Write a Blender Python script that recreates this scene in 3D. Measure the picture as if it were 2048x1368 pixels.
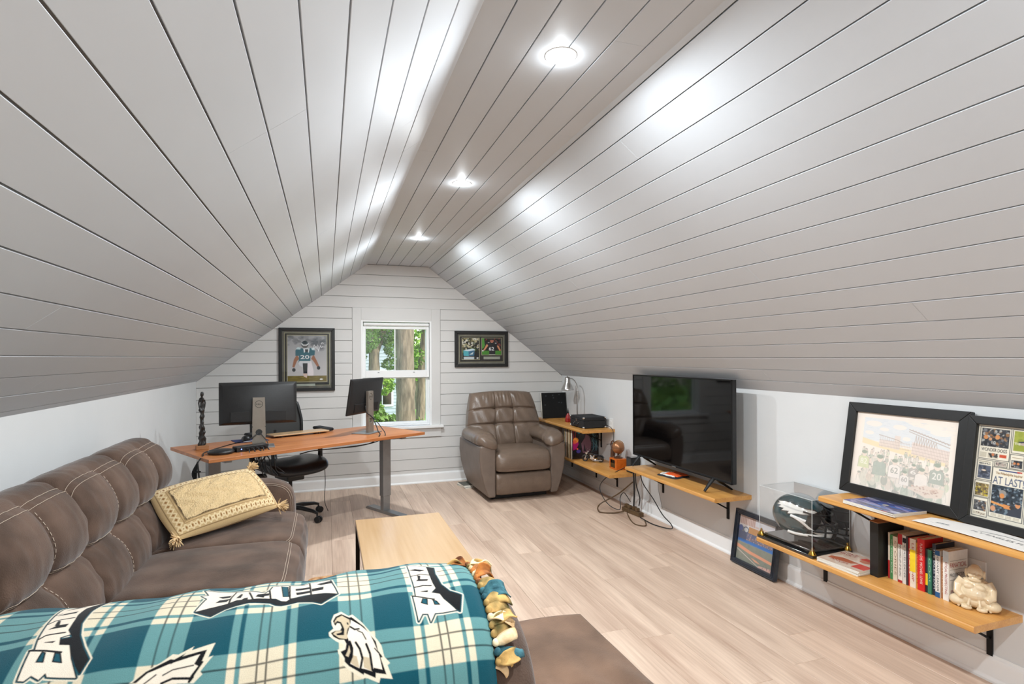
import bpy, bmesh, math, random
import numpy as np
from mathutils import Vector, Matrix

random.seed(7); RNG = np.random.default_rng(7)
for o in list(bpy.data.objects): bpy.data.objects.remove(o)
SC = bpy.context.scene
COL = SC.collection
PI = math.pi

# ------------------------------------------------------------------ camera
YAW, ROLL = .3237, -.0038
_F = Vector((math.sin(YAW), math.cos(YAW), 0)); _R0 = Vector((math.cos(YAW), -math.sin(YAW), 0)); _U0 = Vector((0, 0, 1))
_R = _R0 * math.cos(ROLL) + _U0 * math.sin(ROLL); _U = -_R0 * math.sin(ROLL) + _U0 * math.cos(ROLL)
cam_d = bpy.data.cameras.new('camera'); cam = bpy.data.objects.new('camera', cam_d); COL.objects.link(cam)
m = Matrix.Identity(4)
for i in range(3):
    m[i][0] = _R[i]; m[i][1] = _U[i]; m[i][2] = -_F[i]
m[0][3], m[1][3], m[2][3] = 0, 0, 1.45
cam.matrix_world = m
cam_d.sensor_width = 36; cam_d.lens = 1106.2 / 2048 * 36
cam_d.shift_y = (714.35 - 684) / 2048
cam_d.clip_start = .05; cam_d.clip_end = 400
SC.camera = cam

# ------------------------------------------------------------------ sky, sun, exposure
SKY_STRENGTH, SUN_POWER, LAMP_POWER = .45, 3.6, 38.0
w = bpy.data.worlds.new('world'); SC.world = w; w.use_nodes = True
nt = w.node_tree; bgn = nt.nodes['Background']; sky = nt.nodes.new('ShaderNodeTexSky')
sky.sky_type = 'NISHITA'; sky.sun_disc = False; sky.sun_elevation = math.radians(52); sky.sun_rotation = math.radians(160)
nt.links.new(sky.outputs[0], bgn.inputs[0]); bgn.inputs[1].default_value = SKY_STRENGTH
sd = bpy.data.lights.new('sun', 'SUN'); sd.energy = SUN_POWER; sd.angle = .01; sd.color = (1, .95, .86)
sun = bpy.data.objects.new('sun', sd); COL.objects.link(sun)
sun.rotation_euler = Vector((-.62, .42, -.66)).to_track_quat('-Z', 'Y').to_euler()   # from the right and behind the house, never in at the gable window
sun.location = (0, -20, 30)
vs = SC.view_settings
vs.view_transform = 'Standard'; vs.look = 'None'; vs.gamma = 1; vs.use_curve_mapping = False
vs.exposure = 0.0

# room constants
XL, XR, YG, Y0 = -1.267, 2.811, 6.396, -2.2
CL, CR, CZ, KL, KR = .442, 1.1205, 2.501, 1.209, 1.217

# ------------------------------------------------------------------ helpers
def lin(c):
    return tuple((x / 255 / 12.92 if x / 255 <= .04045 else ((x / 255 + .055) / 1.055) ** 2.4) for x in c)

MATS = {}
def mat(name, rgb, rough=.5, metal=0, var=.08, scale=20, bump=.0, bscale=None, spec=.5, coat=0, stretch=None, sheen=0, rot=None, detail=4, alpha_dark=None):
    """noise-varied principled material; rgb is sRGB 0-255"""
    mt = bpy.data.materials.new(name); mt.use_nodes = True; n = mt.node_tree.nodes; l = mt.node_tree.links
    b = n['Principled BSDF']; b.inputs['Roughness'].default_value = rough; b.inputs['Metallic'].default_value = metal
    b.inputs['Specular IOR Level'].default_value = spec
    if coat: b.inputs['Coat Weight'].default_value = coat; b.inputs['Coat Roughness'].default_value = .08
    if sheen: b.inputs['Sheen Weight'].default_value = sheen; b.inputs['Sheen Roughness'].default_value = .4
    tc = n.new('ShaderNodeTexCoord'); mp = n.new('ShaderNodeMapping'); l.new(tc.outputs['Object'], mp.inputs['Vector'])
    if stretch: mp.inputs['Scale'].default_value = stretch
    if rot: mp.inputs['Rotation'].default_value = rot
    nz = n.new('ShaderNodeTexNoise'); nz.inputs['Scale'].default_value = scale; nz.inputs['Detail'].default_value = detail
    l.new(mp.outputs[0], nz.inputs['Vector'])
    rp = n.new('ShaderNodeValToRGB'); c = lin(rgb)
    rp.color_ramp.elements[0].position = .3; rp.color_ramp.elements[1].position = .7
    lo = alpha_dark and lin(alpha_dark) or tuple(x * (1 - var) for x in c)
    rp.color_ramp.elements[0].color = (*lo, 1); rp.color_ramp.elements[1].color = (*[min(1, x * (1 + var)) for x in c], 1)
    l.new(nz.outputs['Fac'], rp.inputs['Fac']); l.new(rp.outputs[0], b.inputs['Base Color'])
    if bump:
        n2 = n.new('ShaderNodeTexNoise'); n2.inputs['Scale'].default_value = bscale or scale * 4; n2.inputs['Detail'].default_value = 3
        l.new(mp.outputs[0], n2.inputs['Vector'])
        bp = n.new('ShaderNodeBump'); bp.inputs['Strength'].default_value = bump; bp.inputs['Distance'].default_value = .01
        l.new(n2.outputs['Fac'], bp.inputs['Height']); l.new(bp.outputs[0], b.inputs['Normal'])
    MATS[name] = mt; return mt

def wood(name, dark, light, axis=1, rough=.45, ringscale=9, randomize=False, bump=.05, coat=0, grain=1.0):
    """plank wood: long noise streaks along one local axis"""
    mt = bpy.data.materials.new(name); mt.use_nodes = True; n = mt.node_tree.nodes; l = mt.node_tree.links
    b = n['Principled BSDF']; b.inputs['Roughness'].default_value = rough
    if coat: b.inputs['Coat Weight'].default_value = coat; b.inputs['Coat Roughness'].default_value = .15
    tc = n.new('ShaderNodeTexCoord'); vec = tc.outputs['Object']
    if randomize:
        oi = n.new('ShaderNodeObjectInfo'); ml = n.new('ShaderNodeMath'); ml.operation = 'MULTIPLY'; ml.inputs[1].default_value = 57.0
        l.new(oi.outputs['Random'], ml.inputs[0]); ad = n.new('ShaderNodeVectorMath'); ad.operation = 'ADD'
        l.new(vec, ad.inputs[0]); l.new(ml.outputs[0], ad.inputs[1]); vec = ad.outputs[0]
    mp = n.new('ShaderNodeMapping'); s = [ringscale, ringscale, ringscale]; s[axis] = ringscale * .09; mp.inputs['Scale'].default_value = s
    l.new(vec, mp.inputs['Vector'])
    n1 = n.new('ShaderNodeTexNoise'); n1.inputs['Scale'].default_value = 1.0; n1.inputs['Detail'].default_value = 6; n1.inputs['Distortion'].default_value = .6
    l.new(mp.outputs[0], n1.inputs['Vector'])
    mp2 = n.new('ShaderNodeMapping'); s2 = [ringscale * 9 * grain] * 3; s2[axis] = ringscale * .35; mp2.inputs['Scale'].default_value = s2
    l.new(vec, mp2.inputs['Vector'])
    n2 = n.new('ShaderNodeTexNoise'); n2.inputs['Scale'].default_value = 1.0; n2.inputs['Detail'].default_value = 3
    l.new(mp2.outputs[0], n2.inputs['Vector'])
    mx = n.new('ShaderNodeMix'); mx.data_type = 'FLOAT'; mx.inputs[0].default_value = .35
    l.new(n1.outputs['Fac'], mx.inputs[2]); l.new(n2.outputs['Fac'], mx.inputs[3])
    rp = n.new('ShaderNodeValToRGB'); rp.color_ramp.elements[0].position = .32; rp.color_ramp.elements[1].position = .66
    rp.color_ramp.elements[0].color = (*lin(dark), 1); rp.color_ramp.elements[1].color = (*lin(light), 1)
    l.new(mx.outputs[0], rp.inputs['Fac']); out = rp.outputs[0]
    if randomize:
        hs = n.new('ShaderNodeHueSaturation'); mr = n.new('ShaderNodeMapRange'); mr.inputs[3].default_value = .93; mr.inputs[4].default_value = 1.06
        l.new(oi.outputs['Random'], mr.inputs[0]); l.new(mr.outputs[0], hs.inputs['Value']); l.new(out, hs.inputs['Color']); out = hs.outputs[0]
    l.new(out, b.inputs['Base Color'])
    bp = n.new('ShaderNodeBump'); bp.inputs['Strength'].default_value = bump; bp.inputs['Distance'].default_value = .003
    l.new(n2.outputs['Fac'], bp.inputs['Height']); l.new(bp.outputs[0], b.inputs['Normal'])
    MATS[name] = mt; return mt

def vcol_mat(name, rough=.6, bump=0, bscale=300, spec=.3, coat=0, sheen=0, fuzz=0):
    """printed surface: colour stored per vertex, a little noise on top"""
    mt = bpy.data.materials.new(name); mt.use_nodes = True; n = mt.node_tree.nodes; l = mt.node_tree.links
    b = n['Principled BSDF']; b.inputs['Roughness'].default_value = rough; b.inputs['Specular IOR Level'].default_value = spec
    if coat: b.inputs['Coat Weight'].default_value = coat; b.inputs['Coat Roughness'].default_value = .04
    if sheen: b.inputs['Sheen Weight'].default_value = sheen
    a = n.new('ShaderNodeVertexColor'); a.layer_name = 'print'
    tc = n.new('ShaderNodeTexCoord'); nz = n.new('ShaderNodeTexNoise'); nz.inputs['Scale'].default_value = bscale; l.new(tc.outputs['Object'], nz.inputs['Vector'])
    mr = n.new('ShaderNodeMapRange'); mr.inputs[3].default_value = 1 - fuzz; mr.inputs[4].default_value = 1 + fuzz; l.new(nz.outputs['Fac'], mr.inputs[0])
    ml = n.new('ShaderNodeVectorMath'); ml.operation = 'SCALE'; l.new(a.outputs['Color'], ml.inputs[0]); l.new(mr.outputs[0], ml.inputs['Scale'])
    l.new(ml.outputs[0], b.inputs['Base Color'])
    if bump:
        bp = n.new('ShaderNodeBump'); bp.inputs['Strength'].default_value = bump; bp.inputs['Distance'].default_value = .002
        l.new(nz.outputs['Fac'], bp.inputs['Height']); l.new(bp.outputs[0], b.inputs['Normal'])
    MATS[name] = mt; return mt

def emit_mat(name, rgb, strength):
    mt = bpy.data.materials.new(name); mt.use_nodes = True; n = mt.node_tree.nodes; l = mt.node_tree.links
    b = n['Principled BSDF']; b.inputs['Base Color'].default_value = (.8, .8, .8, 1)
    b.inputs['Emission Color'].default_value = (*lin(rgb), 1); b.inputs['Emission Strength'].default_value = strength
    MATS[name] = mt; return mt

def glass_mat(name, rgb=(255, 255, 255), rough=0.0, refl=.08, tint=1.0):
    """thin sheet glass or acrylic: lets light straight through and adds a fresnel reflection"""
    mt = bpy.data.materials.new(name); mt.use_nodes = True; n = mt.node_tree.nodes; l = mt.node_tree.links
    n.remove(n['Principled BSDF']); out = n['Material Output']
    tr = n.new('ShaderNodeBsdfTransparent'); tr.inputs[0].default_value = (*[x * tint for x in lin(rgb)], 1)
    gl = n.new('ShaderNodeBsdfGlossy'); gl.inputs['Roughness'].default_value = rough
    lw = n.new('ShaderNodeLayerWeight'); lw.inputs[0].default_value = .5; pw = n.new('ShaderNodeMath'); pw.operation = 'POWER'; pw.inputs[1].default_value = 4; l.new(lw.outputs['Facing'], pw.inputs[0])
    fr = n.new('ShaderNodeMath'); fr.operation = 'MULTIPLY_ADD'; fr.inputs[1].default_value = .8; fr.inputs[2].default_value = .045; l.new(pw.outputs[0], fr.inputs[0])
    nz = n.new('ShaderNodeTexNoise'); nz.inputs['Scale'].default_value = 3
    mr = n.new('ShaderNodeMapRange'); mr.inputs[3].default_value = refl * .9; mr.inputs[4].default_value = refl * 1.1; l.new(nz.outputs['Fac'], mr.inputs[0])
    ml = n.new('ShaderNodeMath'); ml.operation = 'MULTIPLY'; l.new(fr.outputs[0], ml.inputs[0]); l.new(mr.outputs[0], ml.inputs[1])
    mx = n.new('ShaderNodeMixShader'); l.new(ml.outputs[0], mx.inputs[0]); l.new(tr.outputs[0], mx.inputs[1]); l.new(gl.outputs[0], mx.inputs[2])
    l.new(mx.outputs[0], out.inputs[0]); MATS[name] = mt; return mt

def catmull(P, n, closed=False):
    P = [np.array(p, float) for p in P]; out = []; N = len(P)
    rng = range(N) if closed else range(N - 1)
    for i in rng:
        if closed: p0, p1, p2, p3 = P[i - 1], P[i], P[(i + 1) % N], P[(i + 2) % N]
        else: p1, p2 = P[i], P[i + 1]; p0 = P[i - 1] if i else 2 * p1 - p2; p3 = P[i + 2] if i + 2 < N else 2 * p2 - p1
        for k in range(n):
            u = k / n; out.append(.5 * (2 * p1 + (-p0 + p2) * u + (2 * p0 - 5 * p1 + 4 * p2 - p3) * u * u + (-p0 + 3 * p1 - 3 * p2 + p3) * u ** 3))
    if not closed: out.append(P[-1])
    return np.array(out)

class MB:
    def __init__(s): s.v = []; s.f = []
    def add(s, vs, fs):
        k = len(s.v); s.v += [tuple(map(float, p)) for p in vs]; s.f += [tuple(i + k for i in f) for f in fs]; return s
    def box(s, c, sz, M=None):
        x, y, z = [d / 2 for d in sz]; vs = [Vector((a * x, b * y, e * z)) for a in (-1, 1) for b in (-1, 1) for e in (-1, 1)]
        if M is not None: vs = [M @ p for p in vs]
        vs = [p + Vector(c) for p in vs]
        return s.add(vs, [(0, 1, 3, 2), (4, 6, 7, 5), (0, 4, 5, 1), (2, 3, 7, 6), (0, 2, 6, 4), (1, 5, 7, 3)])
    def cyl(s, a, b, r0, r1=None, n=16):
        return s.tube([a, b], [r0, r0 if r1 is None else r1], n)
    def tube(s, pts, r, n=8, flat=1.0, caps=True):
        P = [Vector(p) for p in pts]; N = len(P); rs = r if isinstance(r, (list, tuple, np.ndarray)) else [r] * N
        t0 = (P[1] - P[0]).normalized(); up = Vector((0, 0, 1)) if abs(t0.z) < .9 else Vector((1, 0, 0))
        a = t0.cross(up).normalized(); vs = []
        for i in range(N):
            t = (P[min(i + 1, N - 1)] - P[max(i - 1, 0)])
            t = t.normalized() if t.length > 1e-9 else t0
            a = (a - t * a.dot(t)); a = a.normalized() if a.length > 1e-6 else t.orthogonal().normalized(); b = t.cross(a)
            for k in range(n):
                an = 2 * PI * k / n; vs.append(P[i] + (a * math.cos(an) + b * math.sin(an) * flat) * rs[i])
        fs = [(i * n + k, i * n + (k + 1) % n, (i + 1) * n + (k + 1) % n, (i + 1) * n + k) for i in range(N - 1) for k in range(n)]
        if caps: fs += [tuple(range(n))[::-1], tuple((N - 1) * n + k for k in range(n))]
        return s.add(vs, fs)
    def ring(s, c, R, r, axis='z', n=28, m=8, sweep=2 * PI, start=0):
        closed = abs(sweep - 2 * PI) < 1e-6; N = n if closed else n + 1; vs = []
        for i in range(N):
            a = start + sweep * i / n
            for k in range(m):
                b = 2 * PI * k / m; q = R + r * math.cos(b); z = r * math.sin(b); x, y = q * math.cos(a), q * math.sin(a)
                p = {'z': (x, y, z), 'y': (x, z, y), 'x': (z, x, y)}[axis]; vs.append(Vector(p) + Vector(c))
        fs = [(i * m + k, i * m + (k + 1) % m, ((i + 1) % N) * m + (k + 1) % m, ((i + 1) % N) * m + k) for i in range(n) for k in range(m)]
        return s.add(vs, fs)
    def lathe(s, prof, c=(0, 0, 0), n=32, M=None, mod=None):
        vs = []
        for r, z in prof:
            for k in range(n):
                a = 2 * PI * k / n; rr = max(r, 1e-5) * (mod(a, z) if mod else 1); p = Vector((rr * math.cos(a), rr * math.sin(a), z))
                if M is not None: p = M @ p
                vs.append(p + Vector(c))
        N = len(prof); fs = [(i * n + k, i * n + (k + 1) % n, (i + 1) * n + (k + 1) % n, (i + 1) * n + k) for i in range(N - 1) for k in range(n)]
        fs += [tuple(range(n))[::-1], tuple((N - 1) * n + k for k in range(n))]
        return s.add(vs, fs)
    def ell(s, c, r, M=None, nu=18, nv=12):
        prof = [(math.sin(PI * i / nv), -math.cos(PI * i / nv)) for i in range(nv + 1)]
        D = Matrix.Diagonal(Vector(r)); D = (M @ D) if M is not None else D
        return s.lathe(prof, c, nu, D)
    def prism(s, poly, h, M=Matrix.Identity(4)):
        """polygon in local xy extruded along local z by h, moved by 4x4 M"""
        n = len(poly); vs = [M @ Vector((x, y, 0)) for x, y in poly] + [M @ Vector((x, y, h)) for x, y in poly]
        return s.add(vs, [tuple(range(n))[::-1], tuple(range(n, 2 * n))] + [(i, (i + 1) % n, n + (i + 1) % n, n + i) for i in range(n)])
    def grid(s, P, wrapu=False, wrapv=False):
        """P array nu x nv x 3"""
        P = np.asarray(P); nu, nv = P.shape[:2]; k = len(s.v); s.v += [tuple(map(float, p)) for p in P.reshape(-1, 3)]
        for i in range(nu if wrapu else nu - 1):
            for j in range(nv if wrapv else nv - 1):
                i2, j2 = (i + 1) % nu, (j + 1) % nv; s.f.append((k + i * nv + j, k + i2 * nv + j, k + i2 * nv + j2, k + i * nv + j2))
        return s
    def mesh(s, name):
        me = bpy.data.meshes.new(name); me.from_pydata(s.v, [], s.f); me.validate(); me.update(); return me

def obj(name, mb, mt, parent=None, bevel=0, smooth=35, loc=None, flip=True, seg=2):
    me = mb.mesh(name) if isinstance(mb, MB) else mb
    if isinstance(mb, MB) and flip:
        bm = bmesh.new(); bm.from_mesh(me); bmesh.ops.recalc_face_normals(bm, faces=bm.faces); bm.to_mesh(me); bm.free()
    if isinstance(mb, MB):
        me.materials.append(MATS[mt] if isinstance(mt, str) else mt)
        if smooth:
            for p in me.polygons: p.use_smooth = True
            me.set_sharp_from_angle(angle=math.radians(smooth))
    o = bpy.data.objects.new(name, me); COL.objects.link(o)
    if parent is not None: o.parent = parent
    if loc is not None: o.location = loc
    if bevel:
        bv = o.modifiers.new('bevel', 'BEVEL'); bv.width = bevel; bv.segments = seg; bv.limit_method = 'ANGLE'; bv.angle_limit = math.radians(40); bv.harden_normals = True
        for p in me.polygons: p.use_smooth = True
    return o

def tag(o, label=None, cat=None, group=None, kind=None):
    if label: o['label'] = label
    if cat: o['category'] = cat
    if group: o['group'] = group
    if kind: o['kind'] = kind
    return o

def thing(name, label, cat, loc=(0, 0, 0), rz=0, group=None, rot=None):
    o = bpy.data.objects.new(name, None); COL.objects.link(o); o.empty_display_size = .05
    o.location = loc; o.rotation_euler = rot or (0, 0, rz)
    return tag(o, label, cat, group)

def frame_m(o, x, y, z):
    """4x4 from origin and three axis vectors"""
    M_ = Matrix.Identity(4)
    for i in range(3): M_[i][0], M_[i][1], M_[i][2], M_[i][3] = x[i], y[i], z[i], o[i]
    return M_

_TXT = {}
def text_tris(s, size=1.0, shear=0):
    """triangulated 2-D outline of a line of text, baseline at 0"""
    key = s
    if key not in _TXT:
        cu = bpy.data.curves.new('t', 'FONT'); cu.body = s; cu.size = 1; cu.resolution_u = 3
        ob = bpy.data.objects.new('t', cu); COL.objects.link(ob)
        dg = bpy.context.evaluated_depsgraph_get(); me = bpy.data.meshes.new_from_object(ob.evaluated_get(dg))
        me.calc_loop_triangles(); V = np.array([v.co[:2] for v in me.vertices]); T = np.array([t.vertices[:] for t in me.loop_triangles])
        bpy.data.objects.remove(ob); bpy.data.curves.remove(cu); bpy.data.meshes.remove(me); _TXT[key] = (V, T)
    V, T = _TXT[key]; V = V.copy(); V[:, 0] += V[:, 1] * shear; return V * size, T

def text_part(name, s, mt, parent, M, height, width=None, thick=0, center=True, shear=0):
    """flat lettering on the plane given by 4x4 M (x along the line, y up), fitted to height and width"""
    V, T = text_tris(s, 1, shear); lo, hi = V.min(0), V.max(0)
    sy = height / .73; sx = sy if width is None else width / (hi[0] - lo[0])
    P = [M @ Vector((((v[0] - ((lo[0] + hi[0]) / 2 if center else lo[0])) * sx), v[1] * sy, thick)) for v in V]
    mb = MB(); mb.add(P, [tuple(int(i) for i in t) for t in T]); return obj(name, mb, mt, parent, smooth=0, flip=False)

class Cv:
    """a small painted print: colours per grid vertex. x right 0..W, y up 0..H"""
    def __init__(s, W, H, nx, ny, bg):
        s.W, s.H, s.nx, s.ny = W, H, nx, ny; s.X, s.Y = np.meshgrid(np.linspace(0, W, nx), np.linspace(0, H, ny)); s.px = W / (nx - 1)
        s.a = np.empty((ny, nx, 3)); s.a[:] = lin(bg)
    def _mix(s, al, col, sl=None):
        c = np.array(lin(col)) if not isinstance(col, np.ndarray) else col
        if sl is None: s.a = s.a * (1 - al[..., None]) + c * al[..., None]
        else: s.a[sl] = s.a[sl] * (1 - al[..., None]) + c * al[..., None]
    def _sl(s, x0, x1, y0, y1):
        i0 = max(0, int(x0 / s.px) - 2); i1 = min(s.nx, int(x1 / s.px) + 3); dy = s.H / (s.ny - 1); j0 = max(0, int(y0 / dy) - 2); j1 = min(s.ny, int(y1 / dy) + 3)
        return (slice(j0, j1), slice(i0, i1))
    def rect(s, x0, y0, x1, y1, col, a=1):
        sl = s._sl(x0, x1, y0, y1); X, Y = s.X[sl], s.Y[sl]; d = np.maximum(np.maximum(x0 - X, X - x1), np.maximum(y0 - Y, Y - y1))
        s._mix(np.clip(.5 - d / s.px, 0, 1) * a, col, sl); return s
    def ell(s, x, y, rx, ry, col, a=1, rot=0):
        R_ = max(rx, ry); sl = s._sl(x - R_, x + R_, y - R_, y + R_); X, Y = s.X[sl] - x, s.Y[sl] - y; c, q = math.cos(rot), math.sin(rot)
        d = (np.hypot((X * c + Y * q) / rx, (-X * q + Y * c) / ry) - 1) * min(rx, ry); s._mix(np.clip(.5 - d / s.px, 0, 1) * a, col, sl); return s
    @staticmethod
    def sd(X, Y, pts, closed=True):
        D = np.full(X.shape, 1e9); ins = np.zeros(X.shape, bool); n = len(pts)
        for i in range(n if closed else n - 1):
            (x0, y0), (x1, y1) = pts[i], pts[(i + 1) % n]; dx, dy = x1 - x0, y1 - y0; L = dx * dx + dy * dy + 1e-12
            t = np.clip(((X - x0) * dx + (Y - y0) * dy) / L, 0, 1); D = np.minimum(D, np.hypot(X - x0 - t * dx, Y - y0 - t * dy))
            if closed and abs(dy) > 1e-12: ins ^= ((y0 > Y) != (y1 > Y)) & (X < dx * (Y - y0) / dy + x0)
        return np.where(ins, -D, D) if closed else D
    def poly(s, pts, col, a=1, grow=0):
        xs, ys = [p[0] for p in pts], [p[1] for p in pts]; g = abs(grow); sl = s._sl(min(xs) - g, max(xs) + g, min(ys) - g, max(ys) + g)
        d = s.sd(s.X[sl], s.Y[sl], pts) - grow; s._mix(np.clip(.5 - d / s.px, 0, 1) * a, col, sl); return s
    def line(s, pts, w_, col, a=1):
        xs, ys = [p[0] for p in pts], [p[1] for p in pts]; sl = s._sl(min(xs) - w_, max(xs) + w_, min(ys) - w_, max(ys) + w_)
        d = s.sd(s.X[sl], s.Y[sl], pts, False) - w_ / 2; s._mix(np.clip(.5 - d / s.px, 0, 1) * a, col, sl); return s
    def text(s, t, x, y, h, col, width=None, center=True, a=1):
        V, T = text_tris(t); lo, hi = V.min(0), V.max(0); sy = h / .73; sx = sy if width is None else width / (hi[0] - lo[0])
        V = np.stack([(V[:, 0] - ((lo[0] + hi[0]) / 2 if center else lo[0])) * sx + x, V[:, 1] * sy + y], 1)
        for tr in T: s.poly([tuple(V[i]) for i in tr], col, a, grow=s.px * .15)
        return s
    def speckle(s, x0, y0, x1, y1, cols, n, r, a=.9, rng=None):
        rng = rng or RNG
        for i in range(n): s.ell(rng.uniform(x0, x1), rng.uniform(y0, y1), r * rng.uniform(.5, 1.4), r * rng.uniform(.5, 1.4), cols[int(rng.integers(len(cols)))], a, rng.uniform(0, 3))
        return s
    def vgrad(s, y0, y1, c0, c1):
        t = np.clip((s.Y - y0) / (y1 - y0), 0, 1)[..., None]; msk = ((s.Y >= y0) & (s.Y <= y1))[..., None]
        s.a = np.where(msk, np.array(lin(c0)) * (1 - t) + np.array(lin(c1)) * t, s.a); return s
    def build(s, name, mt, parent, M=None, P=None):
        """flat print on plane M (x right, y up) or on given points P (ny x nx x 3)"""
        if P is None:
            P = np.stack([s.X, s.Y, np.zeros_like(s.X)], -1)
            A = np.array(M); P = P @ A[:3, :3].T + A[:3, 3]
        mb = MB(); mb.grid(P); me = mb.mesh(name); me.materials.append(MATS[mt])
        ca = me.color_attributes.new('print', 'FLOAT_COLOR', 'POINT'); rgba = np.ones((s.nx * s.ny, 4), np.float32); rgba[:, :3] = s.a.reshape(-1, 3)
        ca.data.foreach_set('color', rgba.ravel()); me.polygons.foreach_set('use_smooth', [True] * len(me.polygons))
        o = bpy.data.objects.new(name, me); COL.objects.link(o); o.parent = parent; return o

def loft(sections):
    """closed rings joined, both ends capped"""
    mb = MB(); S_ = np.array(sections); mb.grid(S_, wrapv=True); n = S_.shape[1]; k = (S_.shape[0] - 1) * n
    mb.f += [tuple(range(n))[::-1], tuple(k + i for i in range(n))]; return mb

def cushion(prof, L, nu=36, p=7, disp=None, N=6, ends=(1, 1), bend=None):
    """stuffed bar: closed 2-D profile (a,b) swept along y 0..L with rounded ends; returns (MB, pos function)"""
    Q = catmull(prof, N, True); c = Q.mean(0); T = np.roll(Q, -1, 0) - np.roll(Q, 1, 0); Nn = np.stack([T[:, 1], -T[:, 0]], 1); Nn /= np.linalg.norm(Nn, axis=1)[:, None]
    if ((Q - c) * Nn).sum() < 0: Nn = -Nn
    def station(u):
        e = ends[1] if u > 0 else ends[0]; sf = (1 - min(abs(u), .9999) ** p) ** (1 / p) if e else 1.0; sf = max(sf, .03)
        d = np.array([disp(u, k / len(Q), Q[k]) for k in range(len(Q))]) if disp else 0 * Q[:, 0]
        q = c + (Q - c) * sf + Nn * (d * sf)[:, None]; y = np.full(len(Q), L * (u + 1) / 2)
        P = np.stack([q[:, 0], y, q[:, 1]], 1)
        return bend(P, u) if bend else P
    us = [math.sin(PI / 2 * (-1 + 2 * i / nu)) for i in range(nu + 1)]
    return loft([station(u) for u in us]), station, len(Q)

def stitch(pts, dash=.012, gap=.008, r=.0011, lift=.001):
    """row of thread dashes along a polyline"""
    P = np.array(pts); d = np.r_[0, np.cumsum(np.linalg.norm(np.diff(P, axis=0), axis=1))]; mb = MB(); t = 0
    while t + dash < d[-1]:
        a = [np.interp(t, d, P[:, i]) for i in range(3)]; b = [np.interp(t + dash, d, P[:, i]) for i in range(3)]; mb.tube([a, b], r, 4); t += dash + gap
    return mb

def pillow(wd, ht, front, back, nx=40, ny=30, c=.4):
    """two sheets meeting at a rounded rim, local x width, z height, front towards -y; front/back are thickness functions of (a,b)"""
    A, B = np.meshgrid(np.linspace(-1, 1, nx), np.linspace(-1, 1, ny), indexing='ij')
    X = A * np.sqrt(1 - c * B * B / 2) * wd / 2 / math.sqrt(1 - 0 * c); Z = B * np.sqrt(1 - c * A * A / 2) * ht / 2
    F = np.stack([X, -front(A, B), Z], -1); K = np.stack([X, back(A, B), Z], -1)
    mb = MB(); mb.grid(F); mb.grid(K[::-1]); return mb, F
# ------------------------------------------------------------------ materials
mat('ceiling_paint', (203, 207, 212), rough=.54, var=.015, scale=3, bump=.05, bscale=9, spec=.3)
mat('gable_paint', (213, 211, 208), rough=.5, var=.015, scale=4, bump=.04, bscale=14)
mat('groove_shade', (150, 148, 146), rough=.8, var=.05)  # backing greyer than the boards: shade of the gaps put into its colour
mat('wall_paint', (218, 219, 219), rough=.6, var=.012, scale=5, bump=.03, bscale=160)
mat('trim_paint', (240, 240, 239), rough=.35, var=.01, scale=6)
wood('floor_oak', (176, 148, 129), (219, 194, 173), axis=1, rough=.42, ringscale=9, randomize=True, bump=.06)
mat('subfloor', (120, 100, 84), rough=.9)
wood('shelf_oak', (184, 122, 54), (222, 166, 92), axis=1, rough=.38, ringscale=14, bump=.06, coat=.25)
wood('desk_oak', (164, 94, 48), (196, 128, 76), axis=0, rough=.4, ringscale=12, bump=.04, coat=.1)
wood('table_birch', (182, 144, 100), (200, 166, 126), axis=1, rough=.3, ringscale=7, bump=.02, coat=.4)
mat('suede_brown', (90, 71, 60), rough=.85, var=.38, scale=7, bump=.25, bscale=240, sheen=.25, spec=.2)
mat('suede_tan', (108, 84, 68), rough=.85, var=.3, scale=6, bump=.2, bscale=240, sheen=.2, spec=.2)
mat('thread_tan', (196, 178, 160), rough=.8)
mat('leather_brown', (110, 93, 80), rough=.30, var=.12, scale=10, bump=.18, bscale=120, spec=.5)
mat('leather_side', (112, 98, 88), rough=.45, var=.1, scale=10, bump=.12, bscale=160)
mat('black_metal', (28, 28, 29), rough=.45, metal=.6, var=.1)
mat('black_plastic', (30, 30, 31), rough=.42, var=.1, scale=30, bump=.05)
mat('black_gloss', (14, 14, 15), rough=.06, var=.1, coat=1)
mat('screen_black', (6, 6, 7), rough=.05, var=.1, spec=.4)
mat('cable_black', (22, 22, 23), rough=.5, var=.1)
mat('cable_brown', (84, 62, 36), rough=.5, var=.2)
mat('grey_metal', (150, 151, 152), rough=.4, metal=.7, var=.05)
mat('stand_metal', (150, 142, 132), rough=.42, metal=.55, var=.06)
mat('chrome', (225, 225, 226), rough=.12, metal=1, var=.04)
mat('brushed_steel', (196, 193, 190), rough=.28, metal=1, var=.08, scale=60, stretch=(1, 1, 12))
mat('brass', (214, 168, 74), rough=.16, metal=1, var=.06)
mat('copper_globe', (160, 110, 74), rough=.3, metal=.5, var=.25, scale=14)
mat('dark_carved', (36, 33, 31), rough=.35, var=.3, scale=30)
mat('brown_carved', (84, 54, 38), rough=.35, var=.3, scale=40, coat=.3)
wood('clock_wood', (190, 88, 22), (220, 116, 40), axis=1, rough=.3, ringscale=26, coat=.4)
wood('box_wood', (140, 92, 54), (172, 122, 78), axis=0, rough=.5)
mat('black_fabric', (32, 33, 35), rough=.85, var=.15, scale=60, bump=.2, bscale=400)
mat('mesh_grey', (58, 58, 57), rough=.8, var=.1, scale=200)
mat('leather_black', (24, 28, 33), rough=.3, var=.2, scale=14, bump=.1)
mat('frame_black', (26, 26, 26), rough=.42, var=.12, scale=40)
mat('frame_navy', (30, 40, 52), rough=.3, var=.15, scale=40, coat=.3)
mat('mat_grey', (96, 94, 86), rough=.8)
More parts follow.
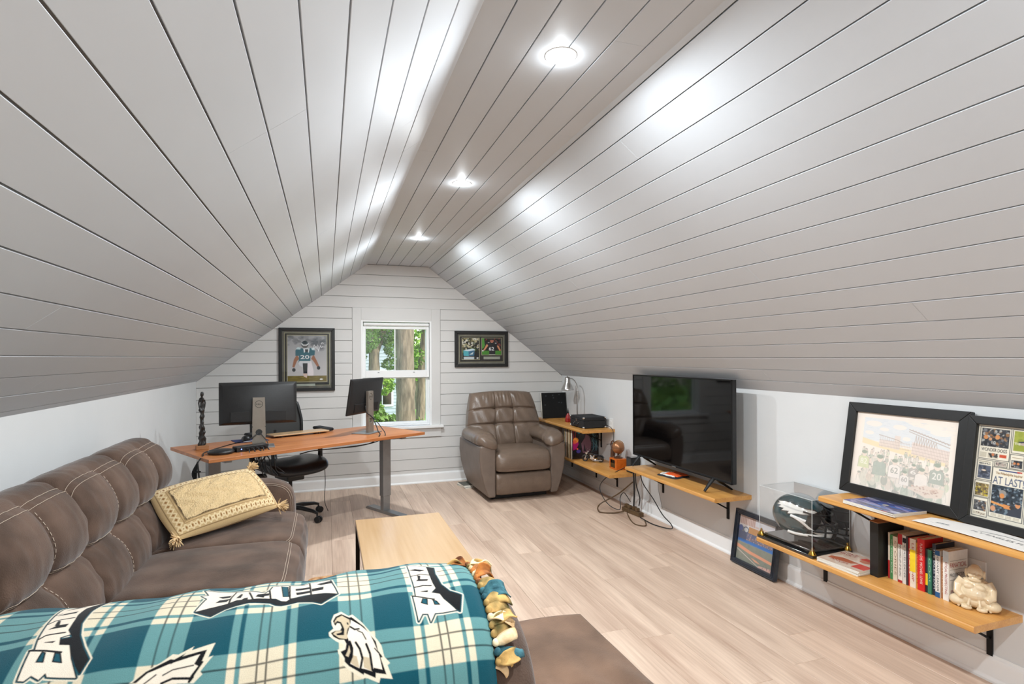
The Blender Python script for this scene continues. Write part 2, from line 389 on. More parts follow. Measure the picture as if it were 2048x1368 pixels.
mat('mat_gold', (150, 146, 118), rough=.5, metal=.2)
mat('mat_dark', (40, 38, 35), rough=.85)
mat('plaque', (178, 184, 172), rough=.3, metal=.6)
mat('ivory_glaze', (226, 206, 172), rough=.12, var=.05, scale=14, coat=.8)
mat('white_plastic', (236, 236, 234), rough=.35, var=.02)
mat('paper', (226, 220, 208), rough=.7, var=.04, scale=200)
mat('tassel_cream', (222, 190, 144), rough=.95, var=.1, scale=120, bump=.4)
mat('knot_tan', (206, 164, 98), rough=.9, var=.1, scale=36, bump=.2, alpha_dark=(72, 72, 36), detail=1)
mat('knot_orange', (200, 124, 58), rough=.9, var=.2, scale=36, bump=.2, alpha_dark=(96, 52, 26), detail=1)
mat('knot_teal', (58, 104, 112), rough=.9, var=.3, scale=34, bump=.2, alpha_dark=(18, 62, 74))
mat('knot_cream', (236, 216, 178), rough=.9, var=.2, scale=24, bump=.2, alpha_dark=(196, 150, 92))
mat('cloth_orange', (232, 92, 30), rough=.85, var=.1, scale=60, bump=.2)
mat('cloth_black', (32, 36, 42), rough=.85, var=.1, scale=60, bump=.2)
mat('cloth_white', (232, 228, 222), rough=.9, var=.04, scale=60, bump=.2)
mat('rug_jute', (206, 164, 118), rough=.95, var=.35, scale=38, bump=.5, alpha_dark=(150, 98, 60))
mat('glass_red', (150, 24, 22), rough=.08, var=.4, scale=30, coat=.8)
mat('bark', (138, 122, 100), rough=.95, var=.45, scale=5, bump=1, bscale=16, stretch=(3, 3, .6))
mat('leaf_green', (120, 150, 62), rough=.6, var=.5, scale=1.3, alpha_dark=(62, 96, 36))
mat('leaf_light', (150, 176, 62), rough=.6, var=.4, scale=1.3, alpha_dark=(82, 124, 36))
mat('lawn', (116, 168, 58), rough=.95, var=.25, scale=1.5)
mat('siding', (176, 184, 188), rough=.7, var=.04)
mat('roof_grey', (110, 108, 106), rough=.9, var=.2)
mat('hedge', (62, 96, 40), rough=.95, var=.5, scale=2, bump=1)
emit_mat('lens', (255, 252, 248), 40)
glass_mat('glass', refl=.55)
glass_mat('acrylic', refl=.9)
glass_mat('picture_glass', refl=.55)
vcol_mat('print_paper', rough=.5, fuzz=.03, bscale=400)
vcol_mat('print_gloss', rough=.16, fuzz=.03, bscale=300, spec=.5)
vcol_mat('fleece', rough=.95, bump=.5, bscale=900, sheen=.12, fuzz=.16, spec=.1)
vcol_mat('woven', rough=.95, bump=.7, bscale=420, sheen=.2, fuzz=.12, spec=.1)
vcol_mat('helmet_paint', rough=.13, coat=1, bscale=600, fuzz=.04, spec=.6)

# ------------------------------------------------------------------ room shell
BW = .1238        # visible width of one shiplap board
GAP = .0045; TH = .012
_bm_cache = {}
def board_mesh(L, W, T, mt, ch=.001):
    key = (round(L, 3), round(W, 4), T, mt)
    if key not in _bm_cache:
        mb = MB(); c = ch                                  # chamfered face on +z
        mb.add([(0, 0, 0), (L, 0, 0), (L, W, 0), (0, W, 0), (0, 0, T - c), (L, 0, T - c), (L, W, T - c), (0, W, T - c), (c, c, T), (L - c, c, T), (L - c, W - c, T), (c, W - c, T)],
               [(3, 2, 1, 0), (0, 1, 5, 4), (1, 2, 6, 5), (2, 3, 7, 6), (3, 0, 4, 7), (4, 5, 9, 8), (5, 6, 10, 9), (6, 7, 11, 10), (7, 4, 8, 11), (8, 9, 10, 11)])
        me = mb.mesh('board'); me.materials.append(MATS[mt]); _bm_cache[key] = me
    return _bm_cache[key]
def put_board(name, parent, L, W, T, mt, origin, u, v, n):
    o = bpy.data.objects.new(name, board_mesh(L, W, T, mt)); COL.objects.link(o); o.parent = parent
    o.matrix_world = frame_m(origin, u, v, n); o.matrix_local = o.matrix_world; return o

def structure(name, mb, mt, label=None):
    o = obj(name, mb, mt, smooth=0); return tag(o, label, None, None, 'structure')

# floor: sub-floor slab and separate planks running along the room
fl = structure('floor', MB().box(((XL + XR) / 2, (Y0 + YG) / 2, -.034), (XR - XL + .3, YG - Y0 + .3, .05)), 'subfloor', 'pale greige oak plank floor')
PW, PL = .186, 1.24
x = XL; row = 0
while x < XR - .01:
    W = min(PW, XR - x); y = Y0 - random.random() * PL
    while y < YG:
        a, b = max(y, Y0), min(y + PL, YG)
        if b - a > .02: put_board('plank', fl, round(b - a - .0012, 3), round(W - .0012, 4), .009, 'floor_oak', Vector((x + W - .0006, a, -.009)), Vector((0, 1, 0)), Vector((-1, 0, 0)), Vector((0, 0, 1)))
        y += PL
    x += PW
# plank meshes are laid with their length on local x, so the oak grain follows local x
for me in {o.data for o in fl.children}: me.materials[0] = MATS['floor_oak']
nmap = [n for n in MATS['floor_oak'].node_tree.nodes if n.type == 'MAPPING']
nmap[0].inputs['Scale'].default_value = (.9, 9, 9); nmap[1].inputs['Scale'].default_value = (3.2, 80, 80)

def board_rows(parent, A, Bv, mt, first, name='board'):
    """cover the sloped or flat ceiling strip from line A to line B (both run along y) with boards"""
    A = Vector((A[0], Y0, A[1])); Bp = Vector((Bv[0], Y0, Bv[1])); d = (Bp - A); L = d.length; d.normalize(); n = Vector((0, 1, 0)).cross(d)
    s = 0; e = first; i = 0
    while s < L - .004:
        e = min(e, L); y = Y0
        cuts = [Y0]; q = Y0 + .8 + random.random() * 4.9
        while q < YG - .5: cuts.append(q); q += 4.88
        cuts.append(YG)
        for k in range(len(cuts) - 1):
            jit = random.choice((0, 0, 0, .0004))
            put_board(name, parent, cuts[k + 1] - cuts[k] - .0006, e - s - GAP, TH, mt, A + d * (s + GAP / 2) + n * jit + Vector((0, cuts[k] + .0003 - Y0, 0)), Vector((0, 1, 0)), d, -d.cross(Vector((0, 1, 0))))
        s = e; e += BW; i += 1
def slab(name, A, B_, out, th=.08, mt='groove_shade', label=None):
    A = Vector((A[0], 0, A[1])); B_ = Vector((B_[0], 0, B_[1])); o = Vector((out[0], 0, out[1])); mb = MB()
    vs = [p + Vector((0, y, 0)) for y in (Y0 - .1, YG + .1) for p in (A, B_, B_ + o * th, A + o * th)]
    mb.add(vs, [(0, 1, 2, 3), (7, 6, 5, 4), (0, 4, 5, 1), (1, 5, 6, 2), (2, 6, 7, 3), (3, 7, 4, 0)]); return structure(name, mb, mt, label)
def outward(A, B_, inside):
    d = Vector((B_[0] - A[0], 0, B_[1] - A[1])).normalized(); n = Vector((d.z, 0, -d.x)); return n if n.dot(Vector((inside[0] - A[0], 0, inside[1] - A[1]))) < 0 else -n
MID = (.8, 1.3)
def ceiling_part(name, A, B_, first, label):
    n = outward(A, B_, MID); off = TH
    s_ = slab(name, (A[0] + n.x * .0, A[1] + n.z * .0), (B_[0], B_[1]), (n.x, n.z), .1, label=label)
    d = Vector((B_[0] - A[0], 0, B_[1] - A[1])); A2 = A; B2 = B_
    # boards stand TH proud into the room: choose the run direction so that their faces point inwards
    if Vector((0, 1, 0)).cross(d.normalized()).dot(n) > 0: A2, B2 = B_, A; first = d.length % BW or BW
    board_rows(s_, A2, B2, 'ceiling_paint', first)
    return s_
E_ = .012
ceiling_part('ceiling', (CL - .002, CZ + TH), (CR + .002, CZ + TH), .097, 'narrow flat strip of white shiplap ceiling between the slopes')
ceiling_part('ceiling_slope_right', (CR + .002, CZ + TH), (XR + .010, KR + TH * .8), .008 + .02, 'white shiplap ceiling slope on the right')
ceiling_part('ceiling_slope_left', (CL - .002, CZ + TH), (XL - .010, KL + TH * .8), .03, 'white shiplap ceiling slope on the left')

structure('wall_left', MB().box((XL - .06, (Y0 + YG) / 2, .62), (.12, YG - Y0 + .2, 1.24)), 'wall_paint', 'low white knee wall behind the sofa')
structure('wall_right', MB().box((XR + .06, (Y0 + YG) / 2, .62), (.12, YG - Y0 + .2, 1.24)), 'wall_paint', 'low white knee wall behind the wall shelves')

def xl_(z): return XL if z <= KL else XL + (CL - XL) * min(1, (z - KL) / (CZ - KL))
def xr_(z): return XR if z <= KR else XR + (CR - XR) * min(1, (z - KR) / (CZ - KR))
HX0, HX1, HZ0, HZ1 = .367, 1.160, .668, 1.874       # window opening
def gable_piece(mb, poly, y, th):
    mb.prism(poly, th, frame_m((0, y, 0), (1, 0, 0), (0, 0, 1), (0, 1, 0)))
def zt(x): return KL + (CZ - KL) * (x - XL) / (CL - XL) if x < CL else (CZ if x < CR else KR + (CZ - KR) * (XR - x) / (XR - CR))
mb = MB(); e = .04
gable_piece(mb, [(XL - e, -.05), (HX0, -.05), (HX0, zt(HX0) + e), (XL - e, KL + e)], YG + TH, .12)
gable_piece(mb, [(HX1, -.05), (XR + e, -.05), (XR + e, KR + e), (HX1, zt(HX1) + e)], YG + TH, .12)
gable_piece(mb, [(HX0, -.05), (HX1, -.05), (HX1, HZ0), (HX0, HZ0)], YG + TH, .12)
gable_piece(mb, [(HX0, HZ1), (HX1, HZ1), (HX1, zt(HX1) + e), (CR, CZ + e), (CL, CZ + e), (HX0, zt(HX0) + e)], YG + TH, .12)
wall_back = structure('wall_back', mb, 'groove_shade', 'white shiplap gable wall with the window')
CX0, CX1, CZ1 = .273, 1.261, 2.012                    # window casing
z = 2.382 + BW * 1 - BW * 25
while z < 2.50:
    z0, z1 = max(z, 0) + GAP / 2, min(z + BW, CZ - .002) - GAP / 2
    if z1 > z0 + .01:
        zs = sorted({z0, z1} | ({KL} if z0 < KL < z1 else set()))
        def clip(xa, xb):
            L_ = [(max(xa, xl_(q) + .001), q) for q in zs]; R_ = [(min(xb, xr_(q) - .001), q) for q in zs]
            return L_ + R_[::-1]
        spans = [(XL, XR)] if (z0 > CZ1 - .02 or z1 < HZ0 - .01) else [(XL, CX0 - .003), (CX1 + .003, XR)]
        if z0 < HZ0 < z1: spans = [(XL, CX0 - .003), (CX1 + .003, XR)]
        for xa, xb in spans:
            pg = clip(xa, xb); b_ = MB(); gable_piece(b_, pg, YG, TH); o = obj('board', b_, 'gable_paint', wall_back, smooth=0)
    z += BW
mb = MB(); gable_piece(mb, [(XL - e, -.05), (XR + e, -.05), (XR + e, KR + e), (CR, CZ + e), (CL, CZ + e), (XL - e, KL + e)], Y0 - .12, .12)
structure('wall_front', mb, 'wall_paint', 'plain white gable wall behind the camera')

def baseboard(name, p, q, nrm, label):
    """moulded skirting between floor points p and q, facing nrm"""
    p, q, nrm = Vector((*p, 0)), Vector((*q, 0)), Vector((*nrm, 0)); d = q - p
    prof = [(0, 0), (.026, 0), (.026, .010), (.021, .018), (.016, .022), (.014, .095), (.012, .105), (.006, .110), (.004, .118), (0, .118)]
    mb = MB(); k = len(prof); vs = [a + nrm * u + Vector((0, 0, v)) for a in (p, q) for u, v in prof]
    mb.add(vs, [(i, (i + 1) % k, k + (i + 1) % k, k + i) for i in range(k)] + [tuple(range(k)), tuple(range(k, 2 * k))]); return structure(name, mb, 'trim_paint', label)
baseboard('baseboard_back', (XL, YG), (XR, YG), (0, -1), 'white baseboard along the gable wall')
baseboard('baseboard_right', (XR, Y0), (XR, YG - .026), (-1, 0), 'white baseboard along the right knee wall')
baseboard('baseboard_left', (XL, Y0), (XL, YG - .026), (1, 0), 'white baseboard along the left knee wall')
baseboard('baseboard_front', (XL, Y0), (XR, Y0), (0, 1), 'white baseboard behind the camera')

# ------------------------------------------------------------------ window
win = tag(thing('window_1', 'white double hung window with raised lower sash in the gable wall', None), kind='structure')
def wbox(name, x0, x1, z0, z1, y0, y1, mt='trim_paint', bev=.002, par=win): return obj(name, MB().box(((x0 + x1) / 2, (y0 + y1) / 2, (z0 + z1) / 2), (x1 - x0, y1 - y0, z1 - z0)), mt, par, bevel=bev)
wbox('casing', CX0, HX0 + .002, HZ0, CZ1, YG - .004, YG + .02, 'gable_paint'); wbox('casing', HX1 - .002, CX1, HZ0, CZ1, YG - .004, YG + .02, 'gable_paint')
wbox('casing', HX0 + .002, HX1 - .002, HZ1 - .002, CZ1, YG - .004, YG + .02, 'gable_paint')
wbox('window_stool', CX0 - .03, CX1 + .03, HZ0 - .030, HZ0, YG - .055, YG + .03, 'trim_paint', .004)
wbox('apron', CX0 - .006, CX1 + .004, HZ0 - .135, HZ0 - .030, YG - .016, YG - .0005, 'gable_paint')
# jambs
wbox('jamb', HX0, HX0 + .022, HZ0, HZ1, YG + .001, YG + .125); wbox('jamb', HX1 - .022, HX1, HZ0, HZ1, YG + .001, YG + .125)
wbox('jamb', HX0 + .022, HX1 - .022, HZ1 - .02, HZ1, YG + .001, YG + .125); wbox('jamb', HX0 + .022, HX1 - .022, HZ0, HZ0 + .018, YG + .02, YG + .125)
wbox('track', HX1 - .036, HX1 - .022, HZ0 + .018, 1.19, YG + .03, YG + .05); wbox('track', HX0 + .022, HX0 + .036, HZ0 + .018, 1.19, YG + .03, YG + .05)
def sash(name, x0, x1, z0, z1, y, fr, bot, top, depth=.034):
    s = thing(name, None, None); s.parent = win
    mb = MB(); mb.box(((x0 + fr / 2 + x0) / 2 + fr / 4, y, (z0 + z1) / 2), (fr, depth, z1 - z0))
    mb.box((x1 - fr / 2, y, (z0 + z1) / 2), (fr, depth, z1 - z0)); mb.box(((x0 + x1) / 2, y, z0 + bot / 2), (x1 - x0 - 2 * fr, depth, bot)); mb.box(((x0 + x1) / 2, y, z1 - top / 2), (x1 - x0 - 2 * fr, depth, top))
    obj('sash_frame', mb, 'trim_paint', s, bevel=.003)
    obj('pane', MB().box(((x0 + x1) / 2, y + .006, (z0 + bot + z1 - top) / 2), (x1 - x0 - 2 * fr, .004, z1 - z0 - bot - top)), 'glass', s, smooth=0); return s
us = sash('upper_sash', HX0 + .022, HX1 - .026, 1.222, 1.805, YG + .045, .03, .083, .03)
obj('muntin', MB().box((.744, YG + .045, 1.54), (.013, .022, .47)), 'trim_paint', us, bevel=.002)
for xx in (.56, .96): obj('latch', MB().box((xx, YG + .026, 1.281), (.018, .006, .008)), 'grey_metal', us, bevel=.001)
sash('lower_sash', HX0 + .022, HX1 - .022, HZ0 + .018, 1.245, YG + .088, .035, .025, .035)
sash('outer_sash', HX0 + .022, HX1 - .022, 1.245, HZ1 - .02, YG + .105, .035, .03, .04)
mb = MB(); mb.tube([(HX0 + .03, YG + .03, 1.828), (HX1 - .03, YG + .03, 1.828)], .02, 16); obj('roller_shade', mb, 'white_plastic', win)

# ------------------------------------------------------------------ garden seen through the window (ground lies one storey below)
GZ = -3.0
lawn = tag(obj('lawn', MB().box((6, 40, GZ - .101), (140, 64, .2)), 'lawn', smooth=0), 'sunlit green lawn outside the window', 'lawn', kind='stuff')
def leaf_cloud(name, mt, parent, blobs, n, size, rng):
    vs = np.empty((n, 4, 3)); W_ = np.array([b[3] * b[4] * b[5] for b in blobs]) ** .66; W_ = W_ / W_.sum(); which = rng.choice(len(blobs), n, p=W_)
    B = np.array(blobs)[which]; d = rng.normal(size=(n, 3)); d /= np.linalg.norm(d, axis=1)[:, None]; rr = rng.uniform(.45, 1, n)[:, None] ** .5
    c = B[:, :3] + d * B[:, 3:6] * rr; a = rng.normal(size=(n, 3)); a /= np.linalg.norm(a, axis=1)[:, None]; b = np.cross(a, rng.normal(size=(n, 3))); b /= np.linalg.norm(b, axis=1)[:, None]
    s = size * rng.uniform(.6, 1.3, n)[:, None]
    vs[:, 0] = c - a * s; vs[:, 1] = c + b * s * .45; vs[:, 2] = c + a * s; vs[:, 3] = c - b * s * .45
    me = bpy.data.meshes.new(name); me.from_pydata(vs.reshape(-1, 3).tolist(), [], np.arange(n * 4).reshape(-1, 4).tolist()); me.materials.append(MATS[mt])
    o = bpy.data.objects.new(name, me); COL.objects.link(o); o.parent = parent; tag(o, kind='stuff'); return o
def bark_trunk(pts, rs, n=20, seed=0):
    mb = MB(); P = catmull(pts, 8); r = np.interp(np.linspace(0, 1, len(P)), np.linspace(0, 1, len(rs)), rs); mb.tube([tuple(p) for p in P], list(r), n)
    rg = np.random.default_rng(seed); q = np.array(mb.v); q[:, :2] += rg.normal(0, .012, (len(q), 2)); mb.v = [tuple(p) for p in q]; return mb
rg = np.random.default_rng(3)
t = thing('tree', 'thick grey barked tree trunk just outside the window', 'tree', (1.80, 13.2, GZ), group='trees in the garden')
obj('trunk', bark_trunk([(0, 0, 0), (-.01, 0, 2), (-.03, 0, 4), (-.06, 0, 6), (-.1, .1, 9)], [.30, .235, .215, .205, .19], seed=1), 'bark', t)
obj('branch', bark_trunk([(-.06, 0, 5.6), (.5, .5, 6.6), (1.2, .8, 8)], [.11, .08, .05], 12, 2), 'bark', t)
leaf_cloud('foliage', 'leaf_green', t, [(0, .3, 8.6, 2.8, 2.2, 1.6), (1.3, .8, 7.7, 1.6, 1.2, 1.0)], 5000, .085, rg)
t = thing('tree', 'mossy forked tree behind the left half of the window', 'tree', (1.35, 17, GZ), group='trees in the garden')
obj('trunk', bark_trunk([(.1, 0, 0), (.02, 0, 2), (0, 0, 4.4), (-.05, 0, 5.2), (-.4, .1, 7.2)], [.26, .18, .15, .14, .09], seed=4), 'bark', t)
obj('branch', bark_trunk([(0, 0, 4.5), (.3, .1, 5.4), (.55, .2, 6.8)], [.11, .09, .06], 14, 5), 'bark', t)
leaf_cloud('foliage', 'leaf_green', t, [(-.35, -.3, 5.15, .55, .6, .6), (.35, .2, 5.3, .5, .6, .5), (.62, 0, 4.75, .35, .4, .35), (-.1, .2, 6.3, 1.3, 1, .8), (-.5, 0, 4.5, .3, .3, .22), (.5, .1, 4.25, .3, .3, .18), (-.35, .3, 4.95, .6, .4, .4)], 14000, .05, rg)
t = thing('tree', 'slim dark tree at the right edge of the window view', 'tree', (3.15, 18.5, GZ), group='trees in the garden')
obj('trunk', bark_trunk([(-.25, 0, 0), (-.15, 0, 3), (-.05, 0, 5), (.35, 0, 6.6), (.5, 0, 8)], [.16, .14, .12, .1, .06], seed=6), 'bark', t)
leaf_cloud('foliage', 'leaf_green', t, [(.2, 0, 5.6, .5, .6, .5), (-.3, 0, 4.5, .4, .4, .4), (.3, 0, 6.8, .8, .8, .7)], 2200, .06, rg)
for nm, lb, loc, blobs, n, mt in [
    ('shrub', 'large leafy shrub below the window beside the thick trunk', (1.28, 14.4, GZ), [(-.1, 0, 2.3, .36, .5, 1.1), (.28, .1, 2.0, .36, .5, 1.0), (.1, 0, 1.0, .7, .7, 1.0), (-.35, -.1, 2.6, .3, .3, .6)], 9000, 'leaf_green'),
    ('shrub', 'low yellow green shrub right of the thick trunk', (2.85, 17.5, GZ), [(0, 0, 1.3, .8, .7, 1.25)], 2600, 'leaf_light'),
    ('shrub', 'pale yellow green bush in front of the white house', (1.9, 20.8, GZ), [(0, 0, 3.5, .5, .6, .45), (0, 0, 1.2, .6, .6, 1.2)], 2600, 'leaf_light')]:
    t = thing(nm, lb, 'shrub', loc, group='shrubs in the garden'); leaf_cloud('foliage', mt, t, blobs, n, .075, rg)
    obj('stem', MB().tube([(0, 0, 0), (.03, 0, .6), (.1, .05, 1.4)], [.05, .04, .02], 8), 'bark', t)
for k, (X_, Y_, r_) in enumerate([(-7.5, 17, 5), (2.0, 62, 6.0), (14.5, 62, 6), (7.5, 48, 4.2), (-3.6, 24, 4.5)]):
    t = thing('tree', ['broad leafy tree far to the left, reflected in the television screen', 'distant tall tree behind the white house', 'distant tree at the far right of the garden', 'distant bright tree beyond the lawn', 'leafy tree in the garden left of the white house'][k], 'tree', (X_, Y_, GZ), group='distant trees')
    obj('trunk', bark_trunk([(0, 0, 0), (0, 0, 3), (0, 0, 5)], [.3, .25, .2], 10, k + 9), 'bark', t)
    leaf_cloud('foliage', 'leaf_light' if k % 2 else 'leaf_green', t, [(0, 0, 5.5, r_ * .8, 2, r_ * .62), (r_ * .3, 0, 3.6, r_ * .6, 2, r_ * .4)], 3000, .26 if k in (1, 2, 3) else .16, rg)
# white house across the garden
h = thing('house', 'white clapboard house seen through the window', 'house', (2.0, 26, GZ))
for k in range(34): obj('siding_board', MB().add([(-3, 0, .3 + k * .15), (1.6, 0, .3 + k * .15), (1.6, -.022, .3 + k * .15), (-3, -.022, .3 + k * .15), (-3, 0, .45 + k * .15), (1.6, 0, .45 + k * .15)], [(0, 1, 2, 3), (3, 2, 5, 4), (0, 4, 5, 1), (0, 3, 4), (1, 5, 2)]), 'siding', h, smooth=0)
obj('wall', MB().box((-.7, 1.6, 2.7), (4.58, 3.2, 5.4)), 'siding', h, smooth=0)
mb = MB(); mb.prism([(-3.3, 5.3), (1.9, 5.3), (-.7, 7.4)], 3.8, frame_m((0, -.3, 0), (1, 0, 0), (0, 0, 1), (0, 1, 0))); obj('roof', mb, 'roof_grey', h, smooth=0)
wn = obj('window', MB().box((.42, -.02, 3.05), (1.0, .08, 1.7)), 'trim_paint', h, smooth=0)
for i in (-1, 1):
    for j in (-1, 1): obj('pane', MB().box((.42 + i * .215, -.065, 3.05 + j * .385), (.39, .02, .72)), 'black_gloss', wn, smooth=0)

# ------------------------------------------------------------------ recessed lights
for k, yy in enumerate((-1.35, .25, 1.774, 3.262, 4.887)):
    t = thing('recessed_light', ['round white recessed ceiling light behind the camera', 'round white recessed ceiling light above the camera', 'largest round recessed ceiling light, nearest the camera', 'middle one of the three round recessed ceiling lights in view', 'farthest round recessed ceiling light, nearest the gable wall'][k], 'ceiling light', (.779, yy, CZ), group='recessed ceiling lights')
    obj('trim_ring', MB().lathe([(.0495, 0), (.051, -.0022), (.0545, -.002), (.056, 0), (.055, .008), (.0495, .008)], n=40), 'white_plastic', t)
    obj('lens', MB().lathe([(0, -.0035), (.03, -.0035), (.0495, -.003), (.0495, .004), (0, .004)], n=40), 'lens', t)
    ld = bpy.data.lights.new('lamp', 'AREA'); ld.shape = 'DISK'; ld.size = .1; ld.energy = LAMP_POWER; ld.color = (.90, .965, 1); ld.spread = math.radians(180); ld.energy = LAMP_POWER * .97
    lo = bpy.data.objects.new('lamp', ld); COL.objects.link(lo); lo.parent = t; lo.location = (0, 0, -.012)
    ld = bpy.data.lights.new('lamp_glow', 'POINT'); ld.shadow_soft_size = .015; ld.energy = LAMP_POWER * .028; ld.specular_factor = 0; ld.color = (.90, .965, 1)
    lo = bpy.data.objects.new('lamp_glow', ld); COL.objects.link(lo); lo.parent = t; lo.location = (0, 0, -.026)
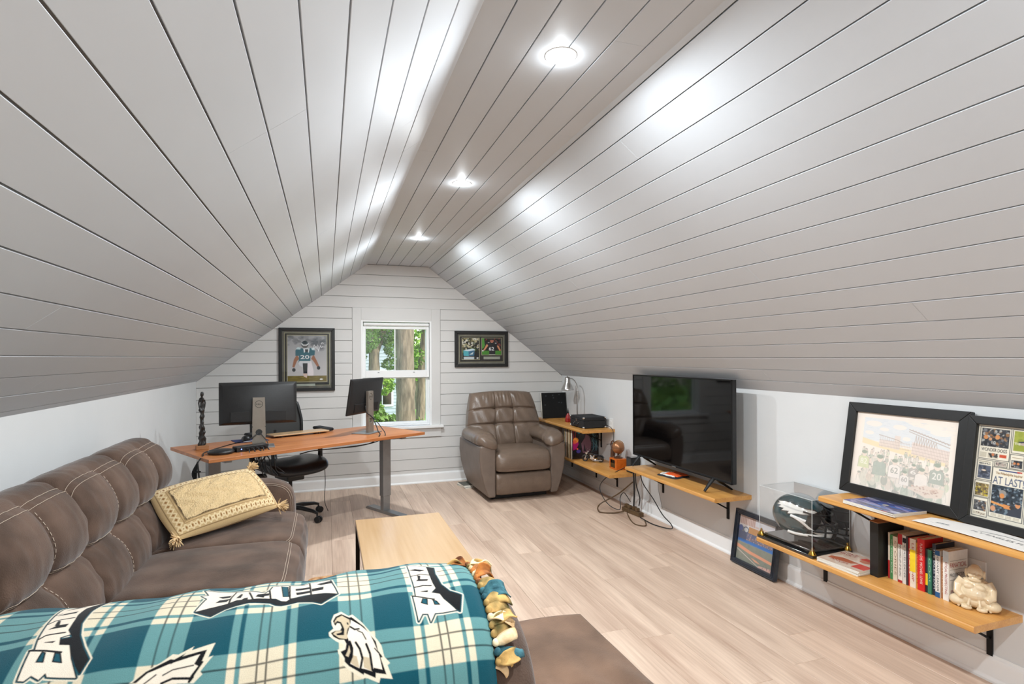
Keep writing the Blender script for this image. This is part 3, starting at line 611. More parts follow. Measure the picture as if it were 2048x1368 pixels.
DECALS = [
 ('p','C',0.0055,[(-0.245,0.533),(-0.234,0.478),(-0.247,0.461),(-0.234,0.458),(-0.248,0.421),(-0.181,0.463),(-0.122,0.499),(-0.114,0.485),(-0.11,0.463),(-0.089,0.457),(-0.048,0.464),(-0.035,0.448),(0.006,0.461),(0.01,0.49),(0.02,0.538),(-0.005,0.532),(-0.028,0.529),(-0.046,0.526),(-0.072,0.529),(-0.079,0.538),(-0.089,0.535),(-0.1,0.524),(-0.11,0.523),(-0.135,0.52),(-0.149,0.521),(-0.174,0.515),(-0.191,0.523),(-0.222,0.526)]),
 ('p','C',0.0055,[(-0.244,0.535),(-0.222,0.527),(-0.174,0.517),(-0.135,0.521),(-0.11,0.524),(-0.1,0.527),(-0.089,0.538),(-0.072,0.53),(-0.028,0.53),(0.02,0.539),(-0.012,0.568),(-0.027,0.559),(-0.057,0.548),(-0.074,0.55),(-0.088,0.551),(-0.098,0.548),(-0.109,0.539),(-0.133,0.535),(-0.149,0.533),(-0.171,0.538),(-0.191,0.544),(-0.213,0.559),(-0.236,0.541)]),
 ('p','T',0.0028,[(-0.245,0.533),(-0.234,0.478),(-0.247,0.461),(-0.234,0.458),(-0.248,0.421),(-0.181,0.463),(-0.122,0.499),(-0.114,0.485),(-0.11,0.463),(-0.089,0.457),(-0.048,0.464),(-0.035,0.448),(0.006,0.461),(0.01,0.49),(0.02,0.538),(-0.005,0.532),(-0.028,0.529),(-0.046,0.526),(-0.072,0.529),(-0.079,0.538),(-0.089,0.535),(-0.1,0.524),(-0.11,0.523),(-0.135,0.52),(-0.149,0.521),(-0.174,0.515),(-0.191,0.523),(-0.222,0.526)]),
 ('p','T',0.0028,[(-0.244,0.535),(-0.222,0.527),(-0.174,0.517),(-0.135,0.521),(-0.11,0.524),(-0.1,0.527),(-0.089,0.538),(-0.072,0.53),(-0.028,0.53),(0.02,0.539),(-0.012,0.568),(-0.027,0.559),(-0.057,0.548),(-0.074,0.55),(-0.088,0.551),(-0.098,0.548),(-0.109,0.539),(-0.133,0.535),(-0.149,0.533),(-0.171,0.538),(-0.191,0.544),(-0.213,0.559),(-0.236,0.541)]),
 ('p','K',0.0005,[(-0.244,0.535),(-0.222,0.527),(-0.174,0.517),(-0.135,0.521),(-0.11,0.524),(-0.1,0.527),(-0.089,0.538),(-0.072,0.53),(-0.028,0.53),(0.02,0.539),(-0.012,0.568),(-0.027,0.559),(-0.057,0.548),(-0.074,0.55),(-0.088,0.551),(-0.098,0.548),(-0.109,0.539),(-0.133,0.535),(-0.149,0.533),(-0.171,0.538),(-0.191,0.544),(-0.213,0.559),(-0.236,0.541)]),
 ('p','K',0.0012,[(-0.245,0.533),(-0.234,0.478),(-0.247,0.461),(-0.234,0.458),(-0.248,0.421),(-0.181,0.463),(-0.122,0.499),(-0.114,0.485),(-0.11,0.463),(-0.089,0.457),(-0.048,0.464),(-0.035,0.448),(0.006,0.461),(0.01,0.49),(0.02,0.538),(-0.005,0.532),(-0.028,0.529),(-0.046,0.526),(-0.072,0.529),(-0.079,0.538),(-0.089,0.535),(-0.1,0.524),(-0.11,0.523),(-0.135,0.52),(-0.149,0.521),(-0.174,0.515),(-0.191,0.523),(-0.222,0.526)]),
 ('p','W',-0.0004,[(-0.245,0.533),(-0.234,0.478),(-0.247,0.461),(-0.234,0.458),(-0.248,0.421),(-0.181,0.463),(-0.122,0.499),(-0.114,0.485),(-0.11,0.463),(-0.089,0.457),(-0.048,0.464),(-0.035,0.448),(0.006,0.461),(0.01,0.49),(0.02,0.538),(-0.005,0.532),(-0.028,0.529),(-0.046,0.526),(-0.072,0.529),(-0.079,0.538),(-0.089,0.535),(-0.1,0.524),(-0.11,0.523),(-0.135,0.52),(-0.149,0.521),(-0.174,0.515),(-0.191,0.523),(-0.222,0.526)]),
 ('p','K',0,[(-0.212,0.475),(-0.188,0.481),(-0.19,0.491),(-0.203,0.488)]),
 ('p','K',0,[(-0.213,0.506),(-0.208,0.496),(-0.188,0.5),(-0.193,0.511)]),
 ('p','K',0,[(-0.176,0.503),(-0.169,0.485),(-0.166,0.49),(-0.168,0.506)]),
 ('p','K',0,[(-0.165,0.518),(-0.16,0.512),(-0.154,0.512),(-0.154,0.521)]),
 ('p','K',0,[(-0.139,0.511),(-0.136,0.502),(-0.115,0.5),(-0.115,0.509),(-0.123,0.511),(-0.124,0.517)]),
 ('p','K',0,[(-0.094,0.461),(-0.08,0.466),(-0.075,0.52),(-0.087,0.518)]),
 ('p','K',0,[(-0.064,0.482),(-0.035,0.484),(-0.035,0.496),(-0.063,0.493)]),
 ('p','K',0,[(-0.062,0.505),(-0.033,0.508),(-0.033,0.518),(-0.06,0.517)]),
 ('p','K',0,[(-0.021,0.472),(0.008,0.467),(0.01,0.484),(-0.013,0.485)]),
 ('p','K',0,[(-0.031,0.499),(-0.008,0.5),(-0.009,0.514),(-0.03,0.514)]),
 ('p','T',-0.0016,[(-0.094,0.461),(-0.08,0.466),(-0.075,0.52),(-0.087,0.518)]),
 ('l','K',0.0013,[(-0.181,0.464),(-0.187,0.499),(-0.187,0.521)]),
 ('l','K',0.0013,[(-0.154,0.485),(-0.143,0.523)]),
 ('l','K',0.0014,[(-0.115,0.487),(-0.11,0.523)]),
 ('l','K',0.0012,[(-0.077,0.461),(-0.073,0.529)]),
 ('l','K',0.0013,[(-0.037,0.451),(-0.032,0.529)]),
 ('p','C',0.0055,[(0.175,0.639),(0.172,0.577),(0.178,0.577),(0.179,0.55),(0.178,0.5),(0.179,0.451),(0.18,0.431),(0.221,0.451),(0.22,0.497),(0.221,0.535),(0.224,0.556),(0.213,0.568),(0.229,0.577),(0.234,0.595),(0.254,0.632),(0.227,0.63),(0.21,0.627),(0.199,0.645),(0.196,0.625),(0.185,0.623)]),
 ('p','C',0.0055,[(0.222,0.451),(0.237,0.458),(0.233,0.496),(0.237,0.547),(0.25,0.577),(0.271,0.596),(0.26,0.636),(0.255,0.63),(0.235,0.593),(0.23,0.577),(0.214,0.571),(0.225,0.557),(0.222,0.532),(0.221,0.496)]),
 ('p','T',0.0028,[(0.175,0.639),(0.172,0.577),(0.178,0.577),(0.179,0.55),(0.178,0.5),(0.179,0.451),(0.18,0.431),(0.221,0.451),(0.22,0.497),(0.221,0.535),(0.224,0.556),(0.213,0.568),(0.229,0.577),(0.234,0.595),(0.254,0.632),(0.227,0.63),(0.21,0.627),(0.199,0.645),(0.196,0.625),(0.185,0.623)]),
 ('p','T',0.0028,[(0.222,0.451),(0.237,0.458),(0.233,0.496),(0.237,0.547),(0.25,0.577),(0.271,0.596),(0.26,0.636),(0.255,0.63),(0.235,0.593),(0.23,0.577),(0.214,0.571),(0.225,0.557),(0.222,0.532),(0.221,0.496)]),
 ('p','K',0.0005,[(0.222,0.451),(0.237,0.458),(0.233,0.496),(0.237,0.547),(0.25,0.577),(0.271,0.596),(0.26,0.636),(0.255,0.63),(0.235,0.593),(0.23,0.577),(0.214,0.571),(0.225,0.557),(0.222,0.532),(0.221,0.496)]),
 ('p','K',0.0012,[(0.175,0.639),(0.172,0.577),(0.178,0.577),(0.179,0.55),(0.178,0.5),(0.179,0.451),(0.18,0.431),(0.221,0.451),(0.22,0.497),(0.221,0.535),(0.224,0.556),(0.213,0.568),(0.229,0.577),(0.234,0.595),(0.254,0.632),(0.227,0.63),(0.21,0.627),(0.199,0.645),(0.196,0.625),(0.185,0.623)]),
 ('p','W',-0.0004,[(0.175,0.639),(0.172,0.577),(0.178,0.577),(0.179,0.55),(0.178,0.5),(0.179,0.451),(0.18,0.431),(0.221,0.451),(0.22,0.497),(0.221,0.535),(0.224,0.556),(0.213,0.568),(0.229,0.577),(0.234,0.595),(0.254,0.632),(0.227,0.63),(0.21,0.627),(0.199,0.645),(0.196,0.625),(0.185,0.623)]),
 ('p','K',0,[(0.179,0.469),(0.193,0.463),(0.214,0.473),(0.202,0.478)]),
 ('p','K',0,[(0.187,0.523),(0.192,0.517),(0.193,0.499),(0.199,0.502),(0.196,0.517),(0.214,0.518),(0.211,0.524)]),
 ('p','K',0,[(0.19,0.562),(0.206,0.56),(0.205,0.565)]),
 ('p','K',0,[(0.191,0.583),(0.201,0.586),(0.199,0.602),(0.186,0.595)]),
 ('p','K',0,[(0.211,0.59),(0.219,0.596),(0.224,0.608),(0.213,0.605)]),
 ('p','T',-0.0016,[(0.191,0.583),(0.201,0.586),(0.199,0.602),(0.186,0.595)]),
 ('p','T',-0.0016,[(0.211,0.59),(0.219,0.596),(0.224,0.608),(0.213,0.605)]),
 ('l','K',0.0012,[(0.178,0.502),(0.201,0.494),(0.219,0.499)]),
 ('l','K',0.0014,[(0.18,0.547),(0.199,0.542),(0.216,0.545)]),
 ('l','K',0.0012,[(0.17,0.574),(0.195,0.581),(0.215,0.59)]),
 ('p','C',0.0055,[(-0.482,0.639),(-0.487,0.581),(-0.481,0.58),(-0.487,0.553),(-0.493,0.505),(-0.497,0.464),(-0.5,0.416),(-0.497,0.403),(-0.432,0.406),(-0.452,0.446),(-0.453,0.482),(-0.45,0.505),(-0.448,0.538),(-0.44,0.551),(-0.453,0.557),(-0.448,0.575),(-0.432,0.578),(-0.419,0.61),(-0.398,0.651),(-0.443,0.639),(-0.447,0.632),(-0.453,0.642),(-0.466,0.633),(-0.473,0.641)]),
 ('p','C',0.0055,[(-0.432,0.406),(-0.426,0.41),(-0.436,0.47),(-0.435,0.521),(-0.425,0.556),(-0.408,0.59),(-0.39,0.62),(-0.395,0.645),(-0.407,0.627),(-0.424,0.596),(-0.43,0.578),(-0.448,0.575),(-0.45,0.562),(-0.435,0.559),(-0.447,0.535),(-0.451,0.502),(-0.453,0.476),(-0.45,0.445)]),
 ('p','T',0.0028,[(-0.482,0.639),(-0.487,0.581),(-0.481,0.58),(-0.487,0.553),(-0.493,0.505),(-0.497,0.464),(-0.5,0.416),(-0.497,0.403),(-0.432,0.406),(-0.452,0.446),(-0.453,0.482),(-0.45,0.505),(-0.448,0.538),(-0.44,0.551),(-0.453,0.557),(-0.448,0.575),(-0.432,0.578),(-0.419,0.61),(-0.398,0.651),(-0.443,0.639),(-0.447,0.632),(-0.453,0.642),(-0.466,0.633),(-0.473,0.641)]),
 ('p','T',0.0028,[(-0.432,0.406),(-0.426,0.41),(-0.436,0.47),(-0.435,0.521),(-0.425,0.556),(-0.408,0.59),(-0.39,0.62),(-0.395,0.645),(-0.407,0.627),(-0.424,0.596),(-0.43,0.578),(-0.448,0.575),(-0.45,0.562),(-0.435,0.559),(-0.447,0.535),(-0.451,0.502),(-0.453,0.476),(-0.45,0.445)]),
 ('p','K',0.0005,[(-0.432,0.406),(-0.426,0.41),(-0.436,0.47),(-0.435,0.521),(-0.425,0.556),(-0.408,0.59),(-0.39,0.62),(-0.395,0.645),(-0.407,0.627),(-0.424,0.596),(-0.43,0.578),(-0.448,0.575),(-0.45,0.562),(-0.435,0.559),(-0.447,0.535),(-0.451,0.502),(-0.453,0.476),(-0.45,0.445)]),
 ('p','K',0.0012,[(-0.482,0.639),(-0.487,0.581),(-0.481,0.58),(-0.487,0.553),(-0.493,0.505),(-0.497,0.464),(-0.5,0.416),(-0.497,0.403),(-0.432,0.406),(-0.452,0.446),(-0.453,0.482),(-0.45,0.505),(-0.448,0.538),(-0.44,0.551),(-0.453,0.557),(-0.448,0.575),(-0.432,0.578),(-0.419,0.61),(-0.398,0.651),(-0.443,0.639),(-0.447,0.632),(-0.453,0.642),(-0.466,0.633),(-0.473,0.641)]),
 ('p','W',-0.0004,[(-0.482,0.639),(-0.487,0.581),(-0.481,0.58),(-0.487,0.553),(-0.493,0.505),(-0.497,0.464),(-0.5,0.416),(-0.497,0.403),(-0.432,0.406),(-0.452,0.446),(-0.453,0.482),(-0.45,0.505),(-0.448,0.538),(-0.44,0.551),(-0.453,0.557),(-0.448,0.575),(-0.432,0.578),(-0.419,0.61),(-0.398,0.651),(-0.443,0.639),(-0.447,0.632),(-0.453,0.642),(-0.466,0.633),(-0.473,0.641)]),
 ('p','K',0,[(-0.469,0.608),(-0.468,0.587),(-0.462,0.59),(-0.458,0.61)]),
 ('p','K',0,[(-0.445,0.611),(-0.448,0.592),(-0.439,0.595),(-0.43,0.616)]),
 ('p','K',0,[(-0.473,0.565),(-0.458,0.565),(-0.46,0.568)]),
 ('p','K',0,[(-0.482,0.526),(-0.474,0.518),(-0.477,0.515),(-0.479,0.497),(-0.475,0.499),(-0.47,0.517),(-0.456,0.517),(-0.457,0.526)]),
 ('p','K',0,[(-0.491,0.466),(-0.483,0.46),(-0.461,0.46),(-0.462,0.469)]),
 ('p','K',0,[(-0.49,0.431),(-0.476,0.407),(-0.458,0.427),(-0.473,0.428)]),
 ('p','T',-0.0016,[(-0.469,0.608),(-0.468,0.587),(-0.462,0.59),(-0.458,0.61)]),
 ('p','T',-0.0016,[(-0.445,0.611),(-0.448,0.592),(-0.439,0.595),(-0.43,0.616)]),
 ('l','K',0.0013,[(-0.486,0.553),(-0.479,0.545),(-0.451,0.544)]),
 ('l','K',0.0013,[(-0.492,0.503),(-0.484,0.493),(-0.455,0.494)]),
 ('l','K',0.0011,[(-0.498,0.463),(-0.489,0.455)]),
 ('l','K',0.0008,[(-0.508,0.394),(-0.479,0.392)]),
 ('l','K',0.0014,[(-0.489,0.58),(-0.463,0.586),(-0.439,0.593)]),
 ('p','C',0,[(0.026,0.595),(0.012,0.602),(0.007,0.617),(0.008,0.626),(0.011,0.633),(0.002,0.641),(0.003,0.648),(0.016,0.659),(0.028,0.665),(0.028,0.671),(0.018,0.674),(0.019,0.681),(0.029,0.695),(0.027,0.701),(0.037,0.711),(0.049,0.72),(0.062,0.729),(0.067,0.728),(0.09,0.74),(0.093,0.732),(0.115,0.737),(0.107,0.713),(0.112,0.71),(0.102,0.698),(0.098,0.678),(0.091,0.666),(0.078,0.648),(0.065,0.627),(0.047,0.604),(0.04,0.607)]),
 ('p','K',0,[(0.026,0.601),(0.015,0.607),(0.01,0.617),(0.013,0.626),(0.015,0.627),(0.018,0.622),(0.023,0.623),(0.026,0.632),(0.023,0.638),(0.014,0.638),(0.006,0.642),(0.011,0.65),(0.021,0.656),(0.03,0.657),(0.034,0.665),(0.032,0.675),(0.023,0.678),(0.03,0.69),(0.03,0.696),(0.038,0.705),(0.051,0.714),(0.063,0.723),(0.064,0.72),(0.084,0.731),(0.085,0.723),(0.104,0.728),(0.095,0.699),(0.099,0.698),(0.091,0.686),(0.088,0.669),(0.079,0.656),(0.068,0.636),(0.045,0.61),(0.041,0.611)]),
 ('p','B',0,[(0.027,0.605),(0.018,0.61),(0.014,0.617),(0.013,0.622),(0.018,0.617),(0.025,0.62),(0.028,0.627),(0.031,0.636),(0.03,0.648),(0.017,0.647),(0.016,0.644),(0.025,0.642),(0.026,0.639),(0.015,0.639),(0.01,0.644),(0.021,0.653),(0.034,0.656),(0.037,0.654),(0.035,0.645),(0.037,0.636),(0.042,0.63),(0.041,0.616)]),
 ('p','W',0,[(0.044,0.617),(0.061,0.632),(0.077,0.651),(0.084,0.669),(0.09,0.686),(0.093,0.696),(0.097,0.719),(0.082,0.714),(0.078,0.719),(0.064,0.713),(0.056,0.711),(0.04,0.701),(0.044,0.687),(0.044,0.674),(0.039,0.662),(0.036,0.65),(0.038,0.642),(0.041,0.633)]),
 ('p','B',0,[(0.039,0.668),(0.041,0.68),(0.037,0.689),(0.032,0.686),(0.036,0.678)]),
 ('p','B',0,[(0.04,0.699),(0.045,0.687),(0.052,0.69),(0.056,0.71),(0.049,0.707)]),
 ('p','B',0,[(0.064,0.711),(0.063,0.692),(0.075,0.696),(0.078,0.719)]),
 ('l','K',0.0016,[(0.04,0.662),(0.044,0.675),(0.043,0.689),(0.038,0.699)]),
 ('l','K',0.0014,[(0.051,0.665),(0.058,0.678),(0.062,0.695),(0.058,0.711)]),
 ('l','K',0.0014,[(0.07,0.671),(0.076,0.689),(0.079,0.717)]),
 ('l','K',0.0007,[(0.07,0.662),(0.064,0.648),(0.055,0.642)]),
 ('l','K',0.0012,[(0.042,0.632),(0.05,0.639),(0.058,0.639)]),
 ('l','K',0.0007,[(0.085,0.681),(0.091,0.689)]),
 ('l','K',0.0009,[(0.037,0.623),(0.038,0.626)]),
 ('p','C',0,[(-0.317,0.675),(-0.297,0.659),(-0.276,0.648),(-0.26,0.636),(-0.251,0.639),(-0.228,0.629),(-0.23,0.636),(-0.193,0.63),(-0.201,0.656),(-0.193,0.654),(-0.21,0.678),(-0.206,0.683),(-0.218,0.695)]),
 ('p','K',0,[(-0.313,0.675),(-0.296,0.66),(-0.274,0.65),(-0.262,0.645),(-0.256,0.647),(-0.239,0.639),(-0.243,0.644),(-0.205,0.641),(-0.21,0.66),(-0.207,0.662),(-0.219,0.683),(-0.219,0.686),(-0.224,0.693)]),
 ('p','W',0,[(-0.308,0.677),(-0.293,0.663),(-0.261,0.653),(-0.215,0.647),(-0.222,0.663),(-0.215,0.668),(-0.224,0.681),(-0.227,0.689),(-0.228,0.693)]),
 ('l','K',0.0008,[(-0.269,0.671),(-0.255,0.665),(-0.223,0.665)]),
 ('l','K',0.0014,[(-0.269,0.684),(-0.253,0.68),(-0.225,0.686)]),
 ('l','K',0.0008,[(-0.296,0.68),(-0.28,0.668)]),
 ('l','K',0.0008,[(-0.26,0.653),(-0.254,0.65)]),
]
# ------------------------------------------------------------------ sofa along the left wall
def sofa_back_prof():
    # (a: out from the wall, b: height)
    return [(.03, .30), (.02, .60), (.03, .84), (.08, .945), (.17, .985), (.25, .965), (.315, .89), (.35, .80), (.345, .715), (.335, .675), (.375, .61), (.405, .53), (.40, .44), (.34, .36), (.18, .30)]
def back_disp(cols=2, seed=0):
    ph = seed * 1.7
    def f(u, v, q):
        a, b = q; d = 0.0
        if a > .2:
            fr = min(1, (a - .2) / .1)
            d -= .020 * fr * math.exp(-(u / .05) ** 2)                       # stitched middle seam
            d -= .012 * fr * math.exp(-((b - .685) / .022) ** 2)             # seam between the two rows
            d -= .012 * fr * math.exp(-((b - .685) / .05) ** 2) * math.exp(-(u / .22) ** 2)
            d += .012 * fr * math.sin(PI * min(1, abs(u) * 1.05)) * (1 if b > .69 else .8)
        if b > .86: d -= .010 * math.exp(-((a - .255) / .02) ** 2)            # top seam
        d += .0022 * math.sin(31 * u + ph + 9 * b) * math.sin(17 * b + 5 * u)
        d += .0035 * math.exp(-((abs(u) - .93) / .06) ** 2) * math.sin(70 * b)   # puckers beside the gap
        return d
    return f
def sofa_section(t, y0, L, seed):
    mb, st, nq = cushion(sofa_back_prof(), L, 44, 9, back_disp(2, seed), 7)
    b = obj('back_cushion', mb, 'suede_brown', t, smooth=80, loc=(0, y0, 0))
    Q = st(0.0)
    # stitching: double line on the top seam, dashes down the middle, double line along the row seam
    top = max(range(nq), key=lambda k: -abs(Q[k][0] - .255) - (5 if Q[k][2] < .9 else 0)); row = min(range(nq), key=lambda k: abs(Q[k][2] - .685) + (5 if Q[k][0] < .3 else 0))
    us = [math.sin(PI / 2 * (-1 + 2 * i / 60)) * .985 for i in range(61)]
    ln = MB()
    for kk in (top - 1, top + 1, row - 1, row + 1):
        P = [st(u)[kk % nq] for u in us]; c = np.array([.2, L / 2, .65]); ln.tube([tuple(p + (p - c) * [.012, 0, .012]) for p in P], .0010, 4)
    obj('stitching', ln, 'thread_tan', b)
    fr = [k for k in range(nq) if Q[k][0] > .27 and .43 < Q[k][2] < .95]
    fr.sort(key=lambda k: -Q[k][2])
    for du in (-.035, .035):
        P = [st(du)[k] + np.array([.0018, 0, .001]) for k in fr]; obj('stitching', stitch(P, .013, .008, .0013), 'thread_tan', b)
def seat_section(t, y0, L, seed):
    prof = [(.30, .30), (.32, .40), (.40, .462), (.60, .474), (.85, .470), (1.02, .462), (1.085, .435), (1.115, .38), (1.12, .31), (1.10, .25), (.95, .24), (.60, .24)]
    def dsp(u, v, q):
        a, b = q
        return .004 * math.sin(6 * a + 4 * u + seed) * math.sin(5 * u + seed) + (.012 * (1 - u * u) if b > .42 else 0) - (.006 * math.exp(-((a - 1.06) / .015) ** 2) if b > .38 else 0)
    mb, st, nq = cushion(prof, L, 40, 14, dsp, 7)
    s = obj('seat_cushion', mb, 'suede_brown', t, smooth=80, loc=(0, y0, 0))
    Q = st(0.0); k0 = min(range(nq), key=lambda k: abs(Q[k][0] - 1.055) + (5 if Q[k][2] < .4 else 0)); us = [math.sin(PI / 2 * (-1 + 2 * i / 40)) * .99 for i in range(41)]
    ln = MB()
    for kk in (k0, k0 + 1 if Q[(k0 + 1) % nq][0] > Q[k0][0] else k0 - 1): ln.tube([tuple(st(u)[kk % nq] + np.array([.001, 0, .0012])) for u in us], .001, 4)
    obj('stitching', ln, 'thread_tan', s)
    prof = [(.92, .07), (.92, .22), (.98, .262), (1.06, .262), (1.105, .225), (1.11, .14), (1.085, .07)]
    mb, _, _ = cushion(prof, L - .01, 24, 16, None, 6); obj('footrest_panel', mb, 'suede_brown', t, smooth=80, loc=(0, y0 + .005, 0))
sofa = thing('sofa', 'long tufted brown suede reclining sofa along the left knee wall', 'sofa', (XL + .028, 0, 0))
SY = [2.01, 2.63, 3.25]; SL = .62
for k, y in enumerate(SY): sofa_section(sofa, y, SL, k); seat_section(sofa, y + .002, SL - .004, k)
obj('base', MB().box((.52, 2.94, .155), (.86, 1.84, .17)), 'suede_brown', sofa, bevel=.01)
for fx in (.12, .9):
    for fy in (2.1, 3.78): obj('foot', MB().box((fx, fy, .037), (.07, .07, .074)), 'black_plastic', sofa, bevel=.004)
# far arm
prof = [(.10, .06), (.08, .35), (.10, .55), (.2, .625), (.45, .645), (.80, .645), (.95, .625), (1.025, .56), (1.04, .40), (1.03, .22), (1.02, .08), (.6, .05)]
mb, st, nq = cushion(prof, .26, 24, 4.5, lambda u, v, q: .004 * math.sin(16 * q[0] + 3 * u) * (q[1] > .5), 7)
arm = obj('arm', mb, 'suede_brown', sofa, smooth=80, loc=(0, 3.868, 0))
ln = MB(); Q = st(0)
for uu in (-.72, -.64): ln.tube([tuple(st(uu)[k] + np.array([0, 0, .002])) for k in range(nq) if Q[k][2] > .3], .001, 4)
obj('stitching', ln, 'thread_tan', arm)

# ------------------------------------------------------------------ near section, its back to the camera
ns = thing('sofa', 'brown suede sofa section in the foreground under the plaid fleece blanket', 'sofa', (0, 0, 0))
PY = [(1.50, .60), (1.49, .74), (1.465, .84), (1.42, .905), (1.34, .943), (1.24, .953), (1.15, .935), (1.08, .89), (1.035, .82), (1.01, .70), (1.0, .55)]
BP = catmull(PY, 24); BDL = np.r_[0, np.cumsum(np.hypot(*np.diff(BP, axis=0).T))]; BTL = BDL[-1]
def S_bl(s, t):
    y = np.interp(t, BDL, BP[:, 0]); z = np.interp(t, BDL, BP[:, 1]); e = np.clip((s - .26) / .2, 0, 1.5) ** 2; cy = 1.245
    return np.stack([s, cy + (y - cy) * (1 - .25 * e), z - .085 * e * np.clip((z - .4) / .5, 0, 1) + .004 * np.sin(s * 9) * np.sin(t * 7)], -1)
prof = [(1.02, .06), (1.02, .40), (1.025, .66), (1.05, .80), (1.09, .872), (1.155, .915), (1.245, .932), (1.335, .92), (1.405, .885), (1.448, .82), (1.47, .70), (1.48, .50), (1.46, .30), (1.30, .06)]
def nearback(P, u):
    X = P[:, 1] - 1.24; e = np.clip((X - .26) / .2, 0, 1.2) ** 2; z = P[:, 2] - .07 * e * np.clip((P[:, 2] - .4) / .5, 0, 1)
    return np.stack([X, P[:, 0], z], 1)
mb, _, _ = cushion(prof, 1.655, 60, 22, lambda u, v, q: .003 * math.sin(30 * u) * math.sin(9 * q[1]), 6, bend=nearback)
obj('back', mb, 'suede_brown', ns, smooth=80)
def xs(P, u): return np.stack([P[:, 1], P[:, 0], P[:, 2]], 1)
for k, (x0, x1) in enumerate([(-.12, .44)]):
    prof = [(1.44, .24), (1.42, .40), (1.5, .462), (1.75, .47), (1.98, .462), (2.05, .42), (2.07, .32), (2.05, .25)]
    mb, _, _ = cushion(prof, x1 - x0, 24, 12, None, 6, bend=lambda P, u, a=x0: xs(P, u) + np.array([a, 0, 0])); obj('seat_cushion', mb, 'suede_brown', ns, smooth=80)
obj('base', MB().box((-.08, 1.74, .15), (1.0, .56, .17)), 'suede_brown', ns, bevel=.01)
for fx in (-.5, .38):
    for fy in (1.1, 1.98): obj('foot', MB().box((fx, fy, .033), (.07, .07, .066)), 'black_plastic', ns, bevel=.004)

# ottoman beside it
ot = thing('ottoman', 'low square brown suede ottoman on the floor right of the blanket', 'ottoman', (.475, 1.20, 0))
def ott(A, B):
    return 0
L_, W_ = .86, .515
nx, ny = 60, 60
A, B = np.meshgrid(np.linspace(-1, 1, nx), np.linspace(-1, 1, ny), indexing='ij'); c = .11
X = A * np.sqrt(1 - c * B * B) * W_ / 2 + W_ / 2; Y = B * np.sqrt(1 - c * A * A) * L_ / 2 + L_ / 2
ed = np.clip(1 - np.maximum(np.abs(A), np.abs(B)), 0, 1); up = 1 - (1 - np.clip(ed / .16, 0, 1)) ** 2.4
wr = .010 * np.sin(46 * (X + .35 * Y) + 2 * np.sin(6 * Y)) * np.clip((.55 - Y) / .4, 0, 1) * up + .007 * np.sin(11 * X + 3) * np.sin(8 * Y)
Z = .30 + .135 * up ** .7 + .02 * (1 - A * A) * (1 - B * B) + wr
mb = MB(); mb.grid(np.stack([X, Y, Z], -1)); mb.grid(np.stack([X, Y, np.full_like(X, .29)], -1)[::-1])
obj('cushion', mb, 'suede_tan', ot, smooth=80)
obj('body', MB().box((W_ / 2, L_ / 2, .18), (W_ - .03, L_ - .03, .235)), 'suede_tan', ot, bevel=.035, seg=4)
for fx in (.06, W_ - .06):
    for fy in (.06, L_ - .06): obj('foot', MB().cyl((fx, fy, 0), (fx, fy, .066), .022, .028, 12), 'black_plastic', ot)

# ------------------------------------------------------------------ blanket over the near back
CM = dict(W=(224, 210, 192), K=(14, 15, 18), T=(16, 72, 84), C=(214, 202, 180), B=(186, 168, 140))
EDGE = .317; T0, T1 = .02, .86
SX0 = -.78
xs_ = np.linspace(SX0, EDGE, 800); ys_ = np.concatenate([np.linspace(T0, .42, 50)[:-1], np.linspace(.42, .745, 265), np.linspace(.745, T1, 30)[1:]])
nx, ny = len(xs_), len(ys_)
cv = Cv(1, 1, nx, ny, (22, 92, 110))
cv.X, cv.Y = np.meshgrid(xs_, ys_); cv.px = .0014
cv._sl = lambda x0, x1, y0, y1: (slice(max(0, int(np.searchsorted(ys_, y0)) - 3), max(1, int(np.searchsorted(ys_, y1)) + 3)), slice(max(0, int(np.searchsorted(xs_, x0)) - 3), max(1, int(np.searchsorted(xs_, x1)) + 3)))
def band(q, half, c1, hw, l1, l2):
    """light amount and dark line amount of one plaid direction"""
    ph = (q - c1) / half; k = np.round(ph); d = np.abs(ph - k) * half; odd = (np.round(k).astype(int) % 2) != 0; s = .0012
    sm = lambda e: np.clip(.5 - e / (2 * s), 0, 1)
    light = np.where(odd, np.maximum(sm(d - hw * 1.06), sm(np.abs(d - hw * 1.5) - hw * .2)), sm(d - hw))
    dark = sm(np.abs(d - np.where(odd, l2, l1)) - .0016)
    return light, dark
ls, ds = band(cv.X, .166, .054, .0335, .0105, .0078)
lt, dt = band(cv.Y + .004 * np.sin(cv.X * 12), .195, .692, .040, .0145, .0125)
tot = ls + lt
c0, c1_, c2 = [np.array(lin(c)) for c in ((14, 70, 82), (90, 132, 132), (208, 194, 168))]
cv.a = np.where((tot < 1)[..., None], c0 + (c1_ - c0) * np.clip(tot, 0, 1)[..., None], c1_ + (c2 - c1_) * np.clip(tot - 1, 0, 1)[..., None])
dk = np.maximum(ds * np.clip(lt + .75, 0, 1), dt * .95) * .88
cv.a = cv.a * (1 - dk[..., None]) + np.array(lin((18, 24, 30))) * dk[..., None]
for kd, cn, g, pts in DECALS:
    if kd == 'p': cv.poly(pts, CM[cn], 1, g + (.0007 if cn == 'K' and g == 0 and len(pts) < 9 else 0))
    else: cv.line(pts, g * 2.9, CM[cn])
P = S_bl(cv.X, cv.Y)
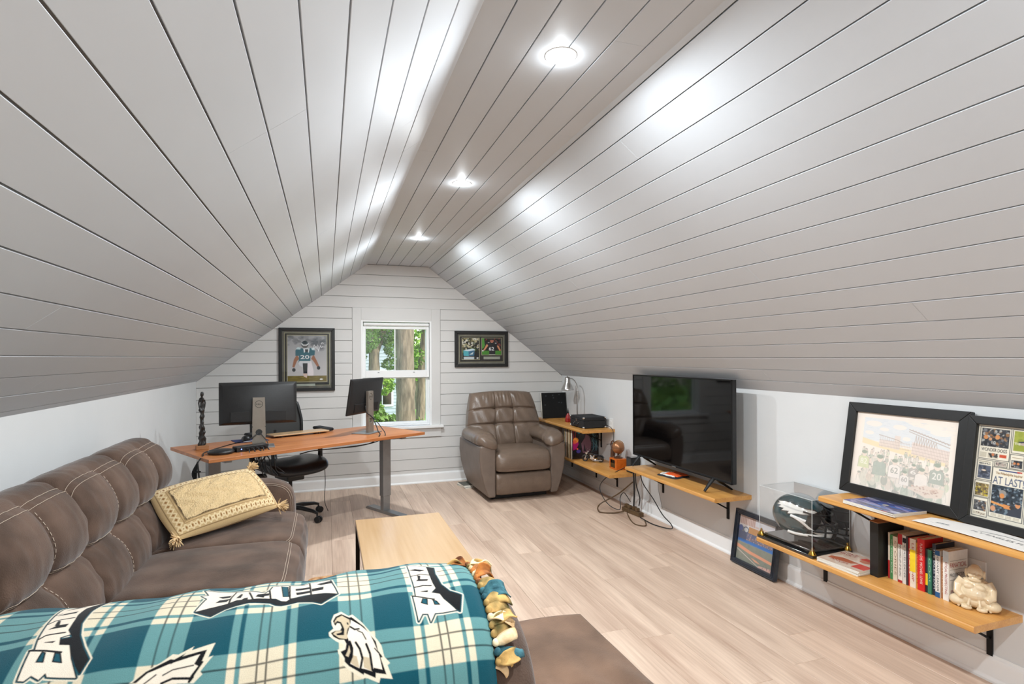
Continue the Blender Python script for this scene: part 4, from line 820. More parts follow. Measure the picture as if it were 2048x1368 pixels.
# lift outwards a little, with soft folds
gx = np.gradient(P, axis=1); gy = np.gradient(P, axis=0); nn = np.cross(gx, gy); nn /= np.linalg.norm(nn, axis=-1)[..., None]; nn *= np.sign(nn[..., 2:3] + 1e-9 + (P[..., 1:2] < 1.03) * 0)
fold = .0035 * np.sin(cv.X * 17 + 2.2 * np.sin(cv.Y * 9)) * np.sin(cv.Y * 6) + .0025 * np.sin(cv.X * 41 + cv.Y * 15)
edgeroll = .010 * np.exp(-((EDGE - cv.X) / .012) ** 2)
P = P + nn * (.004 + fold - edgeroll * .5)[..., None]
bl = thing('blanket', 'teal and cream plaid fleece blanket with team lettering draped over the sofa back', 'blanket', (0, 0, 0))
cl = cv.build('fleece_cloth', 'fleece', bl, P=P)
mb = MB(); mb.grid((P - nn * .0045)[::6, ::10]); obj('lining', mb, 'knot_tan', bl, smooth=80, flip=False)
# knotted fringe along the right edge
def ribbon(p0, d, up, L, wd, curl, rg):
    """one fringe strip: a soft, curled and twisted band of fleece"""
    p0, d, up = Vector(p0), Vector(d).normalized(), Vector(up).normalized(); sd_ = d.cross(up).normalized(); nu, nw = 14, 9; tw0, tw1 = rg.uniform(-.5, .5), rg.uniform(-1.1, 1.1); cu = rg.uniform(.5, 1.5) * (1 if rg.random() < .75 else -1); ph = rg.uniform(0, 6)
    G = np.empty((nu, nw, 3))
    for i in range(nu):
        u = i / (nu - 1); c = p0 + d * (L * u) + up * (curl * math.sin(u * PI * .9) - .5 * L * u * u); a = tw0 + (tw1 - tw0) * u; s_ = sd_ * math.cos(a) + up * math.sin(a); n_ = up * math.cos(a) - sd_ * math.sin(a)
        hw = wd * (.35 + .75 * min(1, u * 3.0))
        for j in range(nw):
            q = -1 + 2 * j / (nw - 1); an = q * cu; r_ = hw / abs(cu); G[i, j] = c + s_ * (r_ * math.sin(an) * (1 if cu > 0 else -1) * (1 if cu > 0 else 1)) + n_ * (r_ * (math.cos(an) - 1) * (1 if cu > 0 else -1) + .0015 * math.sin(9 * u + ph + q))
    mb = MB(); mb.grid(G); return mb
def put_ribbon(*a_, mt):
    o = obj('fringe', ribbon(*a_), mt, bl, smooth=70, flip=False); so_ = o.modifiers.new('solidify', 'SOLIDIFY'); so_.thickness = .0028; so_.offset = 0; return o
rg = np.random.default_rng(11)
seq = ['knot_tan', 'knot_orange', 'knot_tan', 'knot_cream', 'knot_orange', 'knot_cream', 'knot_orange', 'knot_orange', 'knot_tan', 'knot_teal', 'knot_teal', 'knot_tan', 'knot_tan', 'knot_cream', 'knot_tan', 'knot_tan', 'knot_cream', 'knot_teal', 'knot_tan']
for i, mname in enumerate(seq):
    tt = .43 + i * .0172; p = S_bl(np.array(EDGE + .002), np.array(tt)); q = S_bl(np.array(EDGE + .002), np.array(tt + .01)); tan = Vector(q - p).normalized()
    nrm = Vector((0, -tan.z, tan.y)); nrm = nrm if nrm.z > 0 else -nrm
    d = Vector((1, 0, 0)) + tan * rg.uniform(-.45, .45) + nrm * rg.uniform(.1, .5)
    if i < 2: d = Vector((-1, .12, .25)) if i == 0 else Vector((-.6, .5, .1))
    if i == 3: d = Vector((.9, .5, .3))
    wd_ = rg.uniform(.013, .019); L = rg.uniform(.045, .068); p = p + np.array(nrm) * .003
    kn = obj('knot', MB().ell(p + np.array([.004, 0, .001]), (.008, .0075, .0085), nu=10, nv=7), mname, bl)
    put_ribbon(p, d, nrm, L, wd_, rg.uniform(.004, .014), rg, mt=mname)
for i in range(10):                                     # second row hanging below, from the reverse side
    tt = .50 + i * .026; p = S_bl(np.array(EDGE - .004), np.array(tt)); L = rg.uniform(.055, .08)
    put_ribbon(p + np.array([.002, 0, -.012]), (.75, rg.uniform(-.3, .3), -.35), (.5, 0, .6), L, .013, .006, rg, mt=['knot_teal', 'knot_cream', 'knot_teal', 'knot_teal', 'knot_teal', 'knot_tan', 'knot_orange', 'knot_teal', 'knot_tan', 'knot_cream'][i])

# ------------------------------------------------------------------ throw pillow on the sofa
pw, ph_ = .615, .375
cv = Cv(pw, ph_, 300, 184, (198, 168, 122))
bd = .078
cv.rect(bd, bd, pw - bd, ph_ - bd, (224, 196, 150))
def diamonds(x0, y0, dx, dy, n, s):
    for i in range(n):
        cx, cy = x0 + dx * i, y0 + dy * i
        q = [(cx - s, cy), (cx, cy + s * 1.15), (cx + s, cy), (cx, cy - s * 1.15)]; cv.line(q + [q[0]], .0055, (226, 204, 162))
        k = .42; cv.poly([(cx - s * k, cy), (cx, cy + s * k * 1.15), (cx + s * k, cy), (cx, cy - s * k * 1.15)], (142, 98, 54))
for yy in (.043, ph_ - .043): diamonds(.035, yy, .0302, 0, 19, .0155); diamonds(.0501, yy, .0302, 0, 18, .0085)
for xx in (.043, pw - .043): diamonds(xx, .075, 0, .0322, 8, .0155)
for k, cc in ((bd, (92, 72, 50)), (.019, (128, 100, 66)), (.066, (150, 120, 82))): cv.line([(k, k), (pw - k, k), (pw - k, ph_ - k), (k, ph_ - k), (k, k)], .0035, cc)
A = cv.X / pw * 2 - 1; B = cv.Y / ph_ * 2 - 1; c = .10
Xp = A * np.sqrt(1 - c * B * B) * pw / 2; Zp = B * np.sqrt(1 - c * A * A) * ph_ / 2
puff = .085 * ((1 - np.abs(A) ** 2.6) * (1 - np.abs(B) ** 2.6)) ** .62
shag = np.where((np.abs(Xp) < pw / 2 - bd) & (np.abs(Zp) < ph_ / 2 - bd), 1, 0) * (.001 + RNG.random(Xp.shape) * .010 + .004 * np.sin(Xp * 60 + 3 * np.sin(Zp * 40)) )
wob = .004 * np.sin(9 * Xp + 4) * np.sin(13 * Zp)
Fp = np.stack([Xp, -(puff + shag + wob), Zp], -1); Bp_ = np.stack([Xp, .075 * ((1 - np.abs(A) ** 2.6) * (1 - np.abs(B) ** 2.6)) ** .62, Zp], -1)
# plane of the pillow: lower left, lower right, upper left corners read off the room
ll, lr, ulc = Vector((-.735, 3.235, .520)), Vector((-.265, 3.602, .561)), Vector((-.93, 3.461, .731))
ex = (lr - ll).normalized(); ez = (ulc - ll); ez = (ez - ex * ez.dot(ex)).normalized(); ey = ez.cross(ex)
pc = ll + ex * pw / 2 + ez * ph_ / 2 + ey * .02
pil = thing('throw_pillow', 'cream shag pillow with diamond woven border and tassels on the sofa', 'pillow', pc)
pil.rotation_euler = frame_m((0, 0, 0), ex, ey, ez).to_euler()
cv.build('cover', 'woven', pil, P=Fp)
mb = MB(); mb.grid(Bp_[::-1]); obj('back_cover', mb, 'tassel_cream', pil, smooth=80)
def tassel(c, d):
    mb = MB(); rg_ = np.random.default_rng(int(abs(c[0]) * 100 + abs(c[2]) * 31 + 5)); d = Vector(d).normalized()
    for i in range(46):
        v = Vector(rg_.normal(size=3)); v = (d * 1.0 + v * .55).normalized(); L = rg_.uniform(.035, .06); p = Vector(c); m_ = p + v * L * .5; e_ = p + v * L + Vector((0, -.004, -.012))
        mb.tube([p, m_, e_], [.004, .0045, .002], 5)
    mb.ell(c, (.013, .013, .013), nu=10, nv=8); return mb
for sx in (-1, 1):
    for sz in (-1, 1): obj('tassel', tassel((sx * (pw / 2 - .018), -.004, sz * (ph_ / 2 - .016)), (sx, -.2, sz * .5)), 'tassel_cream', pil, smooth=60)

# ------------------------------------------------------------------ coffee table and rug
ct = thing('coffee_table', 'pale wooden coffee table with black metal legs behind the blanket', 'table', (.425, 3.02, .008))
W_, D_, TZ = .52, 1.04, .45 - .008
obj('tabletop', MB().box((0, 0, TZ - .012), (W_, D_, .024)), 'table_birch', ct, bevel=.003)
for sx in (-1, 1):
    for sy in (-1, 1): obj('leg', MB().box((sx * (W_ / 2 - .013), sy * (D_ / 2 - .013), (TZ - .024) / 2), (.024, .024, TZ - .024)), 'black_metal', ct, bevel=.002)
mb = MB()
for sx in (-1, 1): mb.box((sx * (W_ / 2 - .013), 0, TZ - .036), (.02, D_ - .05, .02))
for sy in (-1, 1): mb.box((0, sy * (D_ / 2 - .013), TZ - .036), (W_ - .05, .02, .02))
obj('rail', mb, 'black_metal', ct, bevel=.002)
rx0, rx1, ry0, ry1 = -.12, .92, 2.15, 3.865
pts = []
for cx, cy, a0 in ((rx1 - .05, ry1 - .05, 0), (rx0 + .05, ry1 - .05, 90), (rx0 + .05, ry0 + .05, 180), (rx1 - .05, ry0 + .05, 270)):
    for k in range(7): a = math.radians(a0 + 15 * k); pts.append((cx + .05 * math.cos(a), cy + .05 * math.sin(a)))
rug = tag(obj('rug', MB().prism(pts, .0075, Matrix.Translation((0, 0, .0003))), 'rug_jute', bevel=.002), 'flat tan woven rug under the coffee table', 'rug')

# ------------------------------------------------------------------ recliner
rc = thing('recliner', 'brown leather recliner armchair with tufted back near the gable wall', 'armchair', (1.885, 5.715, 0), rz=math.radians(1.5))
obj('base', MB().box((0, .02, .025), (.62, .62, .05)), 'black_plastic', rc, bevel=.006)
for s in (-1, 1):
    pg = [(s * .298, .05), (s * .375, .05), (s * .415, .16), (s * .452, .30), (s * .468, .44), (s * .462, .565), (s * .298, .575)]
    mb = MB(); mb.prism(pg, .80, frame_m((0, -.43, 0), (1, 0, 0), (0, 0, 1), (0, 1, 0))); obj('side_panel', mb, 'leather_side', rc, bevel=.018, seg=3)
    prof = [(-.115, .0), (-.10, -.035), (-.04, -.05), (.05, -.045), (.105, -.03), (.118, .01), (.095, .06), (.03, .085), (-.05, .08), (-.10, .045)]
    prof = [(s * a, b) for a, b in prof]
    def armb(P, u, s=s):
        Y = P[:, 1] - .445; f = np.clip((-.22 - Y) / .22, 0, 1) ** 1.5
        return np.stack([P[:, 0] + s * .372 - s * .012 * f, Y, P[:, 2] + .608 - .045 * f * np.clip(1 - P[:, 0] * s * 6, 0, 2.2)], 1)
    mb, _, _ = cushion(prof, .74, 50, 4, lambda u, v, q: .0035 * math.sin(30 * u) * math.sin(40 * q[0]) * (u < -.3) + .002 * math.sin(50 * u), 7, bend=armb); obj('arm_pad', mb, 'leather_brown', rc, smooth=80)
prof = [(.30, .30), (.28, .46), (.05, .495), (-.22, .505), (-.38, .495), (-.455, .46), (-.478, .40), (-.468, .33), (-.42, .295), (-.1, .29)]
mb, _, _ = cushion(prof, .60, 36, 10, lambda u, v, q: .003 * math.sin(40 * q[1]) * (abs(u) > .75) + .008 * (1 - u * u) * (q[1] > .47), 7, bend=lambda P, u: np.stack([P[:, 1] - .30, P[:, 0], P[:, 2]], 1)); obj('seat_cushion', mb, 'leather_brown', rc, smooth=80)
prof = [(-.30, .07), (-.30, .27), (-.40, .288), (-.445, .265), (-.458, .18), (-.445, .09), (-.40, .065)]
def fr_d(u, v, q): return -.006 * math.exp(-((abs(u) - .36) / .03) ** 2) * (q[0] < -.38) + .003 * math.sin(60 * q[1]) * (u < -.85)
mb, _, _ = cushion(prof, .595, 40, 14, fr_d, 7, bend=lambda P, u: np.stack([P[:, 1] - .2975, P[:, 0], P[:, 2]], 1)); obj('footrest', mb, 'leather_brown', rc, smooth=80)
def bk(A, B):
    d = .12 * ((1 - np.abs(A) ** 5) * (1 - np.abs(B) ** 6)) ** .5
    crease = 0
    for ca in (-.26, .24): crease = crease + .016 * np.exp(-((A - ca - .02 * np.sin(4 * B)) / .03) ** 2) * np.where(np.abs(B) < .9, 1, .3)
    for cb in (-.16, .36): crease = crease + .020 * np.exp(-((B - cb + .03 * np.abs(A)) / .03) ** 2)
    for ca in (-.26, .24):
        for cb in (-.16, .36): crease = crease + .034 * np.exp(-np.hypot((A - ca) / .10, (B - cb) / .09) ** 1.2)
    return d - crease * np.clip(d / .11, 0, 1) + .003 * np.sin(22 * A + 9 * B) * np.clip(d / .11, 0, 1) + .004 * np.sin(60 * A) * np.exp(-((B - .75) / .2) ** 2) * np.exp(-(A / .5) ** 2)
mb, Fb = pillow(.86, .67, bk, lambda A, B: .09 * ((1 - A ** 8) * (1 - B ** 8)) ** .5, 120, 100, c=.26)
v = np.array(mb.v); wtop = 1 - .10 * np.clip(v[:, 2] / .33, -.3, 1); v[:, 0] *= wtop
th_ = math.radians(-17); v2 = v.copy(); v2[:, 1] = v[:, 1] * math.cos(th_) - v[:, 2] * math.sin(th_); v2[:, 2] = v[:, 1] * math.sin(th_) + v[:, 2] * math.cos(th_)
v2 += np.array([0, .225, .745]); mb.v = [tuple(p) for p in v2]; back = obj('backrest', mb, 'leather_brown', rc, smooth=80)
# ------------------------------------------------------------------ desk
DA = math.radians(29); DZ = .77
dux = Vector((math.cos(DA), math.sin(DA), 0)); duy = Vector((-math.sin(DA), math.cos(DA), 0)); DN = Vector((-.75, 4.155, 0))
def dk(u, v, z=0): p = DN + dux * u + duy * v; return (p.x, p.y, z)          # along, across, height -> world
desk = thing('desk', 'oak topped standing desk with grey metal legs turned towards the window', 'desk', DN, rz=DA)
DL, DD = 1.83, .80
obj('desktop', MB().box((DL / 2, DD / 2, DZ - .0125), (DL, DD, .025)), 'desk_oak', desk, bevel=.003)
mb = MB()
for v in (.30, .50): mb.box((DL / 2, v, DZ - .045), (1.42, .03, .038))
for u in (.16, 1.66): mb.box((u, DD / 2, DZ - .04), (.05, .62, .028))
obj('frame_rail', mb, 'grey_metal', desk, bevel=.003)
for u in (.16, 1.66):
    leg = obj('leg', MB().box((u, .38, .44), (.085, .06, .56)), 'grey_metal', desk, bevel=.003)
    obj('leg_inner', MB().box((u, .38, .10), (.072, .05, .15)), 'grey_metal', leg, bevel=.002)
    mb = MB(); mb.prism([(-.29, .0), (.29, .0), (.29, .012), (.26, .028), (-.26, .028), (-.29, .012)], .075, frame_m((u - .0375, .36, 0), (0, 1, 0), (0, 0, 1), (1, 0, 0))); obj('foot', mb, 'grey_metal', leg, bevel=.002)

def monitor(label, loc, rz, tilt, zc, wd=.545, ht=.322):
    """local: screen faces +y, back and stand column towards -y, origin on the desk"""
    t = thing('monitor', label, 'monitor', loc, rz=rz, group='monitors on the desk')
    R_ = Matrix.Rotation(tilt, 4, 'X'); T_ = Matrix.Translation((0, .045, zc))
    M_ = T_ @ R_
    mb = MB(); mb.box((0, 0, 0), (wd, .014, ht)); mb.v = [tuple(M_ @ Vector(p)) for p in mb.v]; body = obj('panel', mb, 'black_plastic', t, bevel=.004)
    mb = MB(); mb.add([(-wd * .495, -.007, -ht * .49), (wd * .495, -.007, -ht * .49), (wd * .495, -.007, ht * .49), (-wd * .495, -.007, ht * .49), (-wd * .44, -.024, -ht * .44), (wd * .44, -.024, -ht * .44), (wd * .44, -.020, ht * .40), (-wd * .44, -.020, ht * .40)],
        [(0, 1, 2, 3), (7, 6, 5, 4), (0, 4, 5, 1), (1, 5, 6, 2), (2, 6, 7, 3), (3, 7, 4, 0)]); mb.v = [tuple(M_ @ Vector(p)) for p in mb.v]; obj('back_housing', mb, 'black_plastic', body, bevel=.004, seg=3)
    mb = MB(); mb.box((0, .0078, .006), (wd - .012, .002, ht - .022)); mb.v = [tuple(M_ @ Vector(p)) for p in mb.v]; obj('screen', mb, 'screen_black', body, smooth=0)
    mb = MB(); mb.box((.11, -.026, -ht * .31), (.17, .008, .075)); mb.box((-.11, -.026, -ht * .31), (.17, .008, .075)); mb.v = [tuple(M_ @ Vector(p)) for p in mb.v]; obj('port_cover', mb, 'black_plastic', body, bevel=.002)
    # stand: tapered flat column with a cable hole
    hw0, hw1, Hc = .047, .042, zc + .045; n = 28; zh, rh = .115, .024; prof = [(-hw0, .006), (hw0, .006), (hw1, Hc), (-hw1, Hc)]
    vs, fs = [], []
    ring = [(rh * math.cos(2 * PI * k / n), zh + rh * math.sin(2 * PI * k / n)) for k in range(n)]
    sq = []
    for k in range(n):
        a = 2 * PI * k / n; c_, s_ = math.cos(a), math.sin(a); q = 1 / max(abs(c_), abs(s_)); sq.append((hw0 * .985 * c_ * q, zh + hw0 * s_ * q))
    mb = MB()
    for yy in (-.012, .012):
        mb.add([(x_, yy, z_) for x_, z_ in ring] + [(x_, yy, z_) for x_, z_ in sq], [(k, (k + 1) % n, n + (k + 1) % n, n + k) for k in range(n)])
        zt_, zb_ = zh + hw0, zh - hw0
        mb.add([(-hw0 * .985, yy, zt_), (hw0 * .985, yy, zt_), (hw1, yy, Hc), (-hw1, yy, Hc)], [(0, 1, 2, 3)]); mb.add([(-hw0, yy, .006), (hw0, yy, .006), (hw0 * .985, yy, zb_), (-hw0 * .985, yy, zb_)], [(0, 1, 2, 3)])
    mb.add([(x_, yy, z_) for yy in (-.012, .012) for x_, z_ in ring], [(k, (k + 1) % n, n + (k + 1) % n, n + k) for k in range(n)])
    per = [(-hw0, .006), (hw0, .006), (hw0 * .985, zh - hw0), (hw0 * .985, zh + hw0), (hw1, Hc), (-hw1, Hc), (-hw0 * .985, zh + hw0), (-hw0 * .985, zh - hw0)]
    k8 = len(per); mb.add([(x_, yy, z_) for yy in (-.012, .012) for x_, z_ in per], [(k, (k + 1) % k8, k8 + (k + 1) % k8, k8 + k) for k in range(k8)])
    st = obj('stand', mb, 'stand_metal', t, smooth=30)
    mb = MB(); mb.ring((0, -.0125, Hc - .05), .026, .0014, 'y', 36, 6); obj('badge_ring', mb, 'black_plastic', st)
    text_part('badge_lettering', 'DELL', 'black_plastic', st, frame_m((0, -.0128, Hc - .056), (1, 0, 0), (0, 0, 1), (0, -1, 0)), .012, .040)
    obj('hinge', MB().box((0, .02, zc + .01), (.07, .045, .06)), 'black_plastic', st, bevel=.004)
    obj('stand_base', MB().box((0, .03, .004), (.22, .18, .008)), 'grey_metal', t, bevel=.003)
    return t
m1 = monitor('black monitor with grey stand nearest the sofa, back to the camera', (-.49, 4.615, DZ), math.radians(7), 0, .335)
m2 = monitor('black monitor seen from behind at the window end of the desk', (.37, 5.15, DZ), math.radians(55), math.radians(9), .335)

# things on the desk
r_ = DA
t = thing('statuette', 'tall slender black carved figure on a wooden block on the desk', 'statue', (-.884, 4.66, DZ), rz=.3)
obj('plinth', MB().box((0, 0, .015), (.085, .06, .03)), 'box_wood', t, bevel=.004)
mb = MB(); prof = []
for i in range(90):
    u = i / 89; z_ = .03 + .40 * u
    r0 = np.interp(u, [0, .08, .2, .32, .42, .46, .52, .58, .66, .74, .80, .84, .88, .90, .93, .97, 1], [.026, .025, .02, .024, .019, .016, .022, .014, .02, .013, .011, .019, .019, .007, .014, .013, .009]); prof.append((r0 * .78 * (1 + .10 * math.sin(u * 60)), z_))
mb.lathe(prof, n=20, mod=lambda a, z_: 1 + .30 * math.sin(2 * a + z_ * 24) * (z_ < .37) + .18 * math.sin(3 * a - z_ * 70))
obj('figure', mb, 'dark_carved', t, smooth=60)
mb = MB()
for s in (-1, 1): mb.tube([(s * .016, 0, .37), (s * .021, .002, .345), (s * .017, -.004, .315), (s * .010, -.012, .29)], [.006, .005, .005, .004], 8)
obj('arms', mb, 'dark_carved', t, smooth=60)
t = thing('charging_pad', 'round black charging pad at the near corner of the desk', 'charger', (-.715, 4.405, DZ))
obj('body', MB().lathe([(0, 0), (.078, 0), (.086, .006), (.088, .016), (.083, .024), (.06, .029), (0, .030)], n=40), 'black_plastic', t)
obj('rim', MB().ring((0, 0, .0235), .079, .0022, 'z', 40, 6), 'black_gloss', t)
t = thing('docking_station', 'black docking hub with many cables at the foot of the nearest monitor', 'hub', (-.535, 4.50, DZ), rz=math.radians(33))
obj('body', MB().box((0, 0, .019), (.235, .075, .038)), 'black_plastic', t, bevel=.005)
mb = MB()
for k in range(5): mb.box((-.045 + .035 * k, -.043, .018), (.018, .016, .010))
obj('plug', mb, 'cable_black', t, bevel=.001)
obj('power_light', MB().ell((-.085, -.038, .02), (.004, .002, .004), nu=8, nv=6), emit_mat('led_blue', (60, 110, 255), 6), t)
t = thing('mouse_pad', 'navy mouse pad on the desk behind the nearest monitor', 'mouse pad', (-.60, 5.02, DZ), rz=math.radians(20))
mat('pad_navy', (38, 46, 92), rough=.85, var=.3, scale=18)
obj('pad', MB().box((0, 0, .0015), (.25, .20, .003)), 'pad_navy', t, bevel=.001)
obj('printed_stripe', MB().box((-.02, -.06, .0034), (.16, .02, .0006)), 'cloth_white', t, smooth=0)
t = thing('computer_mouse', 'black computer mouse on the navy mouse pad', 'mouse', (-.635, 5.04, DZ + .0033), rz=math.radians(110))
mb = MB(); A, B = np.meshgrid(np.linspace(-1, 1, 24), np.linspace(-1, 1, 16), indexing='ij'); X = A * .052 * np.sqrt(1 - .3 * B * B); Y = B * .032 * np.sqrt(1 - .3 * A * A) * (1 - .1 * np.exp(-((A) / .3) ** 2)); Z = .036 * np.clip((1 - np.abs(A) ** 3.0) * (1 - np.abs(B) ** 3.2), 0, 1) ** .6 * (1 - .2 * A)
mb.grid(np.stack([X, Y, Z], -1)); mb.grid(np.stack([X, Y, 0 * Z], -1)[::-1]); obj('shell', mb, 'black_plastic', t, smooth=70)
obj('wheel', MB().ring((.028, 0, .030), .006, .003, 'y', 16, 6), 'grey_metal', t)
t = thing('keyboard_tray', 'long pale wooden keyboard riser on the desk', 'keyboard stand', (-.235, 5.245, DZ), rz=math.radians(26.5))
obj('board', MB().box((0, 0, .020), (.50, .16, .011)), 'table_birch', t, bevel=.003)
for x_ in (-.17, .17):
    for y_ in (-.05, .05): obj('foot', MB().cyl((x_, y_, 0), (x_, y_, .0145), .012, .010, 12), 'black_plastic', t)
def cable(name, label, pts, r, mt='cable_black', n=8, cat='cable', group=None):
    P = catmull(pts, 10); mb = MB(); mb.tube([tuple(p) for p in P], r, n); return tag(obj(name, mb, mt, smooth=60), label, cat, group)
G_ = 'desk cables'
cable('cable', 'black cable from the monitor stand across to the desk corner', [(-.49, 4.598, DZ + .112), (-.56, 4.55, DZ + .07), (-.70, 4.60, DZ + .03), (-.80, 4.54, DZ + .008), (-.83, 4.42, DZ + .006), (-.815, 4.33, DZ + .004), (-.835, 4.24, DZ - .05), (-.84, 4.23, DZ - .25)], .004, group=G_)
cable('cable', 'black cable lying from the charging pad to the docking hub', [(-.79, 4.46, DZ + .006), (-.72, 4.55, DZ + .005), (-.65, 4.55, DZ + .005), (-.61, 4.47, DZ + .012)], .003, group=G_)
hubm = Matrix.Translation((-.535, 4.50, DZ)) @ Matrix.Rotation(math.radians(33), 4, 'Z')
for k in range(5):
    a = hubm @ Vector((-.045 + .035 * k, -.055, .018)); e = Vector((a.x + .02 + .03 * (k % 3), a.y - .035 + .02 * k * .3, 0))
    cable('cable', ['first', 'second', 'third', 'fourth', 'rightmost'][k] + ' black cable hanging from the docking hub over the desk edge', [a, (a.x + .012, a.y - .035, DZ + .012), (e.x, e.y - .035, DZ - .05), (e.x + .02, e.y - .02, DZ - .16), (e.x + .03 + .012 * k, e.y + .04, DZ - .20), (e.x + .01, e.y + .06, DZ - .14)], .004, group=G_)
cable('cable', 'thin black cable looping from the monitor stand hole to the hub', [(-.475, 4.60, DZ + .105), (-.43, 4.57, DZ + .05), (-.42, 4.56, DZ + .02), (-.43, 4.53, DZ + .03)], .003, group=G_)
t = thing('cable_bundle', 'coiled black cable bundle hanging at the desk corner by the wall', 'cable', (-.83, 4.235, DZ - .08)); mb = MB()
for k in range(6):
    P = catmull([(0, 0, .06), (-.015 - .004 * k, .005 * (k % 2), -.03), (-.012 + .006 * k, .01, -.13), (.012 + .003 * k, -.005, -.12), (.008, -.004 * k, -.03), (0, 0, .06)], 8); mb.tube([tuple(p) for p in P], .0035, 6)
obj('coil', mb, 'cable_black', t); obj('tie', MB().ring((0, 0, -.01), .016, .004, 'z', 16, 6), 'black_plastic', t)
t = thing('cable_bundle', 'loose tangle of black cables hanging under the desktop', 'cable', (-.50, 4.50, DZ - .09)); mb = MB(); rg = np.random.default_rng(2)
for k in range(7):
    P = catmull([(rg.uniform(-.07, .05), rg.uniform(-.03, .03), .055), (rg.uniform(-.05, .05), rg.uniform(-.03, .03), -.02), (rg.uniform(-.06, .06), rg.uniform(-.03, .03), -.05), (rg.uniform(-.02, .1), rg.uniform(-.03, .03), .055)], 8); mb.tube([tuple(p) for p in P], .003, 6)
obj('coil', mb, 'cable_black', t)
m2w = Vector((.355, 5.14, DZ))
cable('cable', 'black cable from the window end monitor under the desktop', [(.33, 5.115, 1.02), (.34, 5.09, .96), (.385, 5.09, .92), (.42, 5.05, .84), (.43, 4.99, .80), (.44, 4.93, .785), (.41, 4.85, .76), (.33, 4.80, .725), (.1, 4.72, .715), (-.1, 4.62, .72), (-.2, 4.62, .70)], .0045, group=G_)
cable('cable', 'second black cable from the window end monitor hanging over the desk edge', [(.37, 5.10, .93), (.41, 5.07, .90), (.46, 5.02, .83), (.485, 4.97, .79), (.475, 4.90, .765), (.40, 4.83, .735), (.25, 4.77, .715), (.12, 4.75, .71)], .004, group=G_)
cable('cable', 'thin black cable dangling from the chair seat to the floor', [(-.02, 5.42, .46), (-.015, 5.42, .3), (-.02, 5.43, .12), (.01, 5.44, .02)], .003, group=G_)

# ------------------------------------------------------------------ office chair behind the desk
ch = thing('office_chair', 'black office chair with mesh back behind the desk', 'chair', (-.31, 5.335, 0), rz=DA)     # local: faces -y
for k in range(5):
    a = math.radians(k * 72 - 66) ; c_, s_ = math.cos(a), math.sin(a); R_ = .285
    lg = obj('base_leg', MB().tube([(0, 0, .115), (c_ * .12, s_ * .12, .115), (c_ * .24, s_ * .24, .098), (c_ * R_, s_ * R_, .082)], [.030, .026, .02, .014], 10, flat=.75), 'black_plastic', ch, smooth=60)
    mb = MB(); mb.cyl((c_ * R_, s_ * R_, .085), (c_ * R_, s_ * R_, .055), .007, None, 10)
    for s2 in (-1, 1): mb.cyl((c_ * R_ + s_ * .006 * s2 + .012 * c_, s_ * R_ - c_ * .006 * s2 + .012 * s_, .03), (c_ * R_ + s_ * .024 * s2 + .012 * c_, s_ * R_ - c_ * .024 * s2 + .012 * s_, .03), .0295, .027, 20)
    obj('caster', mb, 'black_plastic', lg, smooth=40)
mb = MB(); mb.cyl((0, 0, .10), (0, 0, .24), .034, .03, 20); mb.cyl((0, 0, .24), (0, 0, .38), .016, None, 16); obj('gas_lift', mb, 'black_plastic', ch)
obj('mechanism', MB().box((0, .02, .40), (.16, .26, .07)), 'black_plastic', ch, bevel=.012)
prof = [(.25, .45), (.25, .51), (.15, .535), (-.05, .54), (-.2, .525), (-.27, .485), (-.265, .44), (-.18, .425), (.1, .43)]
mb, _, _ = cushion(prof, .53, 36, 5, None, 7, bend=lambda P, u: np.stack([P[:, 1] - .265, P[:, 0], P[:, 2] + .03 * (abs(u) ** 2.5)], 1)); obj('seat', mb, 'leather_black', ch, smooth=80)
A, B = np.meshgrid(np.linspace(-1, 1, 30), np.linspace(0, 1, 30), indexing='ij'); hw = np.interp(B, [0, .15, .5, .85, 1], [.20, .235, .235, .205, .17]) * (1 - 0 * A)
X = A * hw; Y = .27 - .05 * np.sin(B * PI * .9) + .08 * B + .05 * (1 - np.abs(A) ** 2) ; Z = .60 + .53 * B - .03 * (np.abs(A) ** 4) * (B > .8)
mb = MB(); mb.grid(np.stack([X, Y, Z], -1)); o = obj('backrest_mesh', mb, 'mesh_grey', ch, smooth=80); so = o.modifiers.new('solidify', 'SOLIDIFY'); so.thickness = .012
rim = [np.stack([X, Y, Z], -1)[i, j] for i, j in [(0, j) for j in range(30)] + [(i, 29) for i in range(30)] + [(29, j) for j in range(29, -1, -1)] + [(i, 0) for i in range(29, -1, -1)]]
obj('back_frame', MB().tube([tuple(p) for p in rim], .014, 8), 'black_plastic', ch, smooth=60)
obj('back_upright', MB().tube([(0, .12, .42), (0, .30, .44), (0, .345, .58), (0, .32, .78)], [.03, .03, .026, .02], 10), 'black_plastic', ch, smooth=60)
obj('lumbar_pad', MB().box((0, .33, .74), (.30, .02, .10)), 'black_plastic', ch, bevel=.008)
for s in (-1, 1):
    ar = obj('armrest', MB().tube([(s * .20, .05, .42), (s * .31, .05, .43), (s * .315, .05, .50), (s * .315, .05, .775)], [.02, .022, .022, .018], 10), 'black_plastic', ch, smooth=60)
    obj('arm_pad', MB().box((s * .315, -.005, .79), (.085, .25, .028)), 'black_fabric', ar, bevel=.012, seg=3)

